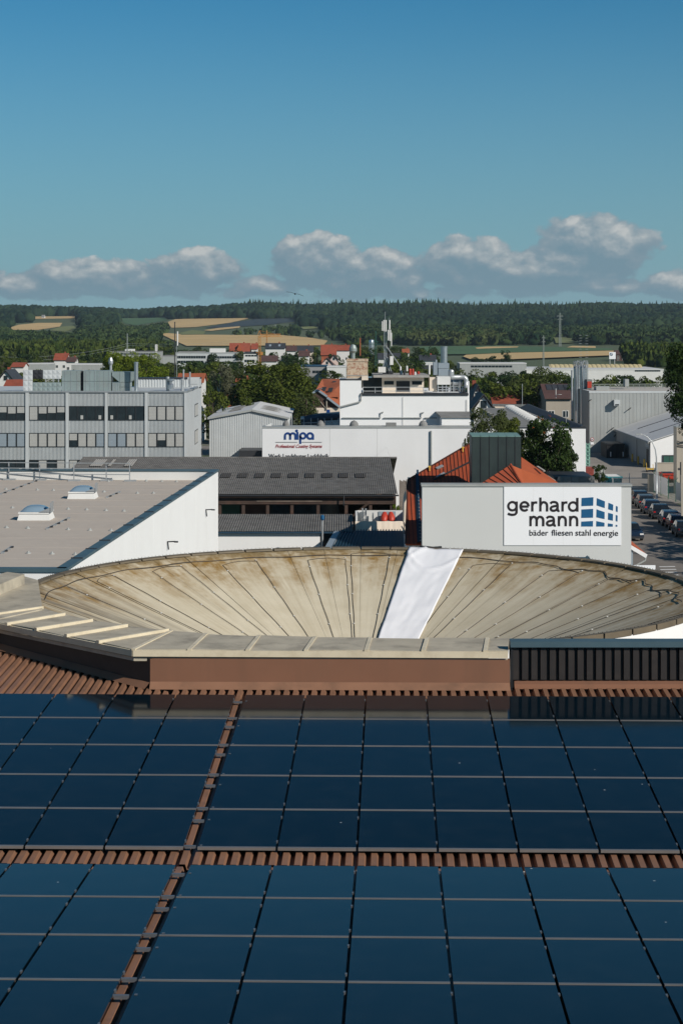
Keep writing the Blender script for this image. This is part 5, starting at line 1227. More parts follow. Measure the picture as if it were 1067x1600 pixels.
def smooth(pts, n=5): # rounded polyline through the points
    out = []; q = [pts[0]] + pts + [pts[-1]]
    for i in range(1, len(q) - 2):
        for k in range(n):
            t = k / n; a, b_, c, d_ = q[i - 1], q[i], q[i + 1], q[i + 2]
            out.append(tuple(.5 * (2 * b_[z] + (c[z] - a[z]) * t + (2 * a[z] - 5 * b_[z] + 4 * c[z] - d_[z]) * t * t + (3 * b_[z] - a[z] - 3 * c[z] + d_[z]) * t ** 3) for z in (0, 1)))
    return out + [pts[-1]]
A_STR = [smooth([(531, 122), (548, 107), (576, 104), (603, 114), (612, 140), (612, 188), (619, 203), (634, 203)]), smooth([(611, 146), (575, 151), (545, 161), (536, 180), (546, 197), (571, 202), (598, 192), (612, 168)])]
def sh(st, dx, dy): return [[(x + dx, y + dy) for x, y in q] for q in st]
def arch(x0, x1, ys, yt, yb): return smooth([(x0, ys), (x0 + 8, ys - 20), (x0 + 22, yt + 4), ((x0 + x1) / 2 + 4, yt), (x1 - 12, yt + 9), (x1, yt + 34), (x1, yb)])
WORD = [[el(103, 151, 47, 47, 0, 360), [(150, 98), (150, 200)], smooth([(150, 198), (148, 226), (132, 243), (104, 248), (76, 244), (52, 234)])],
        [[(195, 155), (284, 155)], el(240, 153, 45, 48, 0, 318)],
        [[(327, 98), (327, 211)], smooth([(327, 150), (334, 126), (352, 111), (383, 109)])],
        [[(418, 53), (418, 211)], arch(418, 493, 148, 106, 211)], A_STR,
        [[(668, 98), (668, 211)], smooth([(668, 150), (675, 126), (693, 111), (723, 109)])],
        [el(787, 155, 47, 48, 0, 360), [(835, 57), (835, 212)]],
        [[(307, 262), (307, 377)], arch(307, 376, 312, 271, 377), arch(376, 450, 312, 271, 377)], sh(A_STR, -42, 166),
        [[(627, 262), (627, 377)], arch(627, 703, 314, 271, 377)], [[(755, 262), (755, 377)], arch(755, 832, 314, 271, 377)]]
for st in WORD:
    lm = MB()
    for k, q in enumerate(st):
        q2 = stroke([(786 + x / 7.226, 770 + y / 7.226) for x, y in q], 3.65, Yt_ - .004 * k); o0 = len(lm.v); lm.v += q2.v; lm.f += [tuple(i_ + o0 for i_ in f_) for f_ in q2.f]
    part(lm, 'letter', 'sign_black', mn)
place_text('lettering', 'b\u00e4der', 'sign_black', mn, 826.8, 856.2, 836.8, None, Yt_, .002); place_text('lettering', 'fliesen', 'sign_black', mn, 861.2, 894.2, 836.8, None, Yt_, .002)
place_text('lettering', 'stahl', 'sign_black', mn, 898.6, 922.4, 836.8, None, Yt_, .002); place_text('lettering', 'energie', 'sign_black', mn, 926.8, 965.2, 837.2, None, Yt_, .002)
def ux(x): return 780 + x / 4.85
def uy(y): return 755 + y / 4.85
for q in ([(622, 112), (711, 106), (709, 170), (620, 174)], [(737, 113), (798, 138), (796, 188), (735, 168)], [(825, 148), (861, 163), (859, 208), (823, 197)], [(882, 172), (895, 178), (894, 219), (881, 213)],
          [(620, 199), (709, 194), (708, 261), (619, 263)], [(735, 198), (796, 219), (795, 272), (733, 258)], [(823, 224), (859, 234), (858, 284), (821, 276)], [(881, 240), (894, 246), (893, 291), (880, 286)],
          [(619, 291), (708, 286), (707, 328), (618, 328)], [(733, 287), (795, 300), (794, 328), (732, 328)], [(821, 304), (858, 310), (857, 329), (820, 329)], [(880, 315), (892, 317), (892, 329), (879, 329)]):
    part(ppoly([(ux(x), uy(y)) for x, y in q][::-1], Yt_, .02), 'logo_tile', 'sign_blue', mn)

rr = thing('red_roofed_house', 'building with a steep red seamed metal roof behind the sign wall', 'house', (XA(762, 136), 136, 0))
E0, tan30 = 125.0, .577; zE = ZA(850, E0)
def slope_pt(px, py):
    # z = zE + tan30*(Y-E0), and z = CZ-(py-H)Y/F
    Y = (CZ - zE + tan30 * E0) / (tan30 + (py - H) / F); return P(px, py, Y)
L0, L1, AP = slope_pt(633.5, 850), slope_pt(637, 750), slope_pt(762, 677)
FRr = slope_pt(890, 850); nr = Vector((0, -.5, .866))
FRr = Vector((XA(850, E0), E0, zE))
b = MB(); b.slab([L0, Vector((XA(800, E0), E0, zE)), AP, L1], nr * -.12); part(b, 'roof', 'red_roof', rr)
for i in range(40): # standing seams run straight down the slope
    x = L0.x + .25 + .262 * i
    # top limit: on edge L1-AP
    t = (x - L1.x) / (AP.x - L1.x)
    if t > 1: break
    top = L1 + (AP - L1) * max(t, 0); y0 = E0
    bot = Vector((x, E0, zE)); top = Vector((x, top.y, zE + tan30 * (top.y - E0)))
    m = MB(); m.bar(bot + nr * .015, top + nr * .015, .035, .05, nr); part(m, 'seam', 'seam_dark', rr)
m = MB(); m.bar(L1 + nr * .03, AP + nr * .03, .10, .06, nr); m.bar(L0 + nr * .03, L1 + nr * .03, .12, .06, nr); part(m, 'verge_trim', 'seam_dark', rr)
g1, g2 = slope_pt(676, 752), slope_pt(733, 724); m = MB(); m.bar(g1 + nr * .10, g2 + nr * .10, .05, .12, nr); part(m, 'snow_guard', 'dark_metal', rr)
for (xa_, ya_, xb_, yb_) in ((681.5, 733.5, 691.5, 729), (682.5, 747, 694.5, 740.5)):
    m = MB(); m.bar(slope_pt(xa_, ya_) + nr * .08, slope_pt(xb_, yb_) + nr * .08, .20, .08, nr); part(m, 'roof_tread', 'galv', rr)
for (x, y) in ((671, 736), (723, 706)):
    p = slope_pt(x, y); m = MB(); m.bar(p - Vector((0, .2, 0)), p + Vector((0, .1, .3)), .06, .06); m.obox(p + Vector((0, .1, .3)), (.09, 0, 0), (0, .05, 0), (0, 0, .05)); part(m, 'roof_hook', 'yellow', rr)
m = MB(); m.bar(slope_pt(652, 737) + nr * .12, slope_pt(656.5, 848) + nr * .12, .14, .10, nr); m.bar(slope_pt(650, 741) + nr * .06, slope_pt(653, 848) + nr * .06, .10, .06, nr); part(m, 'cable_tray', 'blue_pipe', rr)
for k in range(16):
    t = .3 + .7 * k / 15; p = slope_pt(652 + 4.5 * t, 737 + 111 * t); m = MB(); m.obox(p + nr * .19, (.05, 0, 0), (0, .05, 0), (0, 0, .012)); part(m, 'tray_cover', 'galv', rr)
m = MB(); m.slab([slope_pt(637, 807), slope_pt(650, 799.5), slope_pt(650, 816), slope_pt(635.5, 823)], nr * .02)
m2 = MB(); m2.box(L1.x, XA(800, 131), 131.8, 132.0, 0, zE + tan30 * 6.6); m2.box(L0.x + .1, L0.x + .3, E0 + .2, 131, 0, zE); m2.box(L0.x + .1, XA(800, E0), E0 + .3, E0 + .5, 0, zE - .1); part(m2, 'wall', 'plaster_white', rr)
# right-hand slope and the small front hip below the tower
Yh = 131.2
T0, HP = P(814, 714, 129.0), P(797, 726, 126.2); HF, RF = P(819, 764, 124.7), P(884, 764, 124.9)
m = MB(); m.add([HP, P(814, 733, 126.4), T0, P(872.5, 755, 126.2), RF, HF], [(0, 5, 4, 3, 2, 1)]); part(m, 'roof', 'orange_roof', rr)  # brighter orange than the front slopes: sunlight on this side put into the colour
m = MB(); m.add([HP, P(738, 764, 124.6), HF], [(0, 1, 2)]); part(m, 'roof', 'red_roof', rr)
for i in range(8):
    t = (i + .6) / 8; a = HP + (P(738, 764, 124.6) - HP) * t; e = P(738, 764, 124.6) + (HF - P(738, 764, 124.6)) * min(1, t * 1.0 + .30 * (1 - t)); m = MB(); e2 = P(738, 764, 124.6) + (HF - P(738, 764, 124.6)) * min(1, (1 - t) + .26); m.bar(a + Vector((0, -.02, .03)), e2 + Vector((0, -.02, .03)), .035, .05); part(m, 'seam', 'seam_dark', rr)
m = MB(); m.tube([HP + Vector((0, 0, .02)), HF + Vector((0, 0, .02))], .09, 6); part(m, 'hip_cap', 'red_roof', rr)
for (xa_, ya_, xb_, yb_) in ((839, 729, 850, 736), (854.5, 744, 866, 751.5)):
    m = MB(); m.bar(P(xa_, ya_, 127.4), P(xb_, yb_, 126.6), .16, .08); part(m, 'verge_tile', 'fibre_light', rr)
# dark green seamed tower
Yv = 126.5; tw = thing('roof_tower', 'dark green metal clad box tower with vertical seams on the red roof', 'tower', (XA(775, Yv), Yv, 6))
x0, x1 = XA(736.5, Yv), XA(813.6, Yv); zt2 = ZA(682, Yv); ytk = 1.75 
Ybk = 128.3; zt3_ = ZA(676.3, Ybk)
m = MB(); m.hexa([(x0, Yv + .02, 5), (x1, Yv + .02, 5), (x1, Ybk, 5), (XA(733, Ybk), Ybk, 5), (x0, Yv + .02, zt2 - .03), (x1, Yv + .02, zt2 - .03), (x1, Ybk, zt3_ - .03), (XA(733, Ybk), Ybk, zt3_ - .03)]); part(m, 'core', 'patina', tw)
xs = [736.5, 750.4, 764.2, 778.1, 791.2, 804.3, 813.6]
for i in range(6):
    m = MB(); a, e = XA(xs[i], Yv) + .02, XA(xs[i + 1], Yv) - .02; m.box(a, e, Yv - .015 - .006 * (i % 2), Yv + .015, 6.4 + 0 * i, zt2 - .02); part(m, 'cladding_panel', 'patina', tw)
    if i: m = MB(); m.box(XA(xs[i], Yv) - .014, XA(xs[i], Yv) + .014, Yv - .05, Yv + .015, 6.4, zt2); part(m, 'seam', 'dark_metal', tw)
    m = MB(); m.hexa([(a, Yv - .05, zt2 - .025), (e, Yv - .05, zt2 - .025), (e - .1 * (i == 5), Ybk, zt3_ - .025), (a - .08, Ybk, zt3_ - .025), (a, Yv - .05, zt2 + .02), (e, Yv - .05, zt2 + .02), (e - .1 * (i == 5), Ybk, zt3_ + .02), (a - .08, Ybk, zt3_ + .02)]); part(m, 'cap_panel', 'patina_lit', tw)
# dark seamed flat strip right of the roof
Yz = 140.0; m = MB(); dk = thing('dark_clad_parapet', 'low dark grey clad parapet right of the red roof', 'parapet', P(895, 757, Yz))
for (a, e) in ((866, 879), (879, 892), (892, 905), (905, 918), (918, 928.5)):
    m = MB(); m.slab([P(a + .25, 760, Yz), P(e - .25, 760, Yz), P(e - .25, 744.5, Yz), P(a + .25 + (6 if a == 866 else 0), 744.5, Yz)], (0, .3, 0)); part(m, 'cladding_panel', 'roof_grey', dk)
m = MB(); m.box(XA(866, Yz), XA(928, Yz), Yz + .3, Yz + 6, 0, ZA(746, Yz)); part(m, 'core', 'dark_metal', dk)
# small tiled eave and gutter at the right end of the wall
ev = thing('tiled_porch', 'small porch roof of orange tiles at the right end of the sign wall', 'porch', (XA(990, 125), 125, 0))
Y1 = 124.6; m = MB(); m.slab([P(984, 845.5, Y1 + 1.5), P(1000.5, 860, Y1 + 1.5), P(1010.5, 868.5, Y1), P(984, 850.5, Y1)], (0, 0, .08)); part(m, 'roof', 'orange_roof', ev)
m = MB(); m.slab([P(984, 851, Y1 - .01), P(1011, 866.5, Y1 - .01), P(1008.5, 872, Y1 - .01), P(984, 857.5, Y1 - .01)], (0, .05, 0)); part(m, 'eave_board', 'pale_wall', ev)
m = MB(); m.tube([P(1008, 872, Y1), P(1007, 876, Y1), P(992, 884, Y1), P(986, 886, Y1)], .06, 7); part(m, 'downpipe', 'hall_metal', ev)
m = MB(); m.box(XA(985.7, Y1), XA(988.5, Y1), Y1 + .1, Y1 + 2, 0, ZA(860, Y1)); part(m, 'post', 'blind_blue', ev)
Y2 = 118.0; sg = thing('small_white_sign', 'small white sign with a dark letter and a green peak by the street', 'sign', (XA(1005, Y2), Y2, 0))
part(pq(986, 1023, 883, 899, Y2, .08), 'sign_board', 'sign_white', sg); m = MB(); m.box(XA(990, Y2), XA(991, Y2), Y2, Y2 + .1, 0, ZA(890, Y2)); m.box(XA(1019, Y2), XA(1020, Y2), Y2, Y2 + .1, 0, ZA(890, Y2)); part(m, 'post', 'galv', sg)
part(ppoly([(1011, 893.5), (1018.5, 893.5), (1014.7, 887.5)], Y2 - .11), 'logo_peak', 'sign_green', sg); place_text('lettering', 'K', 'sign_black', sg, 1004.5, 1009, 894, None, Y2 - .1, .0)

# ------------------------------------------------------------------ white flat hall behind the trees
Yx = 200.1; wh = thing('white_flat_hall', 'white walled hall with a row of white roof lights behind the trees', 'building', (XA(830, Yx), Yx, 0))
zt = ZA(668.5, Yx); Ybk = F * (CZ - zt + .0) / (634 - H); xr0, xr1 = XA(914.5, Yx), XA(827, Ybk); xl0, xl1 = XA(738, Yx), XA(752, Ybk)
m = MB(); m.hexa([(xl0, Yx, 0), (xr0, Yx, 0), (xr1, Ybk, 0), (xl1, Ybk, 0), (xl0, Yx, zt - .5), (xr0, Yx, zt - .5), (xr1, Ybk, zt - .5), (xl1, Ybk, zt - .5)])
m.box(xl0, xr0, Yx, Yx + .3, zt - .5, zt - .05); part(m, 'wall', 'white_wall', wh)
m = MB(); m.hexa([(xl0, Yx + .3, zt - .49), (xr0 - .1, Yx + .3, zt - .49), (xr1, Ybk - .1, zt - .49), (xl1, Ybk - .1, zt - .49), (xl0, Yx + .3, zt - .3), (xr0 - .1, Yx + .3, zt - .3), (xr1, Ybk - .1, zt - .3), (xl1, Ybk - .1, zt - .3)]); part(m, 'roof', 'roof_grey', wh)
m = MB(); m.box(xl0, xr0 + .05, Yx - .06, Yx + .35, zt - .05, zt + .05); part(m, 'roof_edge', 'dark_metal', wh)
A1, A2 = Vector((xr0, Yx + .3, zt - .3)), Vector((xr1, Ybk, zt - .3))
m = MB(); o1 = Vector((-1.1, 0, 0)); m.hexa([A1 + o1, A1, A2, A2 + o1 * 1.3, A1 + Vector((-.35, 0, .5)), A1 + Vector((-.1, 0, .5)), A2 + Vector((-.1, 0, .55)), A2 + Vector((-.35, 0, .55))]); part(m, 'parapet_upstand', 'tile_dark', wh)  # dark tile colour carries the shade of the upstand's inner face
S1, S2 = PZ(838, 660, zt - .3), PZ(796, 636.5, zt - .3)
for k in range(14):
    p = S1 + (S2 - S1) * (k / 13); m = MB(); m.lathe((0, 0, 0), [(.6, 0), (.6, .12), (.5, .26), (.25, .33), (.02, .35)], 10)
    m.v = [(x * 1.3 + p.x, y * .9 + p.y, z + p.z) for x, y, z in m.v]; part(m, 'roof_light', 'plaster_white', wh)
m = MB(); a, c = PZ(753, 640, zt - .2), PZ(771, 651, zt - .2); m.bar(a, c, .3, .25); part(m, 'roof_upstand', 'fibre_light', wh); m = MB(); m.bar(PZ(770, 633, zt - .2), PZ(826, 634, zt - .2), .3, .35); part(m, 'roof_upstand', 'fibre_light', wh)
pipe('flag_pole', 'thin grey pole rising from the back of the grey flat roof', 'pole', 815.5, 600, 634, .9, 255)
pipe('flag_pole', 'thin grey pole at the right edge of the grey flat roof near the dark tree', 'pole', 884, 640, 664, .9, 200)

# ------------------------------------------------------------------ big grey hall, silos
Yv2 = 301.5; gr = thing('big_grey_hall', 'large streaked grey metal hall with a gravel roof and tan side', 'building', (XA(920, Yv2), Yv2, 0))
zt = ZA(611, Yv2); xc = XA(920.3, Yv2); Ysd = Yv2 * (920.3 - CX) / (894.5 - CX)
m = MB(); m.box(xc, 75, Yv2, Yv2 + .3, 0, zt - .3); 
for k in range(60): m.box(xc + .57 * k, xc + .57 * k + .30, Yv2 - .025, Yv2, 0, zt - .3)
part(m, 'front_wall', 'hall_metal', gr)
m = MB(); m.box(xc, xc + .25, Yv2 + .3, Ysd, 0, zt - .05); part(m, 'side_wall', 'hall_tan', gr)
m = MB(); yy = Yv2 + (Ysd - Yv2) * .52; m.box(xc - .06, xc, yy, yy + .25, 0, zt - .1); part(m, 'side_joint', 'dark_metal', gr)
m = MB(); m.box(xc - .05, 75, Yv2 - .06, Yv2 + .5, zt - .3, zt); m.box(xc - .08, xc + .4, Yv2 + .5, Ysd, zt - .05, zt); part(m, 'roof_edge', 'grey_metal', gr)
m = MB(); m.box(xc + .3, 75, Yv2 + .5, Ysd, zt - .5, zt - .02); part(m, 'roof_gravel', 'gravel_white', gr); gr.children[-1].data.materials[0] = M['roof_membrane']
m = MB(); rbox(m, 959, 968, 625, 634, Yv2 - 1.2, 1.2); part(m, 'wall_vent', 'grey_metal', gr); m = MB(); rbox(m, 960.5, 966.5, 631.5, 633.5, Yv2 - 1.22, .03); part(m, 'vent_slot', 'black', gr)
for (x, y) in ((923, 624), (985, 637), (958, 668), (963, 678)):
    p = P(x, y, Yv2); m = MB(); m.bar(p, p + Vector((-.5, -.6, -.35)), .12, .1); part(m, 'wall_lamp', 'dark_metal', gr)
rs = thing('round_road_sign', 'round red rimmed traffic sign with a white plate on the grey hall wall', 'sign', P(924.5, 690, Yv2 - .1)); Ys_ = Yv2 - .08
def disc(cx, cy, r, Y, d=.02, n=20): return ppoly([(cx + r * math.cos(2 * math.pi * k / n), cy - r * math.sin(2 * math.pi * k / n)) for k in range(n)], Y, d)
part(disc(924.5, 686.5, 2.9, Ys_), 'sign_rim', 'sign_red', rs); part(disc(924.5, 686.5, 2.0, Ys_ - .02), 'sign_face', 'sign_white', rs); part(pq(923.4, 925.6, 685.9, 687.2, Ys_ - .03), 'sign_symbol', 'sign_black', rs); part(pq(922, 927, 691, 694.6, Ys_), 'sign_plate', 'sign_white', rs)
m = MB(); Yq2 = Yv2 + 14
for y in (597.5, 600.5): m.bar(P(924, y + 3, Yq2), P(1060, y + 2.5, Yq2), .10, .10)
for x in range(926, 1060, 9): m.bar(P(x, 608, Yq2), P(x, 600, Yq2), .10, .10)
o = m.build('roof_railing', M['lattice'], loc=P(925, 608, Yq2)); tag(o, 'grey steel railing along the gravel roof of the big grey hall', 'railing')
m = MB(); rbox(m, 931, 951, 604, 610.5, Yv2 + 4, 3); rbox(m, 976, 982, 592.5, 604, Yv2 + 10, 2.0); o = m.build('roof_unit', M['hall_metal'], loc=P(941, 610, Yv2 + 4)); tag(o, 'long grey ventilation unit on the gravel roof of the big grey hall', 'ventilation unit')
bx = thing('red_roof_hut', 'small hut with a red door beside the silos', 'hut', P(920.5, 606, Yv2 + 8)); m = MB(); rbox(m, 916.5, 924.5, 593, 608, Yv2 + 8.05, 2); part(m, 'wall', 'roof_grey', bx); part(pq(917.3, 923.6, 596, 606, Yv2 + 8.0, .04), 'door', 'red_paint', bx)
for i, (x, w, y0, l) in enumerate(((901.5, 12, 575, 'left silo of the two silver silos, partly hidden by the other'), (911.3, 12, 575, 'right silo of the two silver silos, in front of the other'))):
    Ys2 = 315 - 3 * i; p = P(x, 609, Ys2); t = thing('silver_silo', l, 'silo', (p.x, p.y, 0), 'silver silos by the grey hall'); r = w / 2 * Ys2 / F; zt3 = ZA(y0, Ys2)
    m = MB(); m.lathe((0, 0, 0), [(r, 4), (r, zt3), (r * .6, zt3 + .4), (.05, zt3 + .6)], 20); m.build('shell', M['silver'], t, local=True, smooth=False)
    m = MB(); 
    for q in range(14): a = 2 * math.pi * q / 14; m.bar((r * math.cos(a), r * math.sin(a), zt3), (r * math.cos(a), r * math.sin(a), zt3 + 1.1), .05, .05)
    m.tube([(r * math.cos(a), r * math.sin(a), zt3 + 1.1) for a in np.linspace(0, 2 * math.pi, 20, endpoint=False)], .04, 5, True); m.build('guard_rail', M['galv'], t, local=True)
    m = MB(); m.tube([(-r * .5, -r * .9, 6), (-r * .5, -r * .9, zt3 + .6)] + [(-r * .5 + .5 * math.sin(a) * r, -r * .9, zt3 + .6 + .7 * math.sin(a)) for a in np.linspace(.2, 2.6, 7)], .09, 7); m.bar((r * .3, -r * 1.08, 5), (r * .3, -r * 1.08, zt3 + 1), .05, .05); m.bar((r * .3 + .45, -r * 1.05, 5), (r * .3 + .45, -r * 1.05, zt3 + 1), .05, .05)
    for q in range(24): m.bar((r * .3, -r * 1.08, 8 + q * .45), (r * .3 + .45, -r * 1.06, 8 + q * .45), .04, .04)
    m.build('ladder', M['galv'], t, local=True)
pipe('silo_flue', 'tall grey flue pair left of the silver silos', 'flue', 893, 579, 655, 3.0, 306)

# white hall at right
Y1 = 268.0; xh = XA(1015.5, Y1); z1 = ZA(690, Y1); wr_ = thing('white_right_hall', 'white hall with a pale sheet roof standing against the big grey hall', 'building', (xh, Y1, 0))
xrg = xh + 9.5; zrg = z1 + 9.5 * .33
m = MB(); m.slab([(xh, Y1, 0), (xrg, Y1, 0), (xrg, Y1, zrg - .06), (xh, Y1, z1 - .06)], (0, .2, 0)); m.slab([(xrg, Y1, 0), (xrg + 9.5, Y1, 0), (xrg + 9.5, Y1, z1 - .06), (xrg, Y1, zrg - .06)], (0, .2, 0)); part(m, 'gable_wall', 'white_wall', wr_)
m = MB(); m.box(xh - .02, xh + .2, Y1 + .2, Yv2 - .1, 0, z1 - .08); part(m, 'side_wall', 'hall_metal', wr_)
for k in range(3):
    ya, yb = Y1 - .3 + (Yv2 - .1 - Y1) * k / 3, Y1 - .3 + (Yv2 - .1 - Y1) * (k + .985) / 3; m = MB(); m.slab([(xh - .3, ya, z1 - .08), (xrg, ya, zrg), (xrg, yb, zrg), (xh - .3, yb, z1 - .08)], (0, 0, .10)); part(m, 'roof_sheet', 'roof_white', wr_)
    if k: m = MB(); m.bar((xh + 1.6, ya - .2, z1 + .65), (xrg, ya - .2, zrg + .08), .35, .12); part(m, 'roof_light', 'dark_metal', wr_)
m = MB(); m.slab([(xrg, Y1 - .3, zrg), (xrg + 9.8, Y1 - .3, z1 - .08), (xrg + 9.8, Yv2 - .1, z1 - .08), (xrg, Yv2 - .1, zrg)], (0, 0, .10)); part(m, 'roof_sheet', 'roof_white', wr_)
m = MB(); m.bar((xh - .32, Y1 - .3, z1 - .15), (xh - .32, Yv2 - .1, z1 - .15), .12, .2); part(m, 'gutter', 'hall_metal', wr_)
m = MB(); yd = Y1 + 1.5; m.box(xh - .08, xh - .01, yd, yd + 1.6, 0, 2.5); part(m, 'door', 'black', wr_)
m = MB(); m.box(xh - .06, xh - .01, Y1 + 12, Y1 + 12.25, 0, z1 - .2); part(m, 'side_joint', 'dark_metal', wr_)
m = MB(); m.box(xh - .5, xh - .05, Y1 + .6, Y1 + 1.1, z1 - .8, z1 - .2); part(m, 'wall_box', 'grey_metal', wr_)
m = MB(); m.box(XA(1035, Y1), XA(1055, Y1), Y1 - .08, Y1 - .01, ZA(735, Y1), ZA(712.5, Y1)); gt = part(m, 'gate', 'green_paint', wr_); m = MB(); m.box(XA(1034, Y1), XA(1056, Y1), Y1 - .12, Y1 - .01, ZA(712.5, Y1), ZA(711, Y1)); m.box(XA(1034, Y1), XA(1036, Y1), Y1 - .12, Y1 - .085, 0, ZA(712.5, Y1)); m.box(XA(1044.7, Y1), XA(1045.3, Y1), Y1 - .10, Y1 - .085, 0, ZA(712.5, Y1)); part(m, 'gate_frame', 'dark_metal', gt)
# beige block at the right edge
Y3 = 226.0; bb = thing('beige_block', 'plain beige building at the right edge of the picture', 'building', (XA(1056.5, Y3), Y3, 0)); m = MB(); m.box(XA(1056.5, Y3), 75, Y3, Y3 + 2.2, 0, ZA(668, Y3)); part(m, 'wall', 'hall_tan', bb); m = MB(); m.box(XA(1056, Y3), 75, Y3 - .06, Y3 + 2.2, ZA(668, Y3), ZA(666.5, Y3)); part(m, 'roof_edge', 'hall_metal', bb)
m = MB(); m.tube([P(1057, 689, Y3 - .2), P(1062, 691, Y3 - .2), P(1070, 690, Y3 - .2)], .08, 6); m.tube([P(1057, 695, Y3 - .2), P(1070, 697, Y3 - .2)], .07, 6); part(m, 'hanging_cable', 'dark_metal', bb)
m = MB(); m.bar(P(1062.5, 775, Y3 - 2), P(1062.5, 722, Y3 - 2), .14, .14); m.obox(P(1060, 733, Y3 - 2), (.12, 0, 0), (0, .12, 0), (0, 0, .12)); o = m.build('floodlight_pole', M['dark_metal'], loc=PZ(1062.5, 775, 0) * 0 + P(1062.5, 775, Y3 - 2)); tag(o, 'dark pole with a small floodlight in front of the beige block', 'pole')

# ------------------------------------------------------------------ street, yard, kerbs, fence, gate
def sheet(name, pts, z, m, **k):
    b = MB(); b.add([(x, y, z) for x, y in pts], [tuple(range(len(pts)))]); o = b.build(name, M[m]); return tag(o, kind='structure')
sheet('street', [(17, 95), (40, 95), (35.2, 214), (25.5, 214)], .02, 'asphalt')
sheet('yard', [(22, 214), (36, 214), (37.9, 268), (37.9, 301), (20, 301), (18, 230)], .024, 'concrete'); sheet('yard', [(36, 214), (80, 200), (80, 300), (37.9, 300)], .028, 'concrete')
sheet('pavement', [(37.3, 120), (40.5, 120), (36.9, 214), (35.4, 214)], .12, 'concrete')
b = MB(); b.bar((37.3, 120, .06), (35.35, 214, .06), .16, .15); struct('kerb', b, M['kerb'])
for k in range(6):
    a = PZ(1030 + k * 1.5, 886 + k * 4.4, .03); b = MB(); b.slab([a, a + Vector((1.3, .15, 0)), a + Vector((1.3, .55, 0)), a + Vector((0, .4, 0))], (0, 0, .004)); tag(b.build('road_marking', M['paint_white'], loc=a), kind='structure')
gp = PZ(985, 765, 0); gate = thing('sliding_gate', 'long grey wire sliding gate across the yard entrance behind the sign wall', 'gate', (XA(970, 232), 232, 0)); Yg2 = 232.0
x0, x1 = XA(955, Yg2), XA(1013, Yg2); zt = ZA(747, Yg2)
b = MB()
for z in (.25, zt): b.bar((x0, Yg2, z), (x1, Yg2, z), .10, .10)
for x in (982.5, 1012.5, 957): b.bar((XA(x, Yg2), Yg2, .2), (XA(x, Yg2), Yg2, zt + (.6 if x == 982.5 else 0)), .10, .10)
part(b, 'gate_frame', 'galv', gate)
for i in range(44):
    x = x0 + (x1 - x0) * (i + .5) / 44; b = MB(); b.bar((x, Yg2, .3), (x, Yg2, zt - .05), .016, .016); part(b, 'bar', 'galv', gate)
b = MB(); b.box(XA(1002, Yg2), XA(1011, Yg2), Yg2 - .06, Yg2 - .03, ZA(748, Yg2), ZA(739, Yg2)); o = b.build('notice_board', M['hall_metal'], loc=P(1006, 748, Yg2)); tag(o, 'grey notice board on the sliding gate', 'board')
gpst = thing('gate_pillar', 'brown grey concrete pillar at the right end of the sliding gate', 'pillar', (XA(1017, 229), 229, 0)); b = MB(); b.box(XA(1013.5, 229), XA(1020, 229), 229, 230.2, 0, ZA(742, 229)); part(b, 'shaft', 'hall_tan', gpst); b = MB(); b.box(XA(1013, 229), XA(1020.5, 229), 228.9, 230.3, ZA(742, 229), ZA(741, 229)); part(b, 'cap', 'fibre_light', gpst)
fn = thing('street_fence', 'dark mesh fence with banners along the right side of the street', 'fence', (38.2, 190, 0))
fa, fb_ = Vector((XA(1021, 227), 227, 0)), Vector((41.5, 130, 0)); nf = 26
for i in range(nf):
    p = fa + (fb_ - fa) * (i / (nf - 1)); b = MB(); b.bar(p, p + Vector((0, 0, 2.5)), .08, .08); b.bar(p + Vector((0, 0, 2.5)), p + Vector((.25, 0, 2.75)), .06, .06); part(b, 'post', 'green_paint', fn)
for i in range(nf - 1):
    p, q = fa + (fb_ - fa) * (i / (nf - 1)), fa + (fb_ - fa) * ((i + 1) / (nf - 1)); b = MB()
    for k in range(9): b.bar(p + Vector((0, 0, .15 + .27 * k)), q + Vector((0, 0, .15 + .27 * k)), .015, .015)
    for k in range(1, 14): a = p + (q - p) * (k / 14); b.bar(a + Vector((0, 0, .1)), a + Vector((0, 0, 2.4)), .012, .012)
    part(b, 'mesh_panel', 'green_paint', fn)
for (i, m_) in ((0, 'pale_wall'), (1, 'pale_wall'), (3, 'blind_blue'), (4, 'pale_wall')):
    p, q = fa + (fb_ - fa) * ((i + .06) / (nf - 1)), fa + (fb_ - fa) * ((i + .94) / (nf - 1)); n_ = Vector((-.06, 0, 0)); b = MB(); b.slab([p + n_ + Vector((0, 0, .35)), q + n_ + Vector((0, 0, .35)), q + n_ + Vector((0, 0, 2.3)), p + n_ + Vector((0, 0, 2.3))], (.02, 0, 0)); part(b, 'banner', m_, fn)
# street lamp
q = PZ(1025.3, 783, 0); sl_ = thing('street_lamp', 'tall curved grey street lamp beside the parked cars', 'street lamp', q); Yl2 = q.y
b = MB(); pts = [(1025.3, 783), (1025.2, 740), (1024.8, 715), (1023, 702), (1018.5, 691), (1011, 683), (1003, 678.8), (997.5, 678)]; b.tube([P(x, y, Yl2) for x, y in pts], [.11, .10, .08, .07, .06, .05, .05, .045], 8); part(b, 'post', 'galv', sl_, smooth=True)
b = MB(); b.obox(P(996.5, 678.3, Yl2), (.28, 0, .03), (0, .12, 0), (0, 0, .06)); part(b, 'lamp_head', 'hall_metal', sl_)
b = MB(); q2 = PZ(1066, 800, 0); b.bar(P(1065, 806, 150), P(1064, 742, 150), .14, .14); o = b.build('timber_pole', M['hall_tan'], loc=P(1065, 806, 150)); tag(o, 'pale timber pole at the right picture edge by the fence', 'pole')

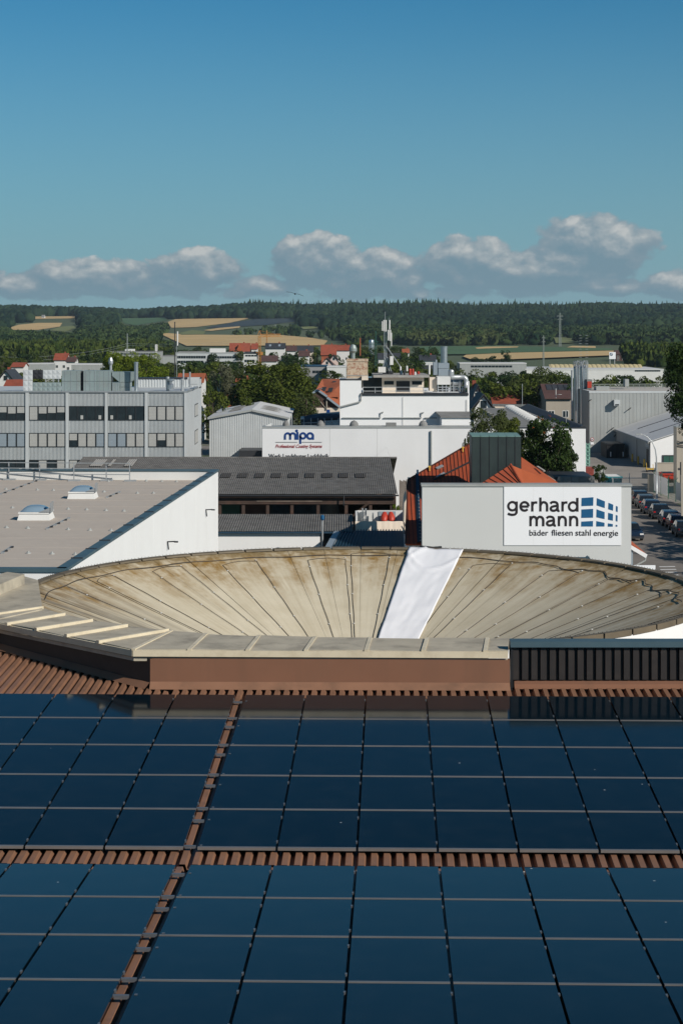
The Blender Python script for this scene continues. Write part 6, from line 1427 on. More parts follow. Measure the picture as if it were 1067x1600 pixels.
# containers and small yard things
def skip(name, label, x0, x1, y0, y1, Y, d, m, rusty=None, grp=None):
    t = thing(name, label, 'container', (XA((x0 + x1) / 2, Y), Y, ZA(y1, Y)), grp); b = MB(); w = XA(x1, Y) - XA(x0, Y); h = ZA(y0, Y) - ZA(y1, Y)
    b.hexa([(-w / 2 + .1, 0, 0), (w / 2 - .1, 0, 0), (w / 2 - .1, d, 0), (-w / 2 + .1, d, 0), (-w / 2, -.05, h), (w / 2, -.05, h), (w / 2, d, h), (-w / 2, d, h)]); b.build('body', M[m], t, local=True)
    n = max(3, int(w / .5))
    b = MB(); 
    for k in range(n): x = -w / 2 + .12 + (w - .24) * k / (n - 1); b.box(x - .05, x + .05, -.12, -.02, .1, h)
    b.box(-w / 2 - .05, w / 2 + .05, -.14, .05, h - .15, h + .03); b.build('rib', M[m], t, local=True)
    b = MB(); b.box(-w / 2 + .2, w / 2 - .2, .1, d - .1, h - .4, h + .04); b.build('load', M[rusty or 'black'], t, local=True); return t
skip('dark_container', 'tall black rubbish container in the shade by the white hall', 946, 975, 693.5, 716, 288, 6, 'black')
for x in (953.5, 973):
    b = MB(); rbox(b, x - .7, x + .7, 706, 713.5, 287.7, .15); part(b, 'marker_plate', 'lamp_white', bpy.data.objects['dark_container'])
skip('teal_container', 'teal blue skip standing behind the grey parapet', 947, 971.5, 745, 759, 236, 4, 'teal_paint', 'plaster_white')
skip('white_skip', 'pale half hidden skip left of the teal skip', 938, 947.5, 744.5, 757, 237, 3, 'blind_blue', 'plaster_white')
skip('red_container', 'red striped skip behind the street fence at right', 1035, 1056, 740, 754.5, 236, 3, 'red_paint', 'black')
skip('dark_red_box', 'small dark red bin beside the green gate', 1029, 1036, 724.5, 733, 262, 2, 'red_dull')
for i in range(5):
    for j in range(3 if i < 4 else 2):
        t = MB(); Yc_ = 246; w = 2.6 * Yc_ / F; rbox(t, 915.2 + j * 4.1, 919.0 + j * 4.1, 730 + i * 3.3, 733 + i * 3.3, Yc_, 1.0)
        for k in range(3): rbox(t, 915.3 + j * 4.1 + k * 1.3, 915.9 + j * 4.1 + k * 1.3, 730.3 + i * 3.3, 732.8 + i * 3.3, Yc_ - .03, .03)
        o = t.build('stacked_crate', M['red_dull'], loc=P(917 + j * 4.1, 733 + i * 3.3, Yc_)); tag(o, 'dark red crate in the pile beside the white hall corner', 'crate', 'dark red crates piled in the yard')
skip('wire_box', 'grey metal box right of the dark red crates', 931, 945, 730, 741, 247, 1.6, 'hall_metal', 'plaster_white')
rk = thing('mint_rack', 'mint green steel rack beside the white hall corner', 'rack', PZ(917.5, 727, 0)); b = MB(); Yk2 = 270
for x in (915.3, 920.6): b.bar(P(x, 728, Yk2), P(x, 692, Yk2), .10, .10)
for y in (694, 700, 706, 712, 718, 724): b.bar(P(915.3, y, Yk2), P(920.6, y, Yk2), .10, .10)
part(b, 'frame', 'mint', rk); b = MB()
for y in (700, 706, 712, 718, 724, 728): rbox(b, 915.8, 920, y - 4.5, y - .6, Yk2 + .2, .5)
part(b, 'shelf_load', 'mint', rk)
for i, x in enumerate((994, 999.5, 1008.5)):
    p = PZ(x, 731 - (2 - i) * 0, 0); b = MB(); b.lathe((0, 0, 0), [(.14, 0), (.14, 1.05), (.10, 1.15), (.02, 1.2)], 10); o = b.build('bollard', M['yellow'], local=True); o.location = (xh - .7, Y1 + 1 + 5.5 * (2 - i), 0.03); tag(o, ['yellow bollard farthest along the white hall side', 'yellow bollard in the middle along the white hall side', 'yellow bollard nearest the white hall corner'][i], 'bollard', 'yellow bollards along the white hall')
yt = thing('yellow_trolley', 'small yellow trolley at the near corner of the white hall', 'trolley', PZ(1015, 738, 0)); p = ORG[yt.name]
b = MB(); b.box(p.x - .5, p.x + .5, p.y, p.y + .8, .35, .5); part(b, 'platform', 'yellow', yt); b = MB(); b.bar(p + Vector((-.45, .1, .5)), p + Vector((-.5, .1, 1.3)), .07, .07); b.bar(p + Vector((.45, .1, .5)), p + Vector((.4, .1, 1.1)), .07, .07); part(b, 'handle', 'yellow', yt)
for dx in (-.4, .4): b = MB(); b.tube([p + Vector((dx - .06, .3, .17)), p + Vector((dx + .06, .3, .17))], .17, 10); part(b, 'wheel', 'rubber', yt)
b = MB(); b.box(p.x + .9, p.x + 3.6, p.y + .6, p.y + 1.4, 0, 1.15); b.box(p.x + .85, p.x + 3.65, p.y + .55, p.y + 1.45, 1.15, 1.25); o = b.build('long_bench_box', M['hall_tan'], loc=p + Vector((2, 1, 0))); tag(o, 'long low tan box in front of the white hall gable', 'box')

# ------------------------------------------------------------------ cars
def car(label, x, y, m, yaw=0.0, L=4.35, W=1.78, hh=1.46, kind='hatch', grp='cars parked along the street'):
    t = thing('parked_car', label, 'car', (x, y, .02), grp, yaw); hw = W / 2
    # side outline (y forward, z up), rear at -L/2
    low = [(-L / 2, .35), (-L / 2 - .02, .62), (-L / 2 + .04, .90), (-L / 2 + .25, .98), (L * .16, .95), (L / 2 - .25, .78), (L / 2, .62), (L / 2, .32)]
    if kind == 'wagon': rf = [(-L / 2 + .12, .98), (-L / 2 + .38, hh - .06), (-L / 2 + .8, hh), (.25, hh), (L * .20, .96)]
    elif kind == 'saloon': rf = [(-L / 2 + .55, .98), (-L / 2 + 1.15, hh - .05), (-L / 2 + 1.6, hh), (.3, hh - .01), (L * .22, .95)]
    else: rf = [(-L / 2 + .10, .98), (-L / 2 + .45, hh - .07), (-L / 2 + .95, hh), (.2, hh), (L * .21, .96)]
    b = MB(); n = len(low); secs = [(-hw, .06), (-hw + .05, 0), (hw - .05, 0), (hw, .06)]
    for xx, ins in secs:
        for (yy, zz) in low: b.v.append((xx, yy * (1 - ins * .5), zz + (ins if zz < .4 else -ins * .4)))
    for s in range(3):
        for i in range(n): j = (i + 1) % n; b.f.append((s * n + i, s * n + j, (s + 1) * n + j, (s + 1) * n + i))
    b.f += [tuple(range(n - 1, -1, -1)), tuple(range(3 * n, 4 * n))]; b.build('body', M[m], t, local=True)
    b = MB(); k = len(rf)
    for sx, ins in ((-1, 0), (1, 0)):
        for (yy, zz) in rf: inn = .04 + .16 * (zz - .95) / (hh - .95); b.v.append((sx * (hw - inn), yy, zz))
    for i in range(k - 1): b.f.append((i, k + i, k + i + 1, i + 1))
    b.f += [tuple(range(k)), tuple(range(2 * k - 1, k - 1, -1))]; cb = b.build('cabin', M[m], t, local=True)
    def pan(q, name='window'):
        b = MB(); c = sum((Vector(v) for v in q), Vector()) / 4; nn = (Vector(q[1]) - Vector(q[0])).cross(Vector(q[2]) - Vector(q[0])).normalized()
        b.slab([c + (Vector(v) - c) * .90 + nn * .004 for v in q], nn * .012); b.build(name, M['glass_dark'], cb, local=True)
    V = [Vector(v) for v in b.v] if False else None
    def rp(sx, i): inn = .04 + .16 * (rf[i][1] - .95) / (hh - .95); return Vector((sx * (hw - inn), rf[i][0], rf[i][1]))
    pan([rp(-1, 0), rp(1, 0), rp(1, 1), rp(-1, 1)], 'rear_window'); pan([rp(1, 4), rp(-1, 4), rp(-1, 3), rp(1, 3)], 'windscreen')
    for sx in (-1, 1):
        a0, a3 = rp(sx, 0), rp(sx, 4); top1, top3 = rp(sx, 1), rp(sx, 3); mid0 = a0 + (a3 - a0) * .47; mid1 = top1 + (top3 - top1) * .52
        for q in ([a0 + (a3 - a0) * .10, mid0, mid1, top1 + (top3 - top1) * .08], [mid0 + (a3 - a0) * .03, a0 + (a3 - a0) * .93, top3, mid1 + (top3 - top1) * .04]):
            pan(q if sx > 0 else q[::-1])
        bb_ = MB(); bb_.obox((sx * (hw + .09), L * .14, 1.0), (.09, 0, 0), (0, .05, 0), (0, 0, .07)); bb_.build('wing_mirror', M[m], t, local=True)
        bb_ = MB(); bb_.obox((sx * (hw - .16), -L / 2 + .02, .80), (.11, .02, 0), (0, .05, 0), (0, 0, .06)); bb_.build('tail_light', M['lamp_red'], t, local=True)
        bb_ = MB(); bb_.obox((sx * (hw - .22), L / 2 - .03, .66), (.17, 0, 0), (0, .04, 0), (0, 0, .07)); bb_.build('headlight', M['lamp_white'], t, local=True)
        for yy in (-L * .29, L * .31):
            bb_ = MB(); bb_.tube([(sx * (hw - .20), yy, .32), (sx * (hw + .01), yy, .32)], .32, 16); w_ = bb_.build('wheel', M['rubber'], t, local=True)
            bb_ = MB(); bb_.tube([(sx * (hw - .02), yy, .32), (sx * (hw + .025), yy, .32)], .20, 12); bb_.build('rim', M['car_silver'], w_, local=True)
    b = MB(); b.box(-.26, .26, -L / 2 - .035, -L / 2 - .02, .60, .72); b.build('number_plate', M['lamp_white'], t, local=True)
    b = MB(); b.box(-hw + .05, hw - .05, -L / 2 - .05, -L / 2 + .1, .30, .50); b.box(-hw + .05, hw - .05, L / 2 - .1, L / 2 + .04, .26, .46); b.build('bumper', M['dark_metal'], t, local=True)
    return t
cars = [(1002, 789, 'car_black', 'hatch', 'dark car farthest from the viewer in the parked row'), (1011, 796, 'car_grey', 'wagon', 'dark grey estate car, second from the far end of the row'), (1020.5, 804.5, 'car_blue', 'hatch', 'dark blue car between the grey estate and the black saloon'),
        (1034.5, 812.5, 'car_black', 'saloon', 'black saloon with pale bumper line, fourth from the far end'), (1050, 823, 'car_blue', 'hatch', 'dark hatchback just behind the red car'), (1062, 830, 'car_red', 'hatch', 'red car near the right picture edge'), (1073, 841, 'car_black', 'saloon', 'dark car cut off by the right picture edge')]
for (px, py, m, k, l) in cars:
    p = PZ(px, py, 0); car(l, p.x, p.y + 2.1, m, math.radians(-2.2), kind=k)
p = PZ(989, 846, 0); car('dark blue car half hidden behind the right end of the sign wall', p.x, p.y + 2, 'car_blue', math.radians(-178), kind='wagon')

# ------------------------------------------------------------------ town houses
def house(label, x0, x1, yr, ye, Y, wall='plaster_white', roof='tile_red', side='front', gable=None, depth=9.0, yb=None, chim=True, rl=0, name='house', dorm=False, cat='house'):
    """side 'front': roof slope faces the viewer, x0..x1 = ridge span; 'gable': gable faces the viewer; gable: 'r'/'l' end seen"""
    if Y > 2500: Y = hit((x0 + x1) / 2, ye + 2).y
    Xc = XA((x0 + x1) / 2, Y); zg = float(terrain(Xc, Y)); t = thing(name, label, cat, (Xc, Y, zg)); W = (x1 - x0) * Y / F; hr, he = ZA(yr, Y + (depth / 2 if side == 'front' else 0)) - zg, ZA(ye, Y) - zg
    he = min(he, hr - .5); hw = W / 2
    if side == 'front':
        b = MB(); b.box(-hw + .3, hw - .3, 0, depth, 0, he)
        b.slab([(-hw + .3, 0, he), (-hw + .3, depth, he), (-hw + .3, depth / 2, hr - .15)], (.25, 0, 0)); b.slab([(hw - .55, 0, he), (hw - .55, depth, he), (hw - .55, depth / 2, hr - .15)], (.25, 0, 0)); b.build('wall', M[wall], t, local=True)
        s = (hr - he) / (depth / 2); b = MB(); o = .5
        for sg in (0, 1):
            q = [(-hw, -o, he - s * o), (hw, -o, he - s * o), (hw, depth / 2, hr), (-hw, depth / 2, hr)] if not sg else [(-hw, depth / 2, hr), (hw, depth / 2, hr), (hw, depth + o, he - s * o), (-hw, depth + o, he - s * o)]
            b.slab(q, (0, 0, .16))
        r = b.build('roof', M[roof], t, local=True)
        if chim: b = MB(); b.box(hw * .3, hw * .3 + .6, depth * .55, depth * .55 + .6, hr - 1.2, hr + .7); b.build('chimney', M['tile_red'], r, local=True)
        for k in range(rl):
            xk = -hw * .5 + hw * .9 * k / max(1, rl - 1) if rl > 1 else 0; b = MB(); y0, y1 = depth * .16, depth * .34; b.slab([(xk - .5, y0, he + s * y0 + .17), (xk + .5, y0, he + s * y0 + .17), (xk + .5, y1, he + s * y1 + .17), (xk - .5, y1, he + s * y1 + .17)], (0, 0, .06)); b.build('roof_window', M['blind_blue'], r, local=True)
        if dorm:
            b = MB(); z0 = he + .3; b.slab([(-hw * .35, -.1, z0 - .4), (hw * .25, -.1, z0 - .4), (-hw * .05, -.1, hr - .4)], (0, depth * .45, 0)); b.build('dormer', M['orange_roof'], r, local=True)
        n = max(2, int(W / 3))
        for k in range(n):
            xk = -hw + W * (k + .5) / n
            for zz in ([he * .62] if he > 3 else []) + [he * .25]:
                b = MB(); b.box(xk - .55, xk + .55, -.04, .06, zz - .6, zz + .6); w_ = b.build('window', M['paint_white'], t, local=True); b = MB(); b.box(xk - .46, xk - .03, -.05, .05, zz - .52, zz + .52); b.box(xk + .03, xk + .46, -.05, .05, zz - .52, zz + .52); b.build('pane', M['window_dark'], w_, local=True)
        if gable:
            sx = 1 if gable == 'r' else -1
            for yy, zz in ((depth * .3, he * .7), (depth * .65, he * .7), (depth * .47, he + (hr - he) * .35)):
                b = MB(); x_ = sx * (hw - .28); b.box(min(x_, x_ + sx * .06), max(x_, x_ + sx * .06), yy - .5, yy + .5, zz - .6, zz + .6); b.build('window', M['window_dark'], t, local=True)
    else:
        b = MB(); b.box(-hw + .4, hw - .4, 0, depth, 0, he); b.slab([(-hw + .4, 0, he), (hw - .4, 0, he), (0, 0, hr - .2)], (0, depth, 0)); b.build('wall', M[wall], t, local=True)
        b = MB(); s = (hr - he) / hw
        b.slab([(-hw - .1, -.5, he - .1 * s), (0, -.5, hr), (0, depth, hr), (-hw - .1, depth, he - .1 * s)], (0, 0, .18)); b.slab([(0, -.5, hr), (hw + .1, -.5, he - .1 * s), (hw + .1, depth, he - .1 * s), (0, depth, hr)], (0, 0, .18)); r = b.build('roof', M[roof], t, local=True)
        if chim: b = MB(); b.box(-hw * .4, -hw * .4 + .6, depth * .6, depth * .6 + .6, hr - 1.5, hr + .6); b.build('chimney', M['tile_red'], r, local=True)
        for (xk, zz) in ((-hw * .4, he * .65), (hw * .4, he * .65), (0, he + (hr - he) * .35)):
            b = MB(); b.box(xk - .55, xk + .55, -.05, .06, zz - .65, zz + .65); w_ = b.build('window', M['paint_white'], t, local=True); b = MB(); b.box(xk - .45, xk + .45, -.07, .05, zz - .55, zz + .55); b.build('pane', M['window_dark'], w_, local=True)
    return t
HS = [
 dict(label='red roofed house with an orange gabled dormer left of the orange crane', x0=358, x1=391, yr=536.5, ye=549, Y=900, roof='tile_red', gable='r', dorm=True),
 dict(label='small white house with a red roof right behind the orange crane', x0=392, x1=403, yr=537, ye=545, Y=905, roof='tile_red'),
 dict(label='large white house with a grey roof and two bright roof windows', x0=414, x1=446, yr=536.5, ye=544, Y=860, roof='tile_dark', gable='r', rl=2, depth=11),
 dict(label='house with a dark slate roof and cream gable end near the wheat field', x0=464, x1=490, yr=540.5, ye=549, Y=850, roof='tile_dark', wall='plaster_cream', gable='r'),
 dict(label='low house with a dark brown roof and white gable below the slate roofed house', x0=466, x1=484, yr=548.5, ye=556, Y=780, roof='tile_brown', gable='r'),
 dict(label='house with a broad bright red roof right of the wheat field edge', x0=501, x1=526, yr=539, ye=553.5, Y=830, roof='tile_red', wall='tile_rust'),
 dict(label='white house with a dark red roof behind the brick shaft', x0=525, x1=547, yr=539.5, ye=547, Y=845, roof='tile_red', gable='r'),
 dict(label='pale pink house showing its gable with a brown roof', x0=499, x1=523, yr=559.5, ye=571, Y=700, roof='tile_brown', wall='plaster_pink', side='gable', depth=12),
 dict(label='second pale pink gabled house set back to the right', x0=513, x1=530, yr=554.5, ye=564, Y=740, roof='tile_brown', wall='plaster_pink', side='gable', depth=12),
 dict(label='long low house with a dark brown roof right of the crane foot', x0=408, x1=434, yr=556, ye=564, Y=760, roof='tile_brown', chim=False),
 dict(label='white house with a grey roof among the trees right of the slate roof', x0=446, x1=464, yr=541, ye=548, Y=900, roof='tile_brown'),
 dict(label='white gabled house with a dark roof at the far left edge', x0=-6, x1=25, yr=579, ye=597, Y=420, roof='tile_dark', side='gable', depth=12),
 dict(label='red roofed annex below the white gable at the far left edge', x0=5, x1=36, yr=594, ye=606, Y=380, roof='tile_red', gable='r', chim=False),
 dict(label='red roofed house with a white gable on the wooded slope at left', x0=84, x1=106, yr=552.5, ye=562, Y=760, roof='tile_red', gable='r'),
 dict(label='grey roofed house right of the red roofed one on the wooded slope', x0=103, x1=119, yr=558.5, ye=565, Y=730, roof='tile_brown', gable='r'),
 dict(label='low red roofed house behind trees at the left above the lattice screen', x0=17, x1=39, yr=567, ye=573, Y=620, roof='tile_red', chim=False),
 dict(label='long house with a deep red roof behind the white flat hall', x0=768, x1=836, yr=617, ye=630, Y=345, roof='tile_red', wall='plaster_cream', gable='r', depth=10),
 dict(label='narrow steep pale gable right of the exhaust pipe', x0=735, x1=757, yr=602, ye=628, Y=300, roof='tile_dark', wall='plaster_pink', side='gable', depth=10),
 dict(label='white gable with a dark roof edge behind the birch tree', x0=736, x1=774, yr=617, ye=640, Y=280, roof='tile_dark', side='gable', depth=10, chim=False),
 dict(label='brown roofed house with solar panels left of the silver silos', x0=850, x1=894, yr=601, ye=622, Y=335, roof='tile_brown', wall='hall_tan', depth=14, chim=False),
 dict(label='red roofed house right of the radio mast among far trees', x0=628, x1=640, yr=545.5, ye=551, Y=900, roof='tile_rust', gable='r'),
 dict(label='dark roofed house right of the mast in front of the far trees', x0=655, x1=682, yr=555, ye=563, Y=720, roof='tile_dark', gable='r'),
 dict(label='dark roofed long house behind the radio mast', x0=590, x1=626, yr=552, ye=560, Y=760, roof='tile_dark', chim=False),
 dict(label='white house on the far hill slope left of the radio mast top', x0=590, x1=598, yr=499, ye=503, Y=3300, roof='tile_brown', depth=14),
 dict(label='long white house low on the far hill left of the mast', x0=558, x1=575, yr=503.5, ye=506.5, Y=3300, roof='roof_grey', depth=14, chim=False),
 dict(label='grey barn on the far hill above the field edge', x0=480, x1=507, yr=502, ye=505.5, Y=3500, roof='roof_grey', wall='roof_grey', depth=16, chim=False),
 dict(label='dark red barn roof right of the tall white sign board', x0=961, x1=977, yr=547.5, ye=553.5, Y=1150, roof='tile_brown', wall='tile_brown', depth=12, chim=False),
 dict(label='distant white farmhouse beside the small wheat strip at left', x0=65, x1=70, yr=492, ye=495.5, Y=4200, roof='roof_grey', depth=14, chim=False),
 dict(label='distant house with a grey roof in the right hand woods', x0=996, x1=1020, yr=541, ye=545, Y=1500, roof='roof_grey', depth=12),
 dict(label='orange brown roof showing behind the stair tower of the office building', x0=276, x1=319, yr=584.5, ye=597, Y=330, roof='tile_rust', depth=9, chim=False),
 dict(label='low red roof among the bushes behind the gabled metal hall', x0=368, x1=386, yr=588, ye=596, Y=400, roof='tile_rust', chim=False),
 dict(label='dark solar covered roof with a red gable among the bushes', x0=352, x1=383, yr=601, ye=611, Y=320, roof='tile_dark', wall='tile_rust', gable='r', chim=False),
]
for h in HS: house(**h)
# the bigger red-tiled house with dark timber gable left of the white block
Yr_ = 268.0; rh = thing('timber_gabled_house', 'red tiled house with a dark timber gable left of the white block', 'house', (XA(512, Yr_), Yr_, 0))
m = MB(); m.add([P(494, 608.5, Yr_), P(496, 609.5, Yr_), P(510.5, 620.5, Yr_), P(532, 620.5, Yr_ + 1.2), P(532, 600, Yr_ + 7), P(503.5, 592, Yr_ + 13), P(535, 592, Yr_ + 13)], [(1, 2, 3, 4, 6, 5), (0, 1, 5)]); part(m, 'roof', 'tile_rust', rh)
m = MB(); m.slab([P(511, 621.5, Yr_ - .3), P(532, 636, Yr_ - .3), P(532, 621.3, Yr_ + 3), P(514, 621.3, Yr_ + 3)], (0, 0, .12)); part(m, 'roof', 'tile_rust', rh)
m = MB(); m.bar(P(488.5, 614.5, Yr_ - .2), P(496, 609, Yr_ - .2), .2, .28); m.bar(P(496, 609, Yr_ - .2), P(511, 619.5, Yr_ - .2), .2, .28); m.bar(P(511, 621, Yr_ - .4), P(531.5, 636.5, Yr_ - .4), .2, .28); part(m, 'barge_board', 'blind_blue', rh)
m = MB(); m.slab([P(489, 637, Yr_), P(531, 637, Yr_), P(531, 636, Yr_), P(511, 622, Yr_), P(496, 611, Yr_), P(489, 616, Yr_)], (0, .3, 0)); part(m, 'timber_gable', 'timber_dark', rh)
m = MB(); m.box(XA(484, Yr_), XA(531, Yr_), Yr_ - .02, Yr_ + 12, 0, ZA(637.2, Yr_)); part(m, 'wall', 'plaster_cream', rh)
part(pq(510.5, 515.5, 640, 647, Yr_ - .03, .05), 'window', 'sign_navy', rh); m = MB(); m.bar(P(510.5, 640, Yr_ - .2), P(510.5, 622, Yr_ - .2), .14, .14); m.bar(P(498, 624, Yr_ - .1), P(508, 637, Yr_ - .1), .08, .08); part(m, 'timber_post', 'hall_tan', rh)
for (x, y) in ((504.5, 608.8), (515, 610)): m = MB(); p = P(x, y, Yr_ + 3); m.slab([p + Vector((-.3, -.25, -.22)), p + Vector((.3, -.25, -.22)), p + Vector((.5, .35, .3)), p + Vector((-.1, .35, .3))], (0, 0, .08)); part(m, 'roof_window', 'dark_metal', rh)
m = MB(); p = P(500.5, 608.5, Yr_ - .6); m.lathe(p, [(.02, 0), (.3, .12), (.33, .16)], 12); part(m, 'satellite_dish', 'hall_metal', rh); m = MB(); rbox(m, 520, 525, 595.5, 599, Yr_ + 9, 1); part(m, 'chimney', 'tile_dark', rh)
# dark blue pipe bridge
pb = thing('pipe_bridge', 'dark blue pipes and tanks between the lettered hall and the timber gabled house', 'pipes', (XA(505, 238), 238, 0)); m = MB()
m.tube([P(476, 656, 238), P(500, 651, 238), P(531, 648.5, 238)], .45, 10); m.tube([P(470, 655, 239), P(531, 652, 239)], .35, 10); part(m, 'pipe', 'blue_pipe', pb); m = MB()
rbox(m, 470, 506, 655, 668, 240, 4); rbox(m, 508, 531, 652, 668, 241, 4); part(m, 'tank', 'blue_pipe', pb); m = MB()
for x in (475, 486, 497, 507, 518, 529): m.bar(P(x, 668, 237.5), P(x, 653, 237.5), .12, .12)
m.bar(P(472, 661, 237.4), P(531, 659, 237.4), .1, .1); part(m, 'frame', 'blind_blue', pb)

# flat modern blocks
def block(name, label, x0, x1, y0, y1, Y, wall, depth=14, bands=(), roofc='roof_grey', edge=True, cat='building', extra=(), yb=None):
    Xc = XA((x0 + x1) / 2, Y); zg = float(terrain(Xc, Y)); t = thing(name, label, cat, (Xc, Y, zg)); hw = (x1 - x0) * Y / F / 2; h = ZA(y0, Y) - zg
    b = MB(); b.box(-hw, hw, 0, depth, 0, h - .1); b.build('wall', M[wall], t, local=True); b = MB(); b.box(-hw - .1, hw + .1, -.1, depth + .1, h - .1, h + .2); b.build('roof_edge', M[roofc], t, local=True)
    for (ya, yb_, xa, xb, n) in bands:
        za, zb_ = ZA(yb_, Y) - zg, ZA(ya, Y) - zg; a, e = (xa - (x0 + x1) / 2) * Y / F, (xb - (x0 + x1) / 2) * Y / F
        for k in range(n): b = MB(); b.box(a + (e - a) * (k + .06) / n, a + (e - a) * (k + .94) / n, -.06, .05, za, zb_); b.build('window', M['window_dark'], t, local=True)
    for (xa, xb, ya, yb_, dd, m) in extra: b = MB(); b.box((xa - (x0 + x1) / 2) * Y / F, (xb - (x0 + x1) / 2) * Y / F, dd, dd + 5, h + .2, ZA(ya, Y) - zg); b.build('roof_house', M[m], t, local=True)
    return t
block('far_office_block', 'long white and grey modern office block with window bands in front of the crane', 275, 379, 551.5, 575, 750, 'grey_metal', 16, [(556, 560, 275, 322, 12), (563.5, 567.5, 275, 318, 11), (556.5, 560, 324, 378, 14), (565, 568.5, 324, 378, 14)], 'hall_metal', extra=((327, 351, 544.5, 551, 3, 'plaster_white'), (278, 320, 549, 551, 3, 'roof_grey')))
block('far_grey_block', 'windowless grey block at the left end of the far office block', 255, 275, 556, 575, 745, 'hall_metal', 12)
block('dark_modern_house', 'dark flat roofed modern house with white bands left of the crane foot', 381, 403, 552.5, 572, 700, 'plaster_white', 10, [(554.5, 557, 383, 402, 4), (562, 566, 382, 398, 4)], 'tile_dark', extra=((382, 401, 549.5, 552, 1, 'tile_dark'),))
block('far_white_hall', 'low white flat building in the trees left of the tall antenna mast', 172, 250, 549.5, 566, 900, 'hall_metal', 16, [(552, 554, 176, 246, 16)], 'roof_grey', extra=((195, 209, 545.5, 549, 2, 'plaster_white'),))
block('pale_low_roof', 'low pale roofed building in the left woods, nearer the left edge', 38, 74, 569, 580, 700, 'hall_metal', 20, (), 'roof_white')
block('pale_low_roof', 'low pale roofed building in the left woods, behind the duct pipe', 112, 155, 570, 580, 660, 'hall_metal', 20, (), 'roof_white')
block('blue_grey_block', 'flat blue grey block behind the big central tree', 470, 511, 572.5, 596, 520, 'sign_grey', 14, [(579, 583, 488, 508, 4)], 'roof_white').children[0].data.materials[0] = M['blue_pipe']
block('pale_flat_block', 'pale flat block to the right of the blue grey block', 511, 541, 573.5, 594, 515, 'plaster_white', 12, (), 'roof_white')
block('long_low_hall', 'long low dark hall with a pale roof edge behind the trees right of the silo', 718, 822, 568, 578, 640, 'hall_metal', 14, [(571, 574, 735, 800, 12)], 'roof_white')
block('roadside_shop', 'small white roofed building behind the filter unit', 640, 690, 570, 580, 560, 'tile_dark', 10, (), 'roof_white')
hb = block('long_white_hall', 'very long white hall with a yellowish upper roof and a row of small windows', 820, 1036, 577.5, 596, 640, 'plaster_white', 40, [(578.5, 580.5, 991, 1031, 14)], 'roof_white')
b = MB(); Yh_ = 660; hw = XA(1005, Yh_) - XA(860, Yh_); b.corr((XA(860, Yh_) - ORG[hb.name].x, 20, ZA(578, Yh_)), (hw, 0, 0), (0, 6, ZA(570, Yh_) - ZA(578, Yh_)), 1.6, .12, (0, -.4, 1), 'trap'); b.build('upper_roof', M['roof_yellow'], hb, local=True)
bm = thing('tall_sign_board', 'tall white sign board on posts with a round blue and white roundel', 'sign', P(956, 565, 700)); Yb_ = 700
part(pq(951, 961, 550, 561, Yb_, .4), 'sign_board', 'sign_white', bm)
for x in (952.3, 959.6): b = MB(); b.bar(P(x, 572, Yb_ - .1), P(x, 561, Yb_ - .1), .3, .3); part(b, 'post', 'hall_metal', bm)
part(disc(954.5, 553.6, 2.4, Yb_ - .45), 'roundel_ring', 'sign_black', bm); part(disc(954.5, 553.6, 1.75, Yb_ - .5), 'roundel_face', 'sign_white', bm)
for a0 in (90, 270): part(ppoly([(954.5, 553.6)] + arc(954.5, 553.6, 1.75, a0, a0 + 90, 6), Yb_ - .55), 'roundel_quarter', 'sign_blue', bm)
# solar panels on the brown roofed house
b = MB(); o_ = [c for c in bpy.data.objects if c.get('label', '').startswith('brown roofed house with solar')][0]
for k in range(5):
    x = -1.6 + k * 1.05; dd = 14; hr = ZA(601, 342) ; he = ZA(622, 335); s = (hr - he) / 7; y0, y1 = 3.6, 6.4; b = MB(); b.slab([(x, y0, he + s * y0 + .2), (x + .95, y0, he + s * y0 + .2), (x + .95, y1, he + s * y1 + .2), (x, y1, he + s * y1 + .2)], (0, 0, .06)); b.build('roof_panel', M['tile_dark'], o_, local=True)
b = MB(); b.tube([P(868, 622, 330), P(868, 607, 330)], .06, 6); b.lathe(P(873.5, 617, 329.8), [(.05, 0), (.4, .05), (.42, .1)], 12); o = b.build('satellite_dish', M['plaster_white'], loc=P(868, 622, 330)); tag(o, 'white satellite dish on a pole in front of the brown roofed house', 'satellite dish')

# ------------------------------------------------------------------ masts, pylons, crane
def pylon(name, label, x, y0, y1, w0, w1, Y, m, n=14, arms=(), cat='pylon', r=None):
    p = P(x, y1, Y); p.z = float(terrain(p.x, p.y)); t = thing(name, label, cat, p); z0, z1 = 0, ZA(y0, Y) - p.z; a0, a1 = w0 / 2 * Y / F, w1 / 2 * Y / F; r = r or .10 * Y / 1000
    b = MB()
    def c(k, z): q = a0 + (a1 - a0) * (z / z1); return Vector((q * (1 if k in (1, 2) else -1), q * (1 if k > 1 else -1), z))
    for k in range(4): b.bar(c(k, 0), c(k, z1), r * 1.6, r * 1.6)
    for i in range(n):
        q0, q1 = z1 * i / n, z1 * (i + 1) / n
        for k in range(4): b.bar(c(k, q0), c((k + 1) % 4, q1), r, r); b.bar(c((k + 1) % 4, q0), c(k, q1), r, r)
    b.build('lattice', M[m], t, local=True)
    for (ya, hw) in arms: b = MB(); za = ZA(ya, Y) - p.z; h = hw * Y / F; b.bar((-h, 0, za), (h, 0, za), r * 2, r * 2); b.bar((-h, 0, za), (0, 0, za + h * .35), r, r); b.bar((h, 0, za), (0, 0, za + h * .35), r, r); b.build('cross_arm', M[m], t, local=True)
    return t
pylon('lattice_pylon', 'slim lattice pylon rising in front of the right wheat field', 848.5, 524, 575, 2.4, 1.2, 900, 'lattice', 22, ((528, 3), (534, 3)))
pylon('lattice_pylon', 'farther lattice pylon standing before the right hand forest', 874.3, 489, 545, 3.6, 1.4, 1700, 'lattice', 22, ((494, 5), (499, 4)))
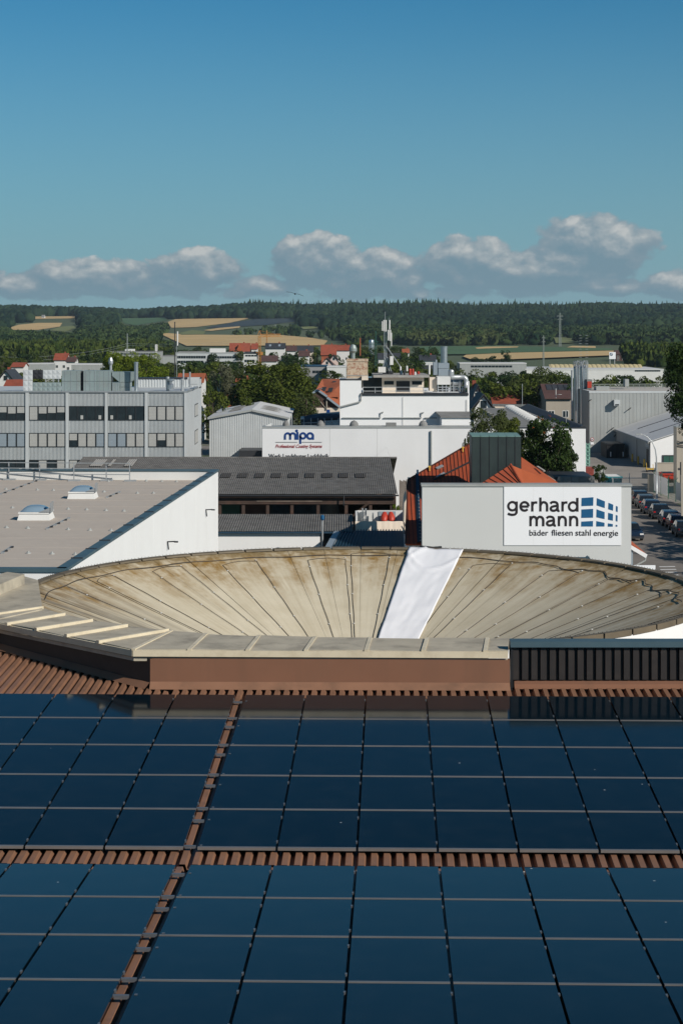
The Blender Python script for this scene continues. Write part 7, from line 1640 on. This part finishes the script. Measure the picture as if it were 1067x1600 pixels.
pylon('lattice_pylon', 'lattice pylon on the left above the white flat building', 199.3, 521, 556, 2.6, .8, 880, 'lattice', 16, ((537, 2.5),))
pylon('lattice_pylon', 'green lattice pylon between the brick shaft and the radio mast', 587, 517, 580, 5, 1.0, 500, 'green_paint', 18, ((538, 9), (534, 5)))
pylon('lattice_pylon', 'faint pylon above the long wheat field right of the crane', 430, 507, 530, 2.4, .8, 2300, 'lattice', 10, ((519, 5),))
pipe('antenna_mast', 'tall dark antenna mast at the left in front of the far office block', 'mast', 273.5, 503, 592, 1.5, 420, 'dark_metal')
pipe('antenna_tube', 'white antenna tube beside the tall dark mast', 'antenna', 277.6, 518, 540, 2.4, 420, 'plaster_white'); pipe('antenna_mast', 'thin short mast right of the tall dark mast', 'mast', 276.6, 540, 592, .8, 421, 'galv')
b = MB(); 
for x in (243.3, 245.5): b.lathe(P(x, 549, 640), [(.1, 0), (.2, .1), (.2, 2.2), (.1, 2.3)], 8)
b.bar(P(244.5, 562, 640), P(244.5, 549, 640), .2, .2); o = b.build('antenna_mast', M['plaster_white'], loc=P(244.5, 562, 640)); tag(o, 'short mast with a pair of white antennas left of the far office block', 'mast')
cr = pylon('construction_crane', 'orange lattice construction crane rising among the houses', 405.6, 525, 572, 3.6, 3.4, 700, 'orange_steel', 16, (), 'crane'); p0 = ORG[cr.name]; k = 700 / F
b = MB(); b.slab([(-1.2, 0, (572 - 526) * k - 1.0), (1.2, 0, (572 - 526) * k - 1.0), (1.2, 0, (572 - 521) * k - 1.0), (-1.2, 0, (572 - 521) * k - 1.0)], (0, 1.5, 0)); b.build('cab', M['orange_steel'], cr, local=True)
b = MB(); zt = ZA(523, 700) - p0.z; ap = Vector((0, .5, ZA(516.5, 700) - p0.z)); b.bar((-.6, .5, zt), ap, .22, .22); b.bar((.6, .5, zt), ap, .22, .22); b.build('tower_head', M['orange_steel'], cr, local=True)
b = MB(); j0, j1 = Vector((0, .5, ZA(526.5, 700) - p0.z)), Vector((29 * k * 1.0, 30, ZA(526, 730) - p0.z))
for dz, dx in ((0, -.5), (0, .5), (1.0, 0)): b.bar(j0 + Vector((dx, 0, dz)), j1 + Vector((dx, 0, dz)), .14, .14)
for i in range(16):
    a = j0 + (j1 - j0) * (i / 16); c = j0 + (j1 - j0) * ((i + .5) / 16); b.bar(a + Vector((-.5, 0, 0)), c + Vector((0, 0, 1)), .08, .08); b.bar(a + Vector((.5, 0, 0)), c + Vector((0, 0, 1)), .08, .08)
b.bar(ap, j0 + (j1 - j0) * .7 + Vector((0, 0, 1)), .06, .06); b.build('jib', M['orange_steel'], cr, local=True)
pylon('construction_crane', 'small distant orange crane mast above the long wheat field', 417, 516, 526, 1.2, .8, 1500, 'orange_steel', 8, ((525.5, 6),), 'crane')
b = MB(); b.lathe((0, 0, 0), [(1.3, 0), (1.3, 8), (1.1, 9), (.1, 9.4)], 12); o = b.build('storage_silo', M['silver'], local=True); o.location = P(580.5, 538, 900) - Vector((0, 0, 7)); tag(o, 'small distant pale silo left of the radio mast', 'silo')
pipe('brick_chimney', 'thin rusty brick chimney left of the radio mast', 'chimney', 562.5, 528, 556, 2, 800, 'tile_rust')
# overhead lines
wi = thing('power_line', 'thin overhead wires sagging across the left woods', 'power line', P(199, 521, 880))
for (a, c, s) in (((-60, 554, 700), (199.3, 537, 880), 3), ((-60, 562, 700), (199.3, 540, 880), 3), ((199.3, 537, 880), (420, 521, 2200), 4), ((199.3, 540, 880), (420, 524, 2200), 4)):
    A_, B2 = P(*a), P(*c); b = MB(); b.tube([A_ + (B2 - A_) * t - Vector((0, 0, s * 4 * t * (1 - t))) for t in np.linspace(0, 1, 14)], .05, 4); part(b, 'wire', 'lattice', wi)

# ------------------------------------------------------------------ trees
def crown_proto(seed, n_lobes, n_leaf, leaf_s, shape='round', matn='leaf_mid', droop=0.0):
    """unit crown: height 1 (base at 0), width 1; leaves spread over overlapping lobes"""
    r = np.random.default_rng(seed); lob = []
    for i in range(n_lobes):
        h = r.uniform(.16, .86); prof = {'round': math.sin(math.pi * (.12 + .80 * h)) ** .7, 'cone': (1.02 - h), 'column': .75, 'loose': math.sin(math.pi * (.15 + .8 * h)) ** .6}[shape]
        a = r.uniform(0, 2 * math.pi); rr = prof * .40 * math.sqrt(r.uniform(.1, 1)); q = r.uniform(.085, .19) * (1.0 if shape != 'loose' else .85) * (.55 + .45 * prof)
        lob.append((np.array([rr * math.cos(a), rr * math.sin(a), h]), q))
    V = []; Fc = []; off = 0
    d = r.normal(0, 1, (n_leaf, 3)); d /= np.linalg.norm(d, axis=1)[:, None]; li = r.integers(0, n_lobes, n_leaf)
    c = np.array([lob[i][0] for i in li]); q = np.array([lob[i][1] for i in li])
    k = r.uniform(.55, 1.08, n_leaf) ** .6; sq = np.array([1.0, 1.0, .80]); p = c + d * (q * k)[:, None] * sq
    if droop: p[:, 2] -= droop * (np.hypot(p[:, 0], p[:, 1]) ** 2) * r.uniform(.3, 1.3, n_leaf)
    nn = d + r.normal(0, .7, (n_leaf, 3)); nn /= np.linalg.norm(nn, axis=1)[:, None]
    t = np.cross(nn, r.normal(0, 1, (n_leaf, 3))); t /= np.linalg.norm(t, axis=1)[:, None]; b2 = np.cross(nn, t); s = (leaf_s * r.uniform(.55, 1.35, n_leaf))[:, None]
    Q = np.stack([p - t * s, p - b2 * s * .62 + nn * s * .15, p + t * s * 1.05, p + b2 * s * .62 + nn * s * .15], 1).reshape(-1, 3)
    FQ = np.arange(n_leaf * 4).reshape(-1, 4)
    me = bpy.data.meshes.new('crown'); me.from_pydata(Q.tolist(), [], FQ.tolist()); me.materials.append(M[matn]); return me
def trunk_proto(seed, pale=False):
    r = random.Random(seed); b = MB(); b.tube([(0, 0, 0), (.004, .003, .2), (.01, -.004, .45), (.0, .01, .8)], [.028, .022, .016, .004], 7)
    for i in range(6):
        a = r.uniform(0, 6.28); h = r.uniform(.40, .66); b.tube([(.005, 0, h), (.05 * math.cos(a), .05 * math.sin(a), h + .09), (.10 * math.cos(a), .10 * math.sin(a), h + .20)], [.012, .008, .003], 5)
    me = bpy.data.meshes.new('trunk'); me.from_pydata(b.v, [], b.f); me.materials.append(M['bark_pale' if pale else 'bark']); return me
TRK = [trunk_proto(s) for s in range(3)]; TRKP = trunk_proto(9, True)
PROT = {}
def crown(kind, k):
    spec = {'near': (34, 9000, .016, 'round'), 'mid': (20, 2100, .028, 'round'), 'far': (16, 700, .05, 'round'), 'loose': (30, 7000, .018, 'loose'), 'cone': (26, 2200, .026, 'cone'), 'spruce': (30, 2200, .024, 'cone'), 'pinnate': (36, 6500, .022, 'round')}
    return spec[kind]
def tree(label, x, ytop, ybot, w, Y, kind='mid', m='leaf_mid', seed=0, grp=None, base=None, name='tree', droop=0.0, pale=False):
    """crown between photo rows ytop..ybot, w columns wide"""
    key = (kind, m, seed % 4, droop)
    if key not in PROT: s = crown(kind, seed); PROT[key] = crown_proto(seed % 4 + sum(map(ord, kind + m)), s[0], s[1], s[2], s[3], m, droop)
    X = XA(x, Y); zg = float(terrain(X, Y)); zt, zb_ = ZA(ytop, Y), ZA(ybot, Y); zb_ = max(zb_, zg + .3) if base is None else base
    if zt - zb_ < 2: zb_ = zt - 2
    t = thing(name, label, 'tree', (X, Y, zg), grp); t.rotation_euler.z = (seed * 1.7) % 6.28
    c = link(bpy.data.objects.new('crown', PROT[key])); c.parent = t; c.location = (0, 0, zb_ - zg - (zt - zb_) * .06); W = w * Y / F; c.scale = (W * 1.25, W * 1.25, (zt - zb_) * 1.1)
    k = link(bpy.data.objects.new('trunk', TRKP if pale else TRK[seed % 3])); k.parent = t; hh = (zt - zg); k.scale = (hh * .8, hh * .8, hh) if x < 1060 else (hh * .4, hh * .4, hh)
    return t
# single trees one can point at
tree('big broad green tree in the middle, lit on its right side', 432, 562, 662, 118, 292, 'near', 'leaf_mid', 1)
tree('dark tree pressed against the left of the big central tree', 392, 585, 665, 60, 296, 'near', 'leaf_dark', 2)
tree('bright yellow green tree behind the office roof ducts, left crown', 190, 547, 625, 58, 330, 'near', 'leaf_lime', 0)
tree('bright yellow green tree behind the office roof ducts, right crown', 228, 549, 628, 66, 326, 'near', 'leaf_lime', 3)
tree('loose silvery poplar between the office building and the dark tree', 345, 566, 640, 44, 300, 'loose', 'leaf_silver', 1, pale=True)
tree('loose grey green tree right of the silvery poplar', 372, 572, 640, 34, 305, 'loose', 'leaf_olive', 2)
tree('bushy green tree right of the office building corner', 333, 602, 690, 46, 262, 'mid', 'leaf_mid', 2)
tree('pointed green tree left of the big central tree', 383, 603, 670, 42, 268, 'cone', 'leaf_mid', 1)
tree('green shrubby tree at the right foot of the big central tree', 478, 612, 668, 40, 262, 'mid', 'leaf_olive', 1)
tree('rounded grey green tree behind the blue grey block', 478, 575, 620, 40, 330, 'mid', 'leaf_olive', 0)
tree('olive green tree in front of the pale flat block', 517, 578, 603, 44, 420, 'mid', 'leaf_mid', 3)
tree('weeping birch left of the dark green tower', 764, 634, 705, 66, 150, 'loose', 'leaf_olive', 0, droop=.5, pale=True)
tree('dense green tree right behind the birch', 800, 648, 742, 62, 158, 'near', 'leaf_mid', 2)
tree('dark rowan tree with orange berries in front of the white hall', 856, 648, 756, 78, 150, 'pinnate', 'leaf_dark', 1)
tree('green tree with paler leaves left of the dark rowan', 828, 665, 757, 56, 152, 'near', 'leaf_olive', 3)
tree('drooping dark tree low at the right of the rowan before the white hall', 878, 690, 756, 50, 151, 'pinnate', 'leaf_dark', 2, droop=.35)
tree('dark green tree between the birch and the rowan above the tower', 790, 656, 735, 66, 160, 'near', 'leaf_dark', 1)
tree('thin young tree left of the dark green tower', 729, 681, 705, 15, 140, 'loose', 'leaf_olive', 3)
tree('bright green tree left of the silver silos', 852, 573, 640, 70, 372, 'near', 'leaf_lime', 2).children[0].data = PROT.setdefault(('x',), crown_proto(77, 34, 9000, .016, 'round', 'leaf_mid'))
tree('leafy tree cut off by the right picture edge beside the pale hall', 1090, 516, 662, 92, 132, 'near', 'leaf_dark', 0)
tree('lower leafy branch tree at the right picture edge', 1086, 596, 682, 56, 134, 'near', 'leaf_dark', 3)
b = MB(); rr_ = random.Random(4)
for (x, y) in ((841, 652), (858, 650), (846, 656), (832, 668), (864, 668), (850, 676)):
    for k in range(4): p = P(x + rr_.uniform(-2, 2), y + rr_.uniform(-1.5, 1.5), 149 - rr_.uniform(.5, 1.2) * 1.0); b.lathe(p, [(.01, -.03), (.032, 0), (.01, .03)], 5)
ro = [c for c in bpy.data.objects if c.get('label', '').startswith('dark rowan')][0]; o = b.build('berry_clusters', M['rowan_berry'], loc=(0, 0, 0)); o.parent = ro; o.matrix_parent_inverse = ro.matrix_basis.inverted(); o['kind'] = 'stuff'
tree('small dark shrub tree by the teal skip', 936, 724, 752, 24, 200, 'loose', 'leaf_dark', 2)
tree('green bush at the right end of the timber shed', 618, 786, 806, 20, 150, 'mid', 'leaf_lime', 1, name='bush')
# trees between and behind the buildings
rt = random.Random(11); USED = set()
LMK = [('the orange crane', 405, 545), ('the far office block', 327, 560), ('the tall dark antenna mast', 273, 550), ('the bulbous vent pipe', 173, 570), ('the thick silver vent pipe', 213, 580), ('the lattice screen', 66, 590), ('the red roof on the wooded slope', 95, 557),
 ('the pale low roof near the left edge', 56, 572), ('the white gable at the far left', 10, 590), ('the two bright roof windows', 430, 545), ('the dark slate roof', 477, 547), ('the broad bright red roof', 513, 545), ('the pale pink gable', 511, 564), ('the blue grey block', 490, 580),
 ('the brick shaft', 558, 575), ('the radio mast', 604, 540), ('the red gas cylinders', 643, 580), ('the tall plain silo', 693, 555), ('the bent exhaust pipe', 722, 595), ('the narrow steep gable', 746, 612), ('the long deep red roof', 800, 622), ('the pylon before the wheat', 848, 550),
 ('the two silver silos', 905, 590), ('the tall sign board', 956, 560), ('the yellowish hall roof', 930, 567), ('the long low dark hall', 770, 570), ('the row of small windows', 1010, 580), ('the red hut door', 920, 600), ('the brown solar roof', 872, 610), ('the ribbed stair tower', 290, 600), ('the left lattice pylon', 199, 540), ('the rusty thin chimney', 562, 540)]
boxes = [(h['x0'] - 2, h['x1'] + 2, h['yr'] - 1, (h['yr'] + h['ye']) / 2 + (1 if h['Y'] > 500 else 12), h['Y']) for h in HS] + [(255, 380, 545, 560, 745), (381, 404, 549, 560, 700), (172, 250, 545, 552, 900), (690, 968, 538, 561, 9999), (285, 520, 520, 538, 9999), (38, 74, 568, 575, 690), (112, 155, 569, 575, 660), (470, 541, 571, 586, 520), (718, 822, 567, 576, 640), (860, 1036, 563, 584, 640), (951, 962, 549, 562, 700), (401, 411, 515, 569, 700), (540, 575, 545, 560, 800)]
spots = []
def put(n, xr, yr_, Yr, wr, kinds, mats, hr=(9, 15)):
    k = 0; tries = 0
    while k < n and tries < n * 40:
        tries += 1; Y = rt.uniform(*Yr); x = rt.uniform(*xr); h = rt.uniform(*hr); zt = h + float(terrain(XA(x, Y), Y)); y = H + (CZ - zt) * F / Y
        if not (yr_[0] <= y <= yr_[1]): continue
        w = h * rt.uniform(*wr) * F / Y
        if any(x + w * .55 > q[0] and x - w * .55 < q[1] and y < q[3] and y + h * F / Y > q[2] and Y < q[4] for q in boxes): continue
        if any(abs(x - s[0]) < (w + s[1]) * .28 and abs(Y - s[2]) < 14 for s in spots): continue
        spots.append((x, w, Y)); k += 1; m = rt.choice(mats); kd = rt.choice(kinds)
        zone = 'at the left behind the office building' if x < 300 else 'among the far houses' if x < 560 else 'behind the white block' if x < 740 else 'in front of the long white hall'
        tone = {'leaf_mid': 'green', 'leaf_dark': 'dark green', 'leaf_olive': 'olive green', 'leaf_lime': 'light green', 'leaf_wood': 'deep green', 'leaf_silver': 'silvery'}[m]
        tone_ = tone; shp = 'pointed' if kd in ('cone', 'spruce') else 'rounded'; lab = None
        for (nm, lx, ly) in sorted(LMK, key=lambda q: (q[1] - x) ** 2 + (q[2] - y) ** 2)[:9]:
            dx = x - lx; far_ = ('well ' if abs(dx) > 45 else 'just ' if abs(dx) < 18 else ''); rel = far_ + ('left of ' if dx < 0 else 'right of ') + nm if abs(dx) > 7 else ('beyond ' if y < ly else 'below ') + nm
            if f'{tone} {shp} tree {rel}' not in USED: lab = f'{tone} {shp} tree {rel}'; break
        lab = lab or f'{tone} {shp} tree {zone}'; USED.add(lab)
        tree(lab if True else f'{tone} {"pointed" if kd in ("cone", "spruce") else "rounded"} tree {zone}', x, y, y + h * .93 * F / Y, w, Y, kd, m, rt.randrange(40), f'{tone} {"pointed" if kd in ("cone", "spruce") else "rounded"} trees {zone}')
for i, (x, y) in enumerate(((744, 556), (768, 555.5), (789, 546))): tree(['round dark tree before the wheat field, left one of three', 'round dark tree before the wheat field, middle one of three', 'taller dark tree before the wheat field, right one of three'][i], x, y, y + 24, 19, 980, 'mid', 'leaf_dark', i, 'trees before the wheat field')
G = ['leaf_mid', 'leaf_dark', 'leaf_mid', 'leaf_olive', 'leaf_wood']
put(46, (-10, 260), (548, 590), (420, 950), (.75, 1.0), ['mid'], G)
put(64, (250, 560), (545, 592), (420, 1000), (.7, 1.0), ['mid', 'mid', 'cone'], G)
put(44, (560, 740), (540, 585), (380, 1000), (.7, 1.0), ['mid'], G)
put(80, (720, 1075), (562, 612), (340, 700), (.7, 1.0), ['mid', 'mid', 'mid', 'cone'], G)
put(16, (735, 900), (585, 618), (345, 470), (.75, 1.0), ['mid'], ['leaf_dark', 'leaf_mid', 'leaf_wood'])
put(14, (300, 520), (583, 606), (345, 480), (.7, 1.0), ['mid'], G)
put(14, (905, 1060), (572, 592), (480, 620), (.8, 1.1), ['mid'], ['leaf_dark', 'leaf_mid'], (10, 14))
put(26, (250, 560), (532, 552), (950, 1400), (.8, 1.1), ['far'], G)
put(22, (560, 700), (545, 562), (760, 1250), (.8, 1.1), ['far'], G)
# street trees outside the frame whose shade falls on the street
for i, (X, Y, h) in enumerate(((42.5, 163, 12), (44.0, 171, 13.5), (42.0, 154, 12), (45.5, 179, 10.5), (41.5, 146, 11))):
    t = tree('street tree beside the street, right of the picture', CX + X * F / Y, H + (CZ - h) * F / Y, H + (CZ - 2.5) * F / Y, 10 * F / Y, Y, 'mid', 'leaf_mid', i, 'street trees right of the street')
# ------------------------------------------------------------------ bird
bp = P(461.3, 459, 190); bd = thing('gliding_bird', 'dark bird of prey gliding with outstretched wings below the clouds', 'bird', bp)
b = MB(); b.tube([(0, .34, .02), (0, .22, .0), (0, .05, -.02), (0, -.12, -.01), (0, -.20, .02)], [.02, .06, .085, .06, .02], 9)
b.add([(-.07, .28, 0), (.07, .28, 0), (.10, .50, .01), (-.10, .50, .01), (0, .3, .02)], [(0, 1, 2, 3), (0, 4, 1), (1, 4, 2), (2, 4, 3), (3, 4, 0)]); b.build('body', M['plumage'], bd, local=True, smooth=True)
for s in (-1, 1):
    b = MB(); pr = [(0.05, .10, .18, 0), (.25, .06, .19, .03), (.5, .06, .16, .03), (.72, .10, .09, .0), (.86, .16, .03, -.02)]
    for (x, y, c, z) in pr: b.v += [(s * x, y - c * .5, z), (s * x, y + c * .1, z + .022), (s * x, y + c * .6, z), (s * x, y + c * .1, z - .012)]
    for i in range(len(pr) - 1):
        for k in range(4): b.f.append((i * 4 + k, i * 4 + (k + 1) % 4, (i + 1) * 4 + (k + 1) % 4, (i + 1) * 4 + k))
    b.f += [(0, 1, 2, 3), (16, 19, 18, 17)]; b.build('wing', M['plumage'], bd, local=True)
bd.rotation_euler = (0, math.radians(14), math.radians(8))
# ------------------------------------------------------------------ air
HAZE_D = 0.000045
b = MB(); b.box(-4200, 4200, -60, 6900, -1.5, 150); hz = b.build('haze', None)
hm = bpy.data.materials.new('haze_air'); hm.use_nodes = True; nt = NT(hm.node_tree); nt.n.clear(); out = nt.add('ShaderNodeOutputMaterial'); pv = nt.add('ShaderNodeVolumePrincipled')
pv.inputs['Color'].default_value = (.62, .80, .92, 1); pv.inputs['Density'].default_value = HAZE_D; pv.inputs['Anisotropy'].default_value = .1
nt.l.new(pv.outputs[0], out.inputs['Volume']); hz.data.materials.append(hm); tag(hz, 'pale thin haze in the air over the town and hills', 'haze', kind='stuff')
